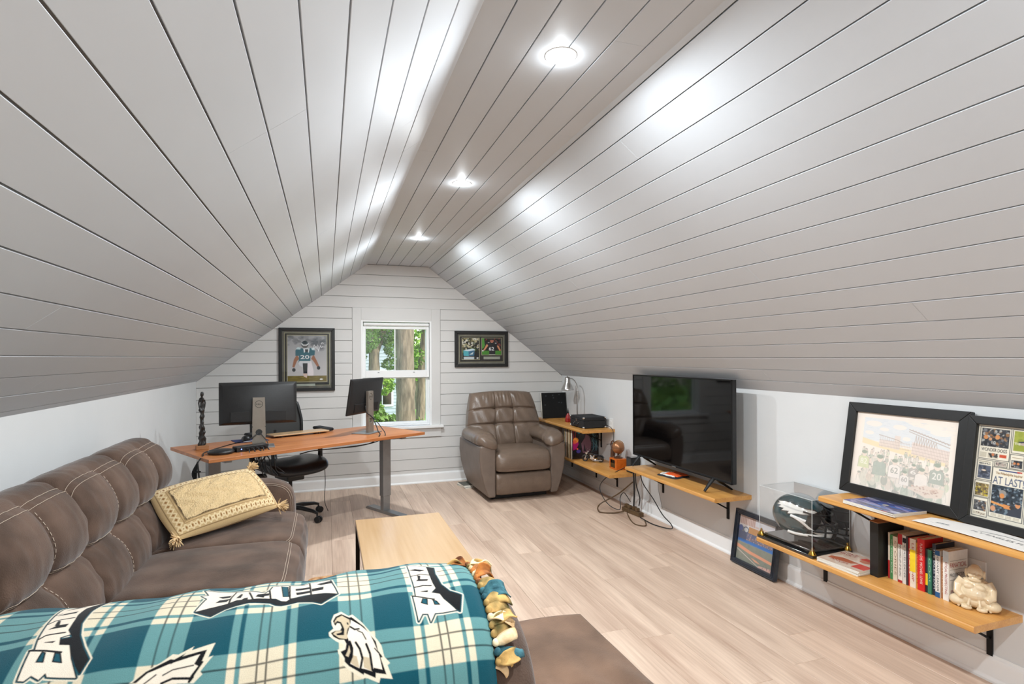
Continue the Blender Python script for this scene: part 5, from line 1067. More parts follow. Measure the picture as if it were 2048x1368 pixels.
# ------------------------------------------------------------------ framed photographs on the gable
def picture_frame(name, label, loc, rot, wd, ht, fw, ft, mt, group=None, profile=False, cat='picture'):
    """local: x right, z up, front towards -y, origin at the lower left back corner"""
    t = thing(name, label, cat, loc, rot=rot, group=group)
    for nm, poly in (('bottom', [(0, 0), (wd, 0), (wd - fw, fw), (fw, fw)]), ('top', [(0, ht), (fw, ht - fw), (wd - fw, ht - fw), (wd, ht)]), ('left', [(0, 0), (fw, fw), (fw, ht - fw), (0, ht)]), ('right', [(wd, 0), (wd, ht), (wd - fw, ht - fw), (wd - fw, fw)])):
        mb = MB(); mb.prism(poly, ft, frame_m((0, 0, 0), (1, 0, 0), (0, 0, 1), (0, -1, 0))); rail = obj('frame_rail', mb, mt, t, bevel=.003)
        if profile:
            for k in (.25, .55, .85):
                q = k * fw; a, b = {'bottom': ((q, q), (wd - q, q)), 'top': ((q, ht - q), (wd - q, ht - q)), 'left': ((q, q), (q, ht - q)), 'right': ((wd - q, q), (wd - q, ht - q))}[nm]
                obj('bead', MB().tube([(a[0], -ft, a[1]), (b[0], -ft, b[1])], .0035, 8), mt, rail)
    obj('backing', MB().box((wd / 2, -.004, ht / 2), (wd - .004, .006, ht - .004)), 'mat_dark', t, smooth=0)
    return t
def fplane(x0, z0, y): return frame_m((x0, y, z0), (1, 0, 0), (0, 0, 1), (0, -1, 0))
def frame_glass(t, wd, ht, fw, ft): obj('glazing', MB().box((wd / 2, -ft + .006, ht / 2), (wd - 2 * fw + .004, .002, ht - 2 * fw + .004)), 'picture_glass', t, smooth=0)
FW_, FH_ = .570, .683
f1 = picture_frame('framed_photo', 'tall framed photo of a football player above the desk', (-.482, YG - .001, 1.092), None, FW_, FH_, .032, .028, 'frame_black', 'framed photos on the gable wall')
def matboard(t, x0, z0, x1, z1, y, mt): obj('mat_board', MB().box(((x0 + x1) / 2, y, (z0 + z1) / 2), (x1 - x0, .002, z1 - z0)), mt, t, smooth=0)
matboard(f1, .030, .030, FW_ - .030, FH_ - .030, -.009, 'mat_grey'); matboard(f1, .052, .058, FW_ - .052, FH_ - .052, -.0105, 'mat_gold'); matboard(f1, .060, .066, FW_ - .060, FH_ - .060, -.012, 'mat_dark'); matboard(f1, .078, .094, FW_ - .078, FH_ - .075, -.0135, 'mat_gold')
pw_, phh = FW_ - .172, FH_ - .185
cv = Cv(100, 125, 110, 138, (176, 174, 174)); cv.vgrad(0, 125, (196, 192, 192), (150, 150, 152)); rg = np.random.default_rng(5)
for i in range(46): cv.ell(rg.uniform(0, 100), rg.uniform(98, 124), rg.uniform(4, 12), rg.uniform(2, 5), [(70, 76, 80), (100, 104, 108), (150, 150, 152), (60, 66, 70)][int(rg.integers(4))], .35, rg.uniform(-.6, .6))
for i in range(20): cv.ell(rg.uniform(60, 100), rg.uniform(84, 120), rg.uniform(5, 12), rg.uniform(2, 6), (66, 72, 78), .3, rg.uniform(-.6, .6))
cv.rect(0, 0, 100, 16, (112, 98, 44))
for i in range(90): cv.ell(rg.uniform(0, 100), rg.uniform(0, 15), 5, .7, [(134, 116, 52), (92, 82, 40), (150, 132, 66)][i % 3], .5)
TE, SK, BK, WH = (44, 96, 108), (150, 98, 68), (34, 38, 42), (228, 226, 224)
cv.poly([(24, 74), (16, 60), (12, 40), (17, 38), (24, 56), (30, 62)], SK); cv.poly([(66, 74), (74, 58), (81, 42), (76, 39), (66, 55), (60, 62)], SK)
cv.ell(16, 32, 4.5, 5, BK); cv.ell(79, 37, 4.5, 5, BK)
cv.poly([(48, 54), (60, 56), (66, 30), (66, 16), (52, 16), (48, 34)], (222, 214, 216)); cv.poly([(27, 52), (50, 54), (52, 40), (40, 38), (30, 44)], (200, 200, 206)); cv.poly([(38, 54), (51, 54), (50, 22), (40, 22)], BK); cv.poly([(39, 22), (50, 22), (49, 10), (41, 14)], (214, 190, 176))
cv.poly([(20, 84), (26, 93), (38, 90), (52, 90), (63, 92), (70, 84), (69, 72), (58, 70), (58, 54), (28, 52), (29, 70), (20, 70)], TE); cv.poly([(30, 56), (58, 56), (58, 50), (29, 50)], (206, 208, 210))
cv.poly([(21, 88), (26, 94), (34, 92), (32, 87)], (190, 208, 210)); cv.poly([(60, 92), (67, 92), (70, 85), (62, 86)], (190, 208, 210)); cv.poly([(40, 90), (56, 90), (54, 78), (50, 82), (46, 82), (42, 78)], (216, 220, 220)); cv.poly([(44, 88), (53, 88), (52, 80), (45, 80)], (52, 56, 58))
cv.text('20', 44, 62, 10, WH, 22); cv.ell(44, 101, 9, 10, (58, 72, 76)); cv.ell(44, 97, 7, 5, (90, 84, 78)); cv.line([(36, 103), (40, 99), (48, 99), (53, 103)], 2.4, (222, 226, 226)); cv.ell(44, 106, 4.5, 5, (34, 46, 50))
for s_ in ([(64, 88), (68, 100), (71, 92), (67, 90), (73, 96), (75, 90), (79, 86)], [(77, 100), (79, 82), (84, 98), (87, 92), (90, 96)], [(86, 102), (88, 106), (92, 104)]): cv.line(s_, 1.1, (236, 236, 236))
cv.ell(86, 6, 4, 2, (236, 236, 230)); cv.line([(78, 122), (80, 106)], 3, (130, 134, 138), .6)
cv.a = cv.a; sc = np.diag([pw_ / 100, phh / 125, 1, 1]); Mx = np.array(fplane(.086, .102, -.0150)) @ sc; cv.build('photo_print', 'print_paper', f1, M=Mx)
obj('plaque', MB().box((FW_ / 2 - .02, -.0150, .066), (.2, .002, .026)), 'plaque', f1, smooth=0); frame_glass(f1, FW_, FH_, .032, .028)
FW2, FH2 = .658, .428
f2 = picture_frame('framed_photo', 'wide framed pair of football photos right of the window', (1.430, YG - .001, 1.334), None, FW2, FH2, .036, .028, 'frame_black', 'framed photos on the gable wall')
matboard(f2, .034, .034, FW2 - .034, FH2 - .034, -.009, 'mat_grey'); matboard(f2, .056, .056, FW2 - .056, FH2 - .056, -.0105, 'mat_gold'); matboard(f2, .063, .063, FW2 - .063, FH2 - .063, -.012, 'mat_dark')
matboard(f2, .085, .085, .305, FH2 - .078, -.0135, 'mat_gold'); matboard(f2, .325, .140, FW2 - .078, FH2 - .078, -.0135, 'mat_gold')
cv = Cv(100, 130, 70, 92, (28, 30, 28)); rg = np.random.default_rng(8)
cv.speckle(0, 55, 100, 130, [(226, 224, 210), (150, 140, 96), (60, 62, 54), (196, 186, 150), (30, 32, 30), (120, 128, 110)], 120, 6, .85, rg); cv.speckle(0, 40, 100, 70, [(36, 50, 34), (30, 34, 30), (80, 110, 60)], 40, 7, .8, rg)
cv.poly([(6, 56), (60, 66), (74, 62), (72, 50), (40, 48)], (206, 222, 230)); cv.poly([(6, 54), (40, 50), (38, 20), (8, 22)], (80, 170, 182)); cv.poly([(36, 50), (72, 56), (70, 22), (38, 20)], (52, 104, 134)); cv.poly([(42, 30), (66, 46), (60, 30)], (206, 222, 222)); cv.rect(8, 0, 70, 16, (196, 206, 210)); cv.rect(72, 0, 100, 40, (30, 34, 36)); cv.ell(90, 8, 6, 4, (230, 230, 228))
cv.build('photo_print', 'print_gloss', f2, M=np.array(fplane(.092, .092, -.0150)) @ np.diag([.206 / 100, (FH2 - .177) / 130, 1, 1]))
cv = Cv(130, 108, 92, 76, (26, 28, 28)); rg = np.random.default_rng(9)
cv.rect(0, 0, 130, 26, (70, 136, 48)); cv.poly([(0, 108), (14, 108), (20, 60), (8, 40), (0, 40)], (84, 150, 62)); cv.speckle(20, 60, 130, 108, [(34, 36, 38), (60, 60, 62), (140, 60, 60), (20, 22, 24)], 60, 5, .8, rg)
cv.poly([(32, 70), (44, 62), (18, 28), (8, 28)], (214, 150, 112)); cv.poly([(98, 62), (112, 60), (128, 28), (118, 26)], (206, 140, 104)); cv.ell(6, 26, 5, 5, (220, 220, 220))
cv.poly([(34, 74), (44, 82), (60, 78), (76, 78), (96, 80), (106, 70), (100, 56), (90, 60), (90, 2), (48, 2), (48, 58), (42, 60)], (30, 34, 38)); cv.ell(67, 92, 11, 13, (206, 132, 106)); cv.rect(56, 96, 78, 108, (34, 36, 38)); cv.rect(58, 88, 76, 92, (120, 60, 50)); cv.text('62', 64, 28, 24, (238, 238, 238), 34); cv.poly([(46, 2), (90, 2), (88, 0), (48, 0)], (230, 230, 230)); cv.rect(40, 78, 50, 81, (200, 204, 206)); cv.rect(88, 74, 98, 78, (200, 204, 206))
cv.build('photo_print', 'print_gloss', f2, M=np.array(fplane(.332, .147, -.0150)) @ np.diag([(FW2 - .417) / 130, (FH2 - .232) / 108, 1, 1]))
obj('plaque', MB().box((.455, -.0150, .108), (.205, .002, .032)), 'plaque', f2, smooth=0); frame_glass(f2, FW2, FH2, .036, .028)
# ------------------------------------------------------------------ wall shelves
def shelf(label, y0, y1, x0, ztop, brackets, th=.03):
    t = thing('wall_shelf', label, 'shelf', (XR, y0, ztop), group='oak wall shelves')
    W = XR - x0; L = y1 - y0; r = .010                                      # rounded front edge towards the room
    pr = [(0, 0), (0, -th), (-W + r, -th)] + [(-W + r - r * math.sin(a), -th + r - r * math.cos(a)) for a in (.5, 1.05, 1.57)] + [(-W + r - r * math.cos(a), -r + r * math.sin(a)) for a in (.0, .5, 1.05, 1.57)]
    mb = MB(); mb.prism(pr, L, frame_m((0, 0, 0), (1, 0, 0), (0, 0, 1), (0, 1, 0))); obj('shelf_board', mb, 'shelf_oak', t, smooth=30)
    for yb in brackets:
        y = yb - y0; b = obj('bracket', MB().box((-.004, y, -th - .10), (.008, .024, .20)), 'black_metal', t, bevel=.001)
        obj('bracket_arm', MB().box((-W * .42, y, -th - .003), (W * .82, .022, .006)), 'black_metal', b, bevel=.001)
        obj('bracket_strut', MB().tube([(-.008, y, -th - .125), (-W * .72, y, -th - .008)], .0055, 8), 'black_metal', b)
    return t
CSH = .355
shelf('upper oak corner shelf holding the record player and desk lamp', 5.06, 6.37, 2.44, .705, (5.35, 6.0))
shelf('lower oak corner shelf holding records and the globe', 4.56, 6.37, 2.47, CSH, (5.01, 5.47, 6.1))
shelf('long oak shelf carrying the television', 3.13, 4.32, 2.50, .48, (3.366, 4.197))
shelf('lower oak shelf with the helmet case and the row of books', 1.545, 2.75, 2.505, .34, (1.666, 2.525))
shelf('upper oak shelf with the framed print and newspaper frame', 1.02, 2.29, 2.497, .70, (1.2, 2.2))

# ------------------------------------------------------------------ television
TVX, TY0, TY1, TZ0, TZ1 = 2.62, 3.095, 4.375, .572, 1.290
tv = thing('television', 'large flat black television standing on the long oak shelf', 'television', (TVX, (TY0 + TY1) / 2, .48))
L_ = TY1 - TY0; H_ = TZ1 - TZ0; zc = (TZ0 + TZ1) / 2 - .48
obj('panel', MB().box((.018, 0, zc), (.036, L_, H_)), 'black_plastic', tv, bevel=.004)
obj('screen', MB().box((-.0012, 0, zc + .004), (.003, L_ - .018, H_ - .028)), 'screen_black', tv, smooth=0)
mb = MB(); bz = .007
for z_ in (zc - H_ / 2 + bz / 2, zc + H_ / 2 - bz / 2): mb.box((-.003, 0, z_), (.010, L_, bz))
for y_ in (-L_ / 2 + bz / 2, L_ / 2 - bz / 2): mb.box((-.003, y_, zc), (.010, bz, H_))
obj('bezel', mb, 'black_metal', tv, bevel=.001)
obj('back_housing', MB().box((.05, 0, zc - .08), (.035, L_ * .7, H_ * .6)), 'black_plastic', tv, bevel=.01)
obj('chin_badge', MB().box((-.009, .02, zc - H_ / 2 + .004), (.006, .05, .006)), 'grey_metal', tv, bevel=.001)
for yy in (4.275, 3.295):
    y = yy - (TY0 + TY1) / 2
    f = obj('foot', MB().tube([(.015, y, .105), (-.02, y, .075), (-.068, y + .01, .0082)], [.018, .017, .011], 10, flat=.6), 'black_metal', tv)
    obj('foot_rear', MB().tube([(.02, y, .105), (.05, y, .075), (.155, y - .01, .0082)], [.018, .017, .011], 10, flat=.6), 'black_metal', f)

# things on the television shelf
t = thing('folded_cloth', 'folded orange black and white jersey on the shelf before the television', 'cloth', (2.665, 3.845, .48), rz=math.radians(10))
def soft_slab(cx, cy, wx, wy, z0, h, seed, mt, nm):
    A, B = np.meshgrid(np.linspace(-1, 1, 26), np.linspace(-1, 1, 26), indexing='ij'); c = .08; X = A * np.sqrt(1 - c * B * B) * wx / 2 + cx + .004 * np.sin(5 * B + seed); Y = B * np.sqrt(1 - c * A * A) * wy / 2 + cy + .005 * np.sin(4 * A + seed)
    e = ((1 - A ** 10) * (1 - B ** 10)) ** .4; Z = z0 + h * e + .0015 * np.sin(9 * A + seed) * np.sin(7 * B) * e; mb = MB(); mb.grid(np.stack([X, Y, Z], -1)); mb.grid(np.stack([X, Y, np.full_like(Z, z0)], -1)[::-1]); return obj(nm, mb, mt, t, smooth=70)
soft_slab(0, 0, .17, .21, 0, .012, 1, 'cloth_black', 'lower_fold'); soft_slab(.02, -.015, .13, .15, .012, .010, 2, 'cloth_orange', 'upper_fold'); soft_slab(.0, .065, .15, .035, .0125, .0055, 3, 'cloth_white', 'white_band'); soft_slab(-.062, -.02, .028, .12, .0125, .0045, 4, 'cloth_white', 'white_hem')

# ------------------------------------------------------------------ corner shelves: things
t = thing('desk_lamp', 'brushed steel gooseneck desk lamp on the upper corner shelf', 'lamp', (2.70, 5.72, .705))
obj('lamp_base', MB().lathe([(0, 0), (.068, 0), (.07, .006), (.066, .014), (.02, .022), (.012, .03), (0, .03)], n=36), 'brushed_steel', t)
obj('stem', MB().tube([(0, 0, .028), (0, 0, .31)], .0085, 12), 'brushed_steel', t); obj('collar', MB().lathe([(.0095, .30), (.014, .305), (.014, .355), (.0095, .36)], n=20), 'brushed_steel', t)
obj('gooseneck', MB().tube([tuple(p) for p in catmull([(0, 0, .35), (.002, .01, .40), (-.004, .04, .455), (-.018, .085, .49), (-.03, .12, .497)], 10)], .0065, 10), 'brushed_steel', t)
LC = (-.045, .17, .36)
sh = obj('lamp_shade', MB().lathe([(.072, 0), (.0735, .004), (.068, .018), (.056, .05), (.040, .078), (.035, .092), (.031, .135), (.027, .148), (.016, .153), (.014, .153), (.025, .145), (.028, .134), (.032, .092), (.037, .078), (.053, .05), (.065, .018)], c=LC, n=40), 'brushed_steel', t, smooth=50)
obj('finial', MB().lathe([(.004, .152), (.006, .158), (.003, .164), (.002, .172)], c=LC, n=12), 'brushed_steel', sh); obj('rim', MB().ring((LC[0], LC[1], LC[2] + .02), .068, .0022, 'z', 36, 6), 'chrome', sh)
obj('bulb', MB().ell((LC[0], LC[1], LC[2] + .05), (.022, .022, .03)), 'white_plastic', sh)
t = thing('canvas', 'black square canvas leaning in the corner on the upper shelf', 'picture', (2.475, 6.235, .705), rot=(math.radians(-9), 0, 0))
obj('canvas_body', MB().box((.162, 0, .155), (.324, .035, .31)), 'paper', t, bevel=.002)
cv = Cv(100, 96, 60, 58, (10, 11, 12)); rg = np.random.default_rng(4)
for p in ((18, 84), (46, 86), (72, 88), (48, 76), (13, 50), (70, 58), (80, 57)): cv.ell(*p, 2.4, 2, (70, 76, 80), .8)
cv.build('canvas_print', 'print_paper', t, M=np.array(fplane(.0, .0, -.0178)) @ np.diag([.00324, .00323, 1, 1]))
t = thing('bottle', 'small red drop shaped glass bottle beside the desk lamp', 'bottle', (2.62, 5.80, .705))
obj('glass_body', MB().lathe([(0, 0), (.03, 0), (.036, .01), (.036, .03), (.028, .06), (.016, .09), (.01, .102), (0, .102)], n=24), 'glass_red', t); obj('stopper', MB().lathe([(.011, .102), (.012, .108), (.008, .13), (.003, .155), (0, .158)], n=16), 'black_gloss', t)
t = thing('record_player', 'black suitcase record player with chrome corners on the upper corner shelf', 'record player', (2.645, 5.345, .705))
W, D, Hh = .265, .325, .118
obj('lower_case', MB().box((0, 0, .041), (W, D, .074)), 'black_fabric', t, bevel=.006); obj('lid', MB().box((0, 0, .099), (W, D, .038)), 'black_fabric', t, bevel=.006)
for sx in (-1, 1):
    for sy in (-1, 1):
        for z_ in (.012, .110): obj('corner_cap', MB().ell((sx * (W / 2 - .008), sy * (D / 2 - .008), z_), (.014, .014, .011), nu=12, nv=8), 'chrome', t)
        obj('foot', MB().cyl((sx * .1, sy * .13, 0), (sx * .1, sy * .13, .006), .012, None, 12), 'black_plastic', t)
hd = obj('handle', MB().tube([tuple(p) for p in catmull([(-W / 2 - .004, -.045, .05), (-W / 2 - .016, -.04, .032), (-W / 2 - .018, 0, .026), (-W / 2 - .016, .04, .032), (-W / 2 - .004, .045, .05)], 6)], .006, 8), 'black_plastic', t)
for y_ in (-.045, .045): obj('handle_mount', MB().box((-W / 2 - .002, y_, .052), (.006, .022, .014)), 'chrome', hd, bevel=.001)
obj('clasp', MB().box((-W / 2 - .003, 0, .078), (.006, .02, .028)), 'chrome', t, bevel=.002)
cable('cable', 'black cord looping from the record player down behind the shelf', [(2.73, 5.18, .74), (2.76, 5.10, .735), (2.775, 5.04, .70), (2.78, 5.03, .62), (2.76, 5.02, .57), (2.70, 5.03, .56)], .003)
# long playing records, spines to the room, one cover facing the camera
rg = np.random.default_rng(21); y = 5.40
spc = [(236, 232, 224), (206, 160, 108), (60, 50, 44), (214, 182, 140), (150, 110, 74), (226, 206, 170), (40, 40, 44), (196, 150, 96), (120, 70, 50), (222, 214, 196), (90, 84, 80), (204, 170, 120), (232, 226, 214), (70, 60, 54), (210, 176, 132), (236, 232, 222), (160, 120, 80), (46, 46, 50)]
for k, c in enumerate(spc):
    th_ = .022 if k == 0 else rg.uniform(.010, .02); mt = mat('sleeve_%d' % k, c, rough=.6, var=.12, scale=50)
    lab = 'record sleeve with dark purple and orange cover at the front of the record row' if k == 0 else ['thin', 'worn', 'slim', 'old'][k % 4] + ' ' + {0: 'white'}.get(k, ['cream', 'tan', 'dark', 'beige', 'brown', 'pale', 'black', 'ochre', 'rust', 'ivory', 'grey', 'straw', 'white', 'umber', 'sand', 'chalk', 'nutmeg', 'charcoal'][k]) + ' record sleeve standing in the row on the lower corner shelf'
    t = thing('record_sleeve', lab, 'record', (2.485, y, CSH), group='records on the lower corner shelf')
    obj('sleeve', MB().box((.1575, th_ / 2, .1575), (.315, th_ - .0015, .315)), mt, t, bevel=.0015)
    if k == 0:
        cv = Cv(100, 100, 110, 110, (26, 24, 28)); r2 = np.random.default_rng(12); cv.speckle(0, 0, 100, 100, [(20, 20, 24), (34, 30, 36), (44, 34, 34)], 60, 12, .5, r2)
        cv.poly([(2, 96), (14, 96), (13, 66), (10, 62), (5, 62)], (150, 30, 34)); cv.poly([(5, 94), (11, 94), (10, 68), (7, 66)], (30, 26, 30)); cv.line([(14, 92), (44, 92)], 1.4, (214, 206, 196)); cv.ell(26, 92, 6, 6, (30, 150, 186)); cv.ell(26, 92, 2.2, 2.2, (20, 30, 40))
        cv.poly([(4, 30), (16, 34), (24, 50), (22, 66), (8, 64), (2, 52)], (160, 30, 96)); cv.ell(14, 64, 10, 9, (226, 140, 60)); cv.ell(10, 58, 7, 7, (216, 80, 60), .8); cv.ell(24, 26, 8, 6, (70, 60, 130)); cv.ell(20, 34, 3, 3, (220, 100, 60))
        cv.poly([(40, 22), (34, 52), (48, 72), (52, 92), (60, 94), (66, 74), (72, 50), (68, 24), (52, 16)], (120, 82, 96)); cv.ell(56, 88, 6, 9, (150, 88, 70)); cv.poly([(42, 24), (46, 50), (50, 34), (54, 24)], (40, 30, 36))
        for i in range(34): cv.line([(r2.uniform(72, 96), r2.uniform(20, 96)), (r2.uniform(72, 98), r2.uniform(20, 96))], 1.6, [(70, 120, 134), (40, 84, 104), (120, 160, 166)][i % 3], .5)
        cv.build('cover_print', 'print_gloss', t, M=np.array(fplane(.0, .0, -.0004)) @ np.diag([.00315, .00315, 1, 1]))
    y += th_ + .0005
    if k == 11: break
# model motorcycle
mc = thing('model_motorcycle', 'chrome and black model motorcycle on the lower corner shelf', 'model motorcycle', (2.635, 5.20, CSH), rz=math.radians(-43))
for x_ in (-.088, .078):
    w_ = obj('wheel', MB().ring((x_, 0, .034), .0265, .0072, 'y', 28, 10), 'black_plastic', mc); mb = MB()
    for k in range(12): a = 2 * PI * k / 12; mb.tube([(x_, -.001, .034), (x_ + .022 * math.cos(a), 0, .034 + .022 * math.sin(a))], .0008, 4)
    mb.ring((x_, 0, .034), .021, .0018, 'y', 24, 6); obj('rim', mb, 'chrome', w_); obj('hub', MB().cyl((x_, -.008, .034), (x_, .008, .034), .007, None, 14), 'chrome', w_)
    sw = 2.4; obj('fender', MB().ring((x_, 0, .034), .037, .006, 'y', 18, 8, sweep=sw, start=(.35 if x_ > 0 else .6)), 'black_gloss', mc)
mb = MB()
for s in (-1, 1): mb.tube([(-.088, s * .010, .034), (-.062, s * .010, .105)], .0028, 8)
obj('fork', mb, 'chrome', mc); obj('handlebar', MB().tube([tuple(p) for p in catmull([(-.035, -.045, .108), (-.05, -.038, .118), (-.058, -.012, .108), (-.058, .012, .108), (-.05, .038, .118), (-.035, .045, .108)], 5)], .0024, 6), 'chrome', mc); obj('headlight', MB().ell((-.078, 0, .088), (.013, .012, .012), nu=14, nv=8), 'chrome', mc); obj('windscreen', MB().box((-.066, 0, .125), (.002, .034, .03), Matrix.Rotation(-.3, 3, 'Y')), 'acrylic', mc, smooth=0)
obj('fuel_tank', MB().ell((-.028, 0, .083), (.034, .017, .015), nu=20, nv=10), 'black_gloss', mc); obj('seat', MB().ell((.026, 0, .074), (.034, .017, .010), nu=18, nv=8), 'leather_black', mc)
eb = obj('engine', MB().box((-.012, 0, .038), (.042, .026, .026)), 'chrome', mc, bevel=.004); mb = MB(); mb.cyl((-.020, 0, .045), (-.032, 0, .070), .012, None, 14); mb.cyl((-.004, 0, .045), (.008, 0, .070), .012, None, 14); obj('cylinder', mb, 'chrome', eb)
obj('frame', MB().tube([tuple(p) for p in catmull([(-.06, 0, .095), (-.045, 0, .03), (-.02, 0, .018), (.03, 0, .02), (.078, 0, .034), (.05, 0, .066), (-.055, 0, .098)], 5)], .003, 6), 'black_gloss', mc)
for s in (-1, 1):
    obj('exhaust', MB().tube([(-.02, s * .016, .036), (0, s * .02, .02), (.03, s * .021, .018), (.10, s * .021, .024)], [.003, .004, .0052, .0052], 8), 'chrome', mc); obj('saddlebag', MB().box((.075, s * .024, .052), (.05, .018, .03)), 'black_gloss', mc, bevel=.005)
obj('side_stand', MB().tube([(-.01, .012, .02), (-.004, .03, .001)], .0016, 6), 'chrome', mc)
# clock box, globe, carved figure, speaker
ck = thing('mantel_clock', 'orange wooden box clock with dark dial on the lower corner shelf', 'clock', (2.70, 4.795, CSH))
obj('case', MB().box((0, 0, .053), (.122, .135, .106)), 'clock_wood', ck, bevel=.004); obj('dial', MB().box((-.0615, 0, .056), (.004, .085, .075)), 'black_gloss', ck, bevel=.001)
mb = MB(); mb.box((-.064, 0, .074), (.0012, .003, .026)); mb.box((-.064, -.012, .056), (.0012, .024, .003)); obj('clock_hands', mb, 'brass', ck, smooth=0); obj('knob', MB().ell((-.064, .052, .018), (.005, .005, .005), nu=10, nv=6), 'brass', ck)
gl = thing('globe', 'small copper coloured globe on a round foot on top of the box clock', 'globe', (2.70, 4.795, CSH + .106))
obj('foot', MB().lathe([(0, 0), (.042, 0), (.044, .005), (.034, .012), (.012, .02), (.008, .034), (.012, .038), (0, .040)], n=30), 'brown_carved', gl)
obj('sphere', MB().ell((0, 0, .104), (.061, .061, .061), nu=36, nv=24), 'copper_globe', gl, smooth=80); obj('meridian', MB().ring((0, 0, .104), .066, .003, 'y', 30, 8, sweep=PI * 1.35, start=-PI * .55), 'brass', gl); obj('equator_band', MB().ring((0, 0, .104), .0612, .0014, 'z', 36, 6), 'brown_carved', gl)
fg = thing('figurine', 'dark brown carved wooden figure with raised arms behind the globe', 'figurine', (2.735, 4.965, CSH))
mb = MB(); mb.tube([(-.004, 0, .085), (0, 0, .12), (0, 0, .165), (.002, 0, .185)], [.022, .025, .022, .012], 14)
for s in (-1, 1):
    mb.tube([(0, s * .014, .095), (-.003, s * .017, .05), (.002, s * .018, .012)], [.014, .012, .009], 10); mb.tube([(0, s * .02, .175), (-.004, s * .036, .205), (0, s * .026, .235), (.003, s * .008, .25)], [.009, .008, .007, .006], 10); mb.ell((-.006, s * .018, .008), (.015, .009, .008))
mb.ell((-.004, -.008, .205), (.016, .014, .019)); mb.ell((-.016, -.012, .202), (.008, .007, .007)); o = obj('body', mb, 'brown_carved', fg, smooth=70); rm = o.modifiers.new('remesh', 'REMESH'); rm.mode = 'VOXEL'; rm.voxel_size = .003; rm.use_smooth_shade = True
obj('plinth', MB().box((0, 0, -.0), (.001, .001, .001)), 'brown_carved', fg) if False else None
sp = thing('speaker', 'small black cube speaker at the end of the lower corner shelf', 'speaker', (2.755, 4.61, CSH)); obj('cabinet', MB().box((0, 0, .0725), (.096, .09, .145)), 'black_plastic', sp, bevel=.004); obj('top_plate', MB().box((0, 0, .1455), (.088, .082, .002)), 'black_gloss', sp, bevel=.0005); obj('grille', MB().box((-.0485, 0, .073), (.002, .08, .125)), 'mesh_grey', sp, smooth=0)

# ------------------------------------------------------------------ helmet in its case
hc = thing('display_case', 'clear acrylic display case with black base and brass risers on the lower shelf', 'display case', (2.655, 2.545, .34))
bx_, by_ = .292, .41
obj('base', MB().box((0, 0, .010), (bx_, by_, .016)), 'black_gloss', hc, bevel=.003); obj('plinth', MB().box((0, 0, .026), (.23, .35, .016)), 'black_gloss', hc, bevel=.003); mb = MB()
for sx in (-1, 1):
    for sy in (-1, 1):
        obj('pad', MB().cyl((sx * .12, sy * .18, 0), (sx * .12, sy * .18, .002), .012, None, 12), 'black_plastic', hc)
        obj('riser', MB().lathe([(0, .018), (.021, .018), (.0205, .022), (.014, .032), (.011, .040), (.006, .042), (.006, .048), (.004, .056), (0, .057)], c=(sx * .128, sy * .187, 0), n=24), 'brass', hc)
z0, z1 = .034, .318; wx, wy = .272, .388
for nm, c_, s_ in (('front_panel', (-wx / 2, 0, (z0 + z1) / 2), (.003, wy, z1 - z0)), ('end_panel', (0, -wy / 2, (z0 + z1) / 2), (wx, .003, z1 - z0)), ('end_panel', (0, wy / 2, (z0 + z1) / 2), (wx, .003, z1 - z0)), ('top_panel', (0, 0, z1), (wx, wy, .003))): obj(nm, MB().box(c_, s_), 'acrylic', hc, smooth=0)
mat('mirror', (200, 202, 204), rough=.02, metal=1, var=.01)
obj('mirror_panel', MB().box((wx / 2, 0, (z0 + z1) / 2), (.003, wy, z1 - z0)), 'mirror', hc, smooth=0)
mb = MB(); fx = .0022
for sx in (-1, 1):
    for sy in (-1, 1): mb.box((sx * wx / 2, sy * wy / 2, (z0 + z1) / 2), (fx, fx, z1 - z0))
    mb.box((sx * wx / 2, 0, z1), (fx, wy, fx))
for sy in (-1, 1): mb.box((0, sy * wy / 2, z1), (wx, fx, fx))
mat('acrylic_edge', (214, 218, 218), rough=.2, var=.02); obj('edges', mb, 'acrylic_edge', hc, smooth=0)
he = thing('football_helmet', 'dark green football helmet with white wings inside the acrylic case', 'helmet', (2.648, 2.565, .34 + .0345), rz=math.radians(-64)); he.scale = (1.05, 1.05, 1.05)  # local +x is the face
rx, ry, rz = .132, .108, .122; zc = .128
naz, nel = 220, 130
az = np.linspace(-PI, PI, naz); el = np.linspace(-1.12, PI / 2, nel); AZ, EL = np.meshgrid(az, el, indexing='ij')
k_ = 1 + .05 * np.clip(-np.cos(AZ), 0, 1) * np.cos(EL) ; jaw = np.clip(-EL / 1.1, 0, 1)
X = rx * k_ * np.cos(EL) ** .9 * np.cos(AZ) + .012 * jaw; Y = ry * np.cos(EL) ** .8 * np.sin(AZ) * (1 - .1 * jaw); Z = zc + rz * np.sin(EL)
P = np.stack([X, Y, Z], -1); aA = np.abs(AZ)
keep = ~((aA < .98 - .0 * EL) & (EL < .42 - .25 * (aA / 1.0) ** 2)) & ~((EL < -.72) & (aA > 2.0)) & ~((EL < -.98)) & ~(((AZ ** 2 / 1.75 ** 2) + ((EL + .95) / .0001) ** 2) < 0)
cvw = Cv(1, 1, 4, 4, (0, 0, 0)); col = np.empty(AZ.shape + (3,)); col[:] = lin((18, 62, 70))
def paint(pts, c, g=0, a=1):
    for s in (-1, 1):
        d = Cv.sd(AZ * s, EL, pts) - g; al = np.clip(.5 - d / .02, 0, 1)[..., None] * a; col[:] = col * (1 - al) + np.array(lin(c)) * al
wing = [(.50, .38), (.62, .45), (.95, .50), (1.3, .60), (1.65, .72), (2.05, .76), (2.55, .66), (2.30, .62), (2.48, .53), (2.16, .52), (2.30, .41), (1.96, .42), (2.06, .30), (1.72, .34), (1.76, .22), (1.42, .28), (1.1, .27), (.85, .30), (.62, .32)]
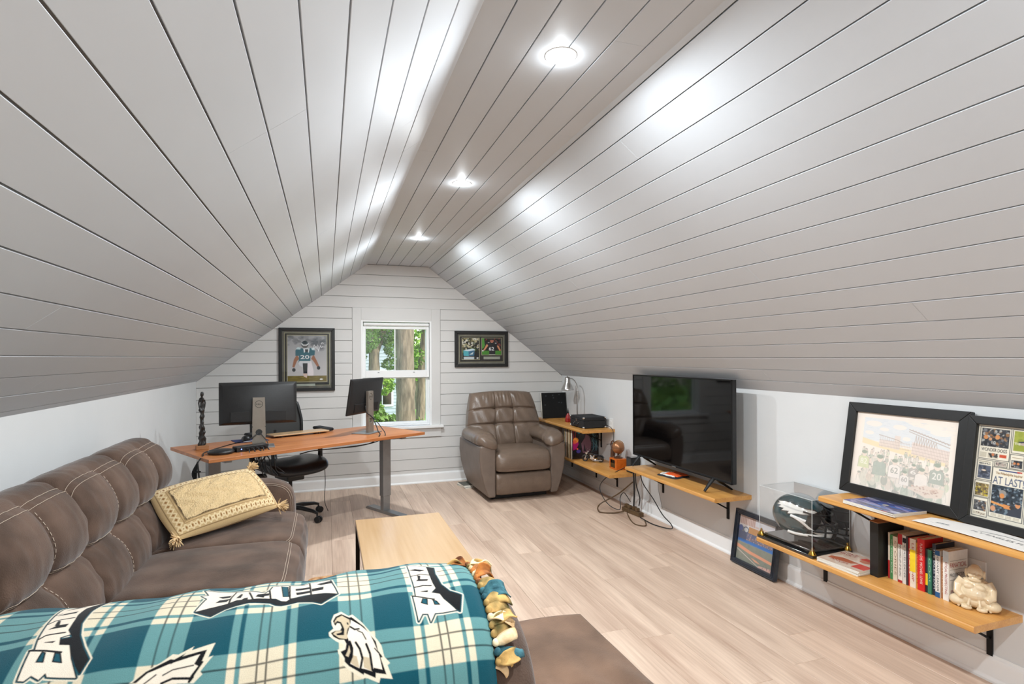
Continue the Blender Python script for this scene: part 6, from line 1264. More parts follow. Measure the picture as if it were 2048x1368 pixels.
paint(wing, (24, 26, 28), .05); paint(wing, (236, 234, 228)); paint([(1.0, .38), (1.4, .47), (1.8, .56), (2.1, .55), (1.8, .48), (1.4, .40)], (200, 200, 198))
for a_, e_ in ((1.95, -.18), (1.35, -.62)): paint([(a_ + .09 * math.cos(q), e_ + .11 * math.sin(q)) for q in np.linspace(0, 6.2, 14)], (40, 44, 46))
vs, fs = P.reshape(-1, 3), []
for i in range(naz - 1):
    for j in range(nel - 1):
        if keep[i, j] and keep[i + 1, j] and keep[i, j + 1] and keep[i + 1, j + 1]: fs.append((i * nel + j, (i + 1) * nel + j, (i + 1) * nel + j + 1, i * nel + j + 1))
me = bpy.data.meshes.new('shell'); me.from_pydata(vs.tolist(), [], fs); me.materials.append(MATS['helmet_paint']); ca = me.color_attributes.new('print', 'FLOAT_COLOR', 'POINT'); rgba = np.ones((len(vs), 4), np.float32); rgba[:, :3] = col.reshape(-1, 3); ca.data.foreach_set('color', rgba.ravel()); me.polygons.foreach_set('use_smooth', [True] * len(me.polygons))
shell = bpy.data.objects.new('shell', me); COL.objects.link(shell); shell.parent = he; so = shell.modifiers.new('solidify', 'SOLIDIFY'); so.thickness = .006; so.offset = -1
mb = MB(); mb.ell((.0, 0, zc), (rx * .86, ry * .86, rz * .86), nu=24, nv=16); mb.v = [p for p in mb.v]; obj('padding', mb, 'mesh_grey', he, smooth=80)
def bar(pts, r=.005, mt='black_metal', nm='mask_bar'): return obj(nm, MB().tube([tuple(p) for p in catmull(pts, 8)], r, 8), mt, he)
for zz, xx, w_ in ((.166, .158, .075), (.118, .178, .080), (.078, .182, .078), (.044, .172, .070)):
    bar([(.055, -.103, zz + .012), (.11, -w_ * 1.12, zz), (xx, -.035, zz - .004), (xx + .006, 0, zz - .005), (xx, .035, zz - .004), (.11, w_ * 1.12, zz), (.055, .103, zz + .012)])
for s in (-1, 1):
    bar([(.118, s * .062, .172), (.150, s * .058, .12), (.152, s * .055, .08), (.148, s * .05, .042)]); bar([(.168, s * .022, .114), (.186, s * .020, .08), (.176, s * .018, .042)])
    bar([(-.005, s * .116, .15), (.03, s * .118, .142), (.07, s * .110, .13)], .0075, 'white_plastic', 'jaw_strap'); bar([(-.02, s * .112, .06), (.03, s * .114, .055), (.10, s * .075, .05), (.145, s * .03, .052)], .0075, 'cloth_white', 'chin_strap'); bar([(.0, s * .116, .15), (.05, s * .116, .125), (.10, s * .08, .075), (.145, s * .03, .056)], .007, 'cloth_white', 'chin_strap')
obj('chin_cup', MB().ell((.150, 0, .052), (.020, .036, .022), nu=18, nv=10), 'cloth_white', he, smooth=80)

# ------------------------------------------------------------------ lower right shelf: magazines, bookend, books, buddha
def magazine_pile(label, loc, rz, n, w_, l_, cvf, mt='print_gloss', th_=.006):
    """separate magazines, each a thing of its own, stacked"""
    for k in range(n):
        t = thing('magazine', label[k], 'magazine', (loc[0], loc[1], loc[2] + k * (th_ + .0004)), rz=rz + random.uniform(-.04, .04), group=label[-1])
        obj('pages', MB().box((0, 0, th_ / 2), (w_, l_, th_)), 'paper', t, bevel=.0008)
        if k == n - 1:
            cv = cvf(); Mx = np.array(frame_m((-w_ / 2, l_ / 2, th_ + .0003), (0, -1, 0), (1, 0, 0), (0, 0, 1))) @ np.diag([l_ / 100, w_ / 130, 1, 1]); cv.build('cover_print', mt, t, M=Mx)
        else: obj('cover', MB().box((0, 0, th_ - .0004), (w_ * .999, l_ * .999, .0006)), 'cloth_white', t, smooth=0)
def cover_warm():
    cv = Cv(100, 130, 100, 130, (206, 180, 160)); r2 = np.random.default_rng(3); cv.speckle(0, 0, 100, 130, [(216, 196, 178), (190, 160, 140), (222, 206, 190)], 50, 14, .5, r2); cv.poly([(10, 30), (60, 40), (70, 60), (30, 66), (8, 50)], (176, 96, 66)); cv.ell(70, 92, 14, 18, (190, 110, 80)); cv.poly([(50, 96), (96, 100), (90, 122), (56, 118)], (190, 50, 36)); cv.rect(70, 20, 100, 60, (196, 60, 44)); cv.text('MIKE', 22, 108, 12, (150, 30, 26), 34); cv.text('TROUT', 22, 94, 11, (150, 30, 26), 40); cv.text('ANGEL', 40, 24, 12, (150, 60, 46), 44); return cv
magazine_pile(['white edged magazine at the bottom of the low stack', 'white magazine second from the bottom of the low stack', 'white magazine third from the bottom of the low stack', 'sports magazine with red lettering on top of the low stack', 'magazines beside the helmet case'], (2.635, 2.205, .34), math.radians(4), 4, .232, .235, cover_warm)
be = thing('bookend', 'tall black wooden bookend beside the row of books', 'bookend', (2.70, 2.062, .34))
obj('upright', MB().box((0, .0, .136), (.18, .045, .272)), 'frame_black', be, bevel=.002); obj('ledge', MB().box((0, -.012, .0015), (.18, .02, .003)), 'frame_black', be, smooth=0); obj('top_edge', MB().box((0, -.0, .274), (.184, .049, .004)), 'box_wood', be, smooth=0)
BY = [2.026, 2.016, 2.001, 1.977, 1.975, 1.953, 1.935, 1.925, 1.916, 1.888, 1.88, 1.846, 1.832, 1.815, 1.798, 1.777, 1.764, 1.739]
BH = [.228, .219, .216, .19, .237, .235, .234, .231, .232, .219, .244, .205, .205, .238, .214, .19, .224]
BC = [(222, 206, 188), (72, 140, 84), (224, 208, 188), (44, 40, 40), (226, 220, 212), (216, 212, 206), (58, 46, 52), (206, 40, 40), (226, 214, 200), (230, 160, 40), (204, 30, 32), (36, 42, 50), (52, 120, 96), (34, 42, 58), (226, 222, 216), (176, 122, 84), (232, 228, 222)]
BT = [None, ('THE GREEN BOOK', (214, 230, 210)), ('STORIES', (150, 120, 96)), None, ('THE EMPOWERED LIFE OF SELLING', (60, 56, 56)), ('THE SALES LEADER', (60, 60, 64)), None, ('LEAD', (240, 220, 210)), ('LEADERSHIP', (170, 60, 50)), ('GROWTH', (150, 80, 20)), ('FLASH BOYS  MICHAEL LEWIS', (240, 222, 214)), None, ('GOAL', (160, 200, 170)), ('THE SALES TEAM', (200, 206, 214)), ('SERVANT LEADER', (50, 50, 54)), ('INFLUENCE', (226, 200, 176)), ('FANATICAL PROSPECTING', (160, 40, 40))]
BL = ['cream and red book first in the row beside the black bookend', 'green book near the left end of the book row', 'plain cream book right of the green book', 'very thin black booklet between two pale books', 'white book with small dark lettering and a red top', 'pale grey book with a dark top', 'thin dark plum book', 'thin bright red book', 'cream book with a yellow label', 'thin orange yellow book', 'thick red hardback, tallest in the book row', 'dark navy book with a yellow label', 'green book right of the dark navy one', 'navy book in the right half of the row', 'white book with blue top and foot', 'short tan brown book', 'white book with its front cover showing at the right end of the row']
mat('ink_red', (168, 38, 40), rough=.6); mat('ink_dark', (66, 62, 60), rough=.6); mat('label_yellow', (240, 206, 40), rough=.6); mat('label_blue', (34, 88, 140), rough=.6); mat('label_red', (176, 34, 38), rough=.6); mat('label_grey', (196, 206, 214), rough=.6)
for k in range(17):
    th_ = max(.0025, BY[k] - BY[k + 1] - .0008); dp = .135 + .012 * math.sin(k * 2.3); hh = BH[k]; cm = mat('book_%d' % k, BC[k], rough=.5, var=.05, scale=60)
    t = thing('book', BL[k], 'book', (2.66 + .006 * math.sin(k * 3.1), BY[k + 1] + .0004, .34), group='books on the lower shelf')
    obj('cover', MB().add([(0, 0, 0), (0, th_, 0), (dp, th_, 0), (dp, th_ - .0012, 0), (.0015, th_ - .0012, 0), (.0015, .0012, 0), (dp, .0012, 0), (dp, 0, 0)] + [(0, 0, hh), (0, th_, hh), (dp, th_, hh), (dp, th_ - .0012, hh), (.0015, th_ - .0012, hh), (.0015, .0012, hh), (dp, .0012, hh), (dp, 0, hh)],
        [(i, (i + 1) % 8, 8 + (i + 1) % 8, 8 + i) for i in range(8)] + [(0, 1, 4, 5), (1, 2, 3, 4), (0, 5, 6, 7), (8, 13, 12, 9), (9, 12, 11, 10), (8, 15, 14, 13)]) if th_ > .004 else MB().box((dp / 2, th_ / 2, hh / 2), (dp, th_, hh)), cm, t, smooth=0)
    if th_ > .004: obj('pages', MB().box((dp / 2, th_ / 2, hh / 2), (dp - .006, th_ - .0026, hh - .006)), 'paper', t, smooth=0)
    sp_ = lambda y_, z_: frame_m((-.0006, y_, z_), (0, 0, -1), (0, -1, 0), (-1, 0, 0))     # lettering runs down the spine
    if BT[k] and th_ > .006:
        mt = mat('ink_%d' % k, BT[k][1], rough=.6); text_part('spine_lettering', BT[k][0], mt, t, sp_(th_ * .5 + min(.012, th_ * .45) * .36, hh * .52), min(.012, th_ * .45), min(hh * .78, .03 * len(BT[k][0])))
    def band_(z0_, z1_, mt): obj('spine_label', MB().box((-.0004, th_ / 2, (z0_ + z1_) / 2), (.0008, th_ * .98, z1_ - z0_)), mt, t, smooth=0)
    if k == 0: band_(0, .09, 'label_red')
    if k == 4: band_(hh - .05, hh, 'label_red'); band_(.0, .012, 'ink_red')
    if k == 5: band_(hh - .035, hh - .012, 'cloth_black')
    if k == 8: band_(.075, .18, 'label_yellow')
    if k == 11: band_(.035, .09, 'label_yellow')
    if k == 14: band_(0, .024, 'label_blue'); band_(hh - .022, hh, 'label_blue')
    if k == 16:
        band_(hh - .05, hh, 'label_grey'); FM = lambda x_, z_: frame_m((x_, -.0006, z_), (1, 0, 0), (0, 0, 1), (0, -1, 0))
        text_part('cover_lettering', 'FANATICAL', 'ink_red', t, FM(dp * .5, .150), .022, dp * .86); text_part('cover_lettering', 'PROSPECTING', 'ink_dark', t, FM(dp * .5, .108), .017, dp * .88); text_part('cover_lettering', 'JEB BLOUNT', 'ink_red', t, FM(dp * .45, .035), .015, dp * .72)
        for z_ in (.140, .094, .180): obj('cover_rule', MB().box((dp / 2, -.0004, z_), (dp * .86, .0006, .0008)), 'ink_dark', t, smooth=0)
bu = thing('buddha_figurine', 'glossy ivory ceramic seated laughing figure at the end of the lower shelf', 'figurine', (2.71, 1.665, .34), rz=math.radians(-62))   # local -y is the front... faces the room
mb = MB(); E = mb.ell
E((0, .010, .066), (.060, .044, .064)); E((0, .004, .036), (.074, .056, .038)); E((0, -.012, .066), (.050, .046, .040)); E((0, .004, .100), (.054, .038, .030)); E((0, -.006, .154), (.029, .029, .031)); E((0, .0, .178), (.016, .017, .010)); E((0, -.022, .128), (.024, .016, .010))
for s in (-1, 1):
    E((s * .058, -.018, .024), (.032, .034, .024)); mb.tube([(s * .040, .0, .116), (s * .056, -.006, .088), (s * .058, -.030, .062), (s * .040, -.050, .052)], [.020, .019, .016, .012], 12); E((s * .031, .002, .146), (.006, .010, .019)); E((s * .019, -.036, .098), (.019, .012, .013)); E((s * .026, -.052, .010), (.020, .013, .010)); E((s * .013, -.030, .146), (.011, .008, .009))
E((0, -.036, .150), (.006, .007, .006)); E((0, -.034, .134), (.012, .005, .004))
for k in range(6): a = -1.25 + k * .5; mb.tube([(math.sin(a) * .066, -math.cos(a) * .05, .05), (math.sin(a) * .080, -math.cos(a) * .060, .024), (math.sin(a) * .078, -math.cos(a) * .058, .004)], [.003, .006, .005], 8)
o = obj('body', mb, 'ivory_glaze', bu, smooth=80); rm = o.modifiers.new('remesh', 'REMESH'); rm.mode = 'VOXEL'; rm.voxel_size = .0022; rm.use_smooth_shade = True; sm = o.modifiers.new('smooth', 'SMOOTH'); sm.factor = .5; sm.iterations = 2

# ------------------------------------------------------------------ upper right shelf: magazines, towel, framed print, framed newspaper
def cover_blue():
    cv = Cv(100, 130, 100, 130, (70, 70, 120)); r2 = np.random.default_rng(6)
    for i in range(60): cv.ell(r2.uniform(0, 100), r2.uniform(0, 130), r2.uniform(8, 26), r2.uniform(4, 10), [(40, 60, 130), (120, 110, 160), (60, 110, 190), (170, 160, 196), (36, 38, 76), (196, 196, 214)][int(r2.integers(6))], .6, r2.uniform(-.8, .8))
    cv.rect(0, 104, 100, 130, (40, 42, 66)); cv.ell(52, 70, 5, 8, (190, 180, 160)); cv.rect(70, 0, 100, 10, (40, 36, 44)); cv.rect(76, 2, 88, 7, (190, 40, 50)); return cv
magazine_pile(['grey magazine at the bottom of the pile on the upper shelf', 'grey magazine in the middle of the pile on the upper shelf', 'glossy blue violet magazine on top of the pile on the upper shelf', 'magazines on the upper shelf'], (2.595, 2.00, .70), math.radians(-3), 3, .205, .275, cover_blue, th_=.005)
tw = thing('rally_towel', 'white rally towel with black bird emblem lying on the upper shelf', 'towel', (0, 0, .70))
cv = Cv(.64, .165, 260, 70, (232, 226, 220))          # x runs towards the camera, y across
ems = [(.17, .060), (.20, .078), (.25, .083), (.31, .078), (.36, .085), (.42, .072), (.35, .074), (.31, .066), (.27, .072), (.23, .066), (.20, .062)]
cv.poly([(x_ * 1.0 + .03, y_ + .045) for x_, y_ in ems], (28, 30, 34)); cv.poly([(x_ * .93 + .05, y_ * .8 + .061) for x_, y_ in ems], (226, 222, 218)); cv.line([(.24, .116), (.30, .120), (.36, .112)], .004, (30, 32, 36)); cv.text('FLY EAGLES FLY', .30, .068, .020, (34, 36, 40), .21); cv.text('NOVACARE', .085, .066, .012, (40, 62, 74), .05); cv.line([(.045, .058), (.12, .058)], .002, (120, 124, 126)); cv.text('NOVA', .56, .055, .012, (40, 62, 74), .04)
yy = 1.80 - cv.X; xx = 2.512 + cv.Y * (1 - .25 * np.exp(-cv.X / .05)) + .006 * np.sin(cv.X * 9); zz = .0035 + .0016 * np.sin(cv.X * 23 + 3) * np.sin(cv.Y * 40) + .0014 * np.sin(cv.X * 8); drop = np.clip((2.502 - xx) / .02, 0, 1)
cvo = cv.build('cloth', 'fleece', tw, P=np.stack([xx, yy, zz], -1)); so = cvo.modifiers.new('solidify', 'SOLIDIFY'); so.thickness = .0018; so.offset = -1
# framed stadium print leaning on the wall
def leaning(xb, y_left, z, tilt):
    """euler for a frame whose local x runs to -y (right in the picture), leaning back by tilt"""
    X_ = Vector((0, -1, 0)); Z_ = Vector((math.sin(tilt), 0, math.cos(tilt))); Y_ = Z_.cross(X_); return frame_m((0, 0, 0), X_, Y_, Z_).to_euler()
W3, H3 = .622, .492
rot = leaning(0, 0, 0, math.radians(9.2)); p3 = picture_frame('framed_print', 'black framed colour pencil print of a crowd before a stadium on the upper shelf', (2.722, 2.338, .7045), rot, W3, H3, .050, .026, 'frame_black', 'framed pictures leaning on the right wall')
Wp, Hp = W3 - .1, H3 - .1
cv = Cv(104, 79, 300, 228, (238, 226, 214)); rg = np.random.default_rng(31)
sky_ = [(9, 74), (52, 74), (62, 70), (97, 66), (97, 48), (9, 50)]; cv.poly(sky_, (206, 218, 228), .85)
for i in range(150):
    x_, y_ = rg.uniform(9, 97), rg.uniform(50, 74); cv.line([(x_, y_), (x_ + rg.uniform(2, 5), y_ + rg.uniform(-.6, .6))], .35, (176, 196, 214), .5)
for x_, y_, a_, b_ in ((20, 68, 9, 3), (48, 67, 7, 2.5), (32, 63, 5, 1.8), (88, 66, 10, 3), (16, 58, 5, 2), (56, 56, 4, 2), (80, 70, 9, 3)): cv.ell(x_, y_, a_, b_, (238, 228, 218), .9)
cv.poly([(9, 52), (30, 48), (60, 46), (97, 40), (97, 35), (60, 39), (30, 43), (9, 46)], (232, 206, 140), .8)
BRN = (150, 124, 112)
cv.poly([(28, 52), (50, 52), (50, 44), (28, 45)], (222, 204, 194), .9); cv.poly([(62, 54), (97, 50), (97, 38), (62, 42)], (222, 202, 194), .9); cv.rect(44, 44, 50, 58, (216, 198, 188), .9)
for y_ in (46, 49, 52): cv.line([(28, y_), (60, y_ - 1)], .35, BRN, .8)
for x_ in np.arange(29, 62, 1.6): cv.line([(x_, 44.5), (x_ + .2, 52)], .25, BRN, .7)
for x_ in np.arange(63, 97, 1.4): cv.line([(x_, 39), (x_ + .2, 53 - (x_ - 63) * .1)], .3, BRN, .8)
for y_ in (42, 45, 48, 51): cv.line([(62, y_ + .8), (97, y_ - 2)], .35, BRN, .8)
cv.line([(58, 66), (97, 56)], .7, (130, 104, 96)); cv.line([(58, 64), (97, 53)], .6, (130, 104, 96)); xz = list(np.linspace(60, 97, 26))
for i in range(25): cv.line([(xz[i], 65 - (xz[i] - 60) * .27 + (i % 2) * 1.6), (xz[i + 1], 65 - (xz[i + 1] - 60) * .27 + ((i + 1) % 2) * 1.6)], .35, (140, 114, 104))
for i in range(9): x_ = 64 + i * 2.4; cv.line([(x_, 51), (x_ + 1.4, 61 - i * .6), (x_ + 2.6, 51)], .5, BRN)
cv.line([(27, 57), (46, 54), (52, 52)], .6, (140, 114, 104))
for i in range(9): cv.line([(28 + i * 2, 56.5 - i * .3), (29 + i * 2, 52)], .3, BRN)
GR = [(196, 206, 176), (148, 168, 150), (226, 216, 204), (120, 140, 130), (206, 204, 190), (176, 190, 170), (214, 196, 180), (110, 118, 116), (232, 224, 214)]
for i in range(240):
    y_ = 45 - 38 * rg.random() ** .8; x_ = rg.uniform(9, 97); yl = 44 - (x_ - 9) * .05
    if y_ > yl: continue
    s_ = .8 + (44 - y_) * .055; c_ = GR[int(rg.integers(len(GR)))]; cv.ell(x_, y_ - s_ * 1.6, s_ * 1.5, s_ * 2.0, c_, .75); cv.ell(x_, y_ + s_ * .7, s_ * .75, s_ * .95, (222, 204, 190), .85); cv.ell(x_, y_ + s_ * 1.3, s_ * .8, s_ * .45, [(110, 130, 116), (90, 96, 98), (200, 190, 176)][i % 3], .8)
    cv.line([(x_ - s_, y_ - s_ * 2.2), (x_ - s_ * .9, y_), (x_, y_ + s_ * 1.7), (x_ + s_ * .9, y_), (x_ + s_, y_ - s_ * 2.2)], .3, (120, 116, 112), .7)
for (x_, y_, s_, c_, nt_, nc) in [(13, 26, 6.5, (196, 206, 150), '82', (232, 232, 216)), (31, 22, 7.5, (130, 156, 144), None, 0), (47, 22, 6.5, (236, 228, 220), '62', (110, 120, 108)), (58, 15, 5, (234, 226, 218), '60', (120, 120, 116)), (66, 24, 4.6, (150, 146, 140), '6', (232, 228, 220)), (74, 18, 6.5, (234, 224, 214), None, 0), (88, 24, 7, (120, 144, 134), '20', (232, 228, 220))]:
    cv.poly([(x_ - s_, y_ - s_), (x_ - s_ * .9, y_ + s_ * .7), (x_ - s_ * .4, y_ + s_), (x_ + s_ * .4, y_ + s_), (x_ + s_ * .9, y_ + s_ * .7), (x_ + s_, y_ - s_)], c_, .92); cv.line([(x_ - s_, y_ - s_), (x_ - s_ * .9, y_ + s_ * .7), (x_ - s_ * .4, y_ + s_), (x_ + s_ * .4, y_ + s_), (x_ + s_ * .9, y_ + s_ * .7), (x_ + s_, y_ - s_)], .35, (110, 108, 104)); cv.ell(x_, y_ + s_ * 1.35, s_ * .42, s_ * .5, (226, 206, 190)); cv.ell(x_ - .2, y_ + s_ * 1.6, s_ * .46, s_ * .28, (84, 120, 100))
    if nt_: cv.text(nt_, x_, y_ - s_ * .35, s_ * .95, nc, s_ * 1.15)
cv.poly([(62, 8), (78, 14), (96, 13), (94, 5), (80, 2)], (220, 200, 184))
for i in range(40): x_ = rg.uniform(66, 92); cv.ell(x_, rg.uniform(5, 12), .9, .6, [(170, 120, 100), (150, 96, 80), (206, 170, 150)][i % 3], .8)
cv.a = cv.a * .62 + np.array(lin((240, 228, 216))) * .38
cv.build('art_print', 'print_paper', p3, M=np.array(fplane(.050, .050, -.0095)) @ np.diag([Wp / 104, Hp / 79, 1, 1]))
# framed newspaper collage
W4, H4 = .60, .478
p4 = picture_frame('framed_newspapers', 'black framed collage of newspaper front pages at the right edge', (2.706, 1.716, .7045), leaning(0, 0, 0, math.radians(9.2)), W4, H4, .036, .03, 'frame_black', 'framed pictures leaning on the right wall')
cv = Cv(120, 92, 360, 276, (226, 218, 200)); rg = np.random.default_rng(17)
def photo(x0, y0, x1, y1, cols, n, r, bg): cv.rect(x0, y0, x1, y1, bg); [cv.ell(min(max(rg.uniform(x0, x1), x0 + r * .7), x1 - r * .7), min(max(rg.uniform(y0, y1), y0 + r * .7), y1 - r * .7), r * rg.uniform(.4, .7), r * rg.uniform(.4, .7), cols[int(rg.integers(len(cols)))], .9, rg.uniform(0, 3)) for i in range(n)]
def page(x0, y0, x1, y1): cv.rect(x0 - .6, y0 - .6, x1 + .6, y1 + .6, (70, 72, 70)); cv.rect(x0, y0, x1, y1, (232, 224, 206))
DKC = [(40, 42, 48), (60, 62, 68), (30, 32, 38), (176, 176, 172), (150, 108, 70), (120, 120, 124), (80, 84, 90), (50, 52, 58)]
page(2, 59, 28, 90); photo(3, 71, 27, 89, DKC, 110, 2.6, (44, 46, 50)); cv.ell(7, 80, 2, 2, (206, 140, 84)); cv.ell(17, 81, 2, 2.2, (210, 144, 88)); cv.ell(11, 78.5, 1.4, 1.6, (200, 150, 110)); cv.text('10', 14, 74, 3, (196, 196, 190), 3.4); cv.text('WONDER DOGS', 15, 66.4, 3.4, (50, 48, 46), 22); photo(10, 60, 19, 65, [(60, 60, 62), (40, 40, 44)], 20, 1.6, (196, 186, 166)); cv.ell(14.5, 63.5, 1.2, 1.4, (196, 120, 80)); cv.rect(20, 61.5, 26, 64.5, (200, 80, 50)); photo(3, 60, 9, 65, [(206, 198, 180)], 6, 1, (200, 190, 170))
page(30, 68, 60, 90); photo(30.8, 70, 60, 89, [(150, 158, 60), (164, 170, 70), (140, 150, 56)], 60, 4, (152, 160, 58)); cv.poly([(34, 79), (48, 81), (60, 86), (60, 82), (48, 78), (36, 77)], (52, 56, 72)); cv.ell(40, 77, 4, 1.4, (190, 170, 160)); cv.text('THE', 34, 76, 2, (226, 220, 200), 5); cv.text('CHAMPS', 52, 75, 2.4, (226, 220, 200), 12)
page(29.5, 53, 40, 66); photo(30.3, 53.8, 39.4, 61, DKC, 50, 1.7, (60, 64, 72)); cv.ell(33, 58, 1.1, 1.1, (204, 130, 80)); cv.ell(36, 58, 1.1, 1.1, (204, 130, 80)); cv.line([(31, 63.4), (39, 63.4)], .6, (170, 150, 120))
page(41.5, 52, 50, 66); cv.rect(41.8, 52.4, 49.8, 59, (168, 178, 52)); photo(41.8, 59, 49.8, 65.4, [(110, 86, 70), (206, 150, 110), (220, 216, 210)], 26, 1.6, (120, 96, 80)); cv.poly([(44, 60), (48, 60), (47, 54), (45, 54)], (216, 210, 190))
page(2, 38, 15, 57); photo(3, 39, 14, 52, [(86, 92, 108), (60, 66, 80), (120, 124, 136)], 60, 2, (92, 98, 112)); cv.poly([(5, 44), (8.5, 51), (12, 44)], (60, 62, 70)); cv.ell(8, 47, 2, .8, (220, 200, 180)); cv.line([(3, 55.6), (13, 55.6)], .6, (130, 116, 90)); cv.text('BIRDS OF PLAY', 8.5, 53, 1.5, (70, 70, 76), 10)
page(17, 53, 27, 57); photo(17.5, 53.4, 26.6, 56.7, [(120, 110, 106), (196, 170, 160), (90, 84, 84)], 20, 1, (180, 168, 156))
page(16, 4, 43, 51.5); cv.rect(21, 49, 38, 50.2, (60, 76, 124)); cv.rect(36, 49.4, 40, 50.6, (196, 60, 44)); cv.text('The Philadelphia Inquirer', 29.5, 45.6, 2.2, (150, 116, 70), 22); cv.text('AT LAST!', 29.5, 36.2, 7.6, (64, 78, 112), 25.5)
photo(16.6, 8, 42.4, 35, [(44, 54, 66), (70, 86, 100), (30, 34, 40), (110, 128, 140), (26, 30, 36), (150, 160, 166)], 230, 1.7, (50, 60, 70)); cv.ell(26, 28, 3, 3, (150, 146, 140)); cv.ell(25.6, 25.4, 2, 2.4, (214, 140, 80)); cv.poly([(17, 19), (28, 17), (28, 15), (17, 17)], (220, 150, 80)); cv.poly([(27, 18), (36, 17), (36, 14), (28, 14)], (214, 140, 76)); cv.ell(39, 19, 2, 2.4, (210, 142, 90)); cv.ell(39, 21, 2.2, 1.2, (60, 60, 66)); cv.poly([(30, 8), (34, 15), (42, 17), (42, 8)], (50, 54, 66)); cv.ell(19, 12, 2.2, 2.6, (206, 150, 112)); cv.ell(34.5, 16, 2, 1.6, (40, 40, 44))
for i in range(4): photo(17.5 + i * 6.2, 4.6, 22.5 + i * 6.2, 7.4, [(206, 196, 176), (190, 180, 160)], 8, .8, (212, 202, 182))
page(1.6, 21, 14.4, 36); photo(2.2, 21.6, 13.8, 34, [(120, 100, 60), (70, 66, 60), (206, 190, 150), (190, 170, 60)], 60, 1.6, (140, 120, 80)); [cv.text('OH', 4.5, 31 - i * 4.5, 2.6, (60, 54, 46), 5) for i in range(2)]
page(1.4, 2, 14, 19.5); photo(2.2, 7, 13.2, 17, DKC, 60, 1.5, (90, 86, 84)); photo(2.2, 3, 13.2, 5.6, [(120, 90, 70), (200, 190, 170)], 16, .9, (206, 196, 176))
page(51.5, 34, 80, 66); photo(52.5, 36, 79, 56, [(96, 84, 76), (140, 120, 100), (70, 66, 62)], 60, 2.4, (110, 98, 88)); cv.rect(52.5, 35, 79, 40, (160, 168, 60)); page(45, 4, 74, 32.5); cv.rect(45.6, 27, 73, 32, (60, 84, 140)); cv.text('The Inquirer', 56, 28.6, 2.2, (230, 230, 230), 16); photo(45.8, 10, 73.2, 26.4, [(60, 62, 70), (190, 190, 186), (150, 160, 70), (40, 42, 48), (110, 112, 118)], 120, 1.8, (70, 72, 78)); [cv.line([(46, 5 + i * 1.3), (73, 5 + i * 1.3)], .5, (80, 78, 76)) for i in range(4)]
page(62, 68, 92, 90); photo(63, 70, 91, 89, DKC, 70, 2.4, (80, 84, 90)); page(82, 4, 118, 66); photo(83, 8, 117, 60, DKC, 120, 3, (90, 94, 100)); page(94, 68, 118, 90); photo(95, 70, 117, 89, DKC, 50, 3, (80, 84, 90)); page(75.5, 4, 80, 32)
cv.build('newspaper_print', 'print_paper', p4, M=np.array(fplane(.036, .036, -.0095)) @ np.diag([(W4 - .072) / 120, (H4 - .072) / 92, 1, 1]))
obj('glazing', MB().box((W4 / 2, -.022, H4 / 2), (W4 - .07, .002, H4 - .07)), 'picture_glass', p4, smooth=0)
# framed stadium photo on the floor
W5, H5 = .405, .372
p5 = picture_frame('framed_photo', 'navy framed baseball stadium photo standing on the floor against the wall', (2.728, 3.222, .0045), leaning(0, 0, 0, math.radians(8.5)), W5, H5, .034, .028, 'frame_navy', 'framed pictures leaning on the right wall', profile=True)
cv = Cv(110, 100, 150, 136, (150, 150, 140)); rg = np.random.default_rng(19)
cv.rect(0, 76, 110, 100, (220, 196, 188)); [cv.rect(4 + i * 5, 80, 6.6 + i * 5, 98, (196, 160, 150)) for i in range(9)]; cv.rect(48, 84, 110, 100, (222, 220, 226)); cv.rect(0, 74, 110, 80, (226, 220, 220)); cv.ell(6, 70, 7, 7, (90, 104, 160)); cv.ell(22, 69, 8, 7, (60, 80, 120)); cv.ell(22, 69, 6, 5, (220, 224, 228)); cv.rect(30, 60, 60, 78, (206, 150, 90)); cv.rect(60, 62, 110, 68, (220, 214, 216)); cv.rect(74, 63, 92, 67, (206, 50, 60))
cv.rect(0, 46, 110, 64, (96, 104, 136)); cv.speckle(26, 46, 110, 62, [(150, 120, 130), (190, 170, 170), (110, 110, 140), (170, 130, 110)], 260, 1.3, .8, rg); cv.rect(0, 40, 110, 47, (40, 116, 196)); cv.rect(0, 0, 110, 40, (136, 138, 122)); cv.speckle(0, 0, 110, 40, [(142, 144, 128), (128, 132, 116)], 80, 4, .5, rg)
cv.poly([(0, 34), (40, 27), (110, 22), (110, 16), (40, 20), (0, 26)], (232, 158, 120)); cv.poly([(44, 14), (62, 12), (74, 8), (58, 8)], (232, 164, 128)); cv.line([(0, 22), (70, 0)], 1.4, (228, 210, 200)); cv.poly([(70, 4), (110, 8), (110, 0), (66, 0)], (224, 176, 160)); cv.speckle(80, 2, 106, 14, [(60, 70, 90), (90, 90, 100)], 14, 1, .9, rg)
cv.a = cv.a * .78 + np.array(lin((150, 150, 150))) * .22
cv.build('photo_print', 'print_paper', p5, M=np.array(fplane(.034, .034, -.0095)) @ np.diag([(W5 - .068) / 110, (H5 - .068) / 100, 1, 1]))

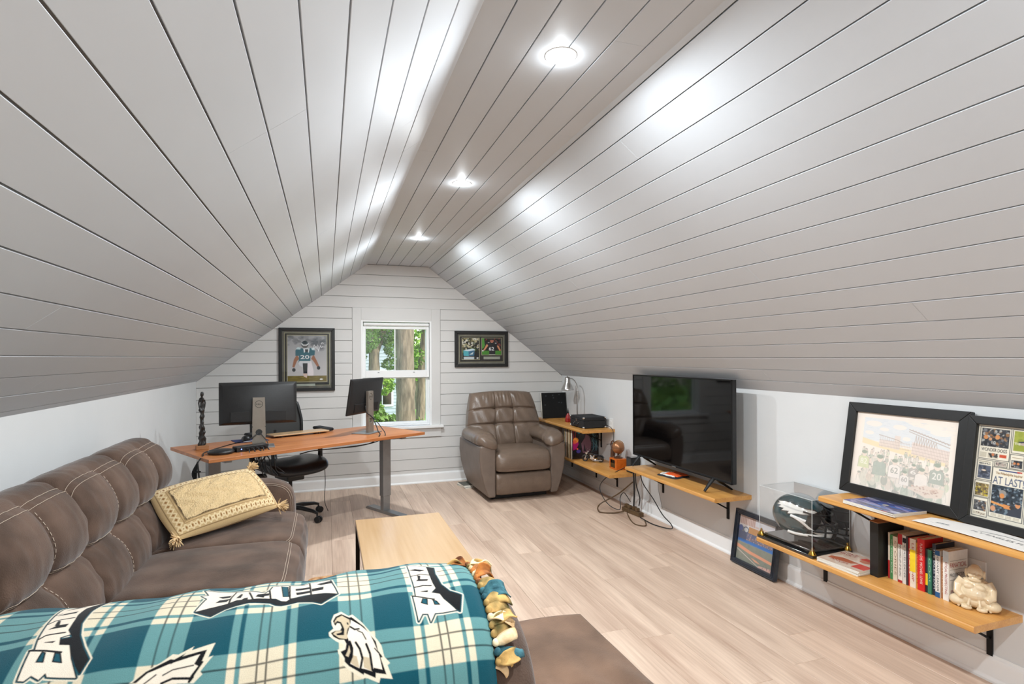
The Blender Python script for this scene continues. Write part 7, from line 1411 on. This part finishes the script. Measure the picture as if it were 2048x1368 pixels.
# ------------------------------------------------------------------ wall plates, cables, power strip, papers
for lb, y_, z_ in (('white outlet cover on the wall behind the figurine', 1.717, .46), ('white outlet cover on the wall beside the record player', 5.13, .75)):
    t = thing('outlet', lb, 'outlet', (XR, y_, z_)); obj('plate', MB().box((-.003, 0, 0), (.006, .075, .118)), 'white_plastic', t, bevel=.002)
    for dz in (-.026, .026): obj('socket', MB().box((-.0065, 0, dz), (.003, .034, .028)), 'trim_paint', t, bevel=.002)
ps = thing('power_strip', 'dusty brown power strip with plugs on the floor under the television shelf', 'power strip', (2.675, 4.49, 0), rz=math.radians(-82))
mat('dusty', (92, 70, 44), rough=.8, var=.4, scale=30); obj('body', MB().box((0, 0, .02), (.26, .05, .04)), 'dusty', ps, bevel=.005)
for k in range(4): obj('plug', MB().box((-.09 + k * .055, .006 * (-1) ** k, .056), (.036, .034, .032)), 'dusty' if k % 2 else 'cable_brown', ps, bevel=.005)
GC = 'cables under the television shelf'
cable('cable', 'black cable bunch hanging from the gap between the shelves', [(2.66, 4.46, .47), (2.665, 4.45, .35), (2.67, 4.45, .2), (2.67, 4.46, .08)], .008, group=GC)
cable('cable', 'black cable beside the bunch dropping to the power strip', [(2.68, 4.44, .47), (2.675, 4.43, .3), (2.69, 4.39, .17), (2.70, 4.42, .09)], .005, group=GC)
cable('cable', 'long black cable swinging forward to the baseboard', [(2.60, 4.24, .443), (2.62, 4.22, .34), (2.68, 4.16, .22), (2.72, 4.08, .1), (2.74, 3.98, .04), (2.72, 3.96, .012), (2.66, 4.12, .008), (2.64, 4.30, .02)], .0045, group=GC)
cable('cable', 'brown cable loop lying on the floor left of the power strip', [(2.66, 4.46, .30), (2.60, 4.62, .16), (2.46, 4.72, .05), (2.40, 4.62, .012), (2.50, 4.55, .008), (2.60, 4.52, .02)], .006, 'cable_brown', group=GC)
cable('cable', 'thin brown cable curling along the floor before the power strip', [(2.60, 4.46, .02), (2.55, 4.32, .006), (2.52, 4.18, .006), (2.58, 4.12, .006), (2.66, 4.26, .006)], .0045, 'cable_brown', group=GC)
cable('cable', 'thin black cable arching from the lower corner shelf to the floor loop', [(2.66, 4.52, .44), (2.55, 4.74, .30), (2.50, 4.80, .18), (2.52, 4.68, .06), (2.58, 4.56, .03), (2.62, 4.62, .12), (2.65, 4.60, .17), (2.66, 4.50, .11)], .0038, group=GC)
cable('cable', 'thin grey white cord hanging behind the television shelf', [(2.79, 4.22, .44), (2.785, 4.24, .3), (2.79, 4.20, .16), (2.775, 4.16, .13)], .0022, 'grey_metal', group=GC)
for k in range(3):
    t = thing('magazine', ['bottom magazine of the little pile by the recliner', 'middle magazine of the little pile by the recliner', 'top magazine of the little pile by the recliner'][k], 'magazine', (1.50, 6.06 + .004 * k, .0004 + k * .0104), rz=.25 - .08 * k, group='magazines by the recliner'); obj('pages', MB().box((0, 0, .005), (.16, .21, .010)), 'paper', t, bevel=.001); obj('cover', MB().box((0, 0, .0102), (.159, .209, .0004)), 'cloth_white' if k % 2 else 'mat_grey', t, smooth=0)
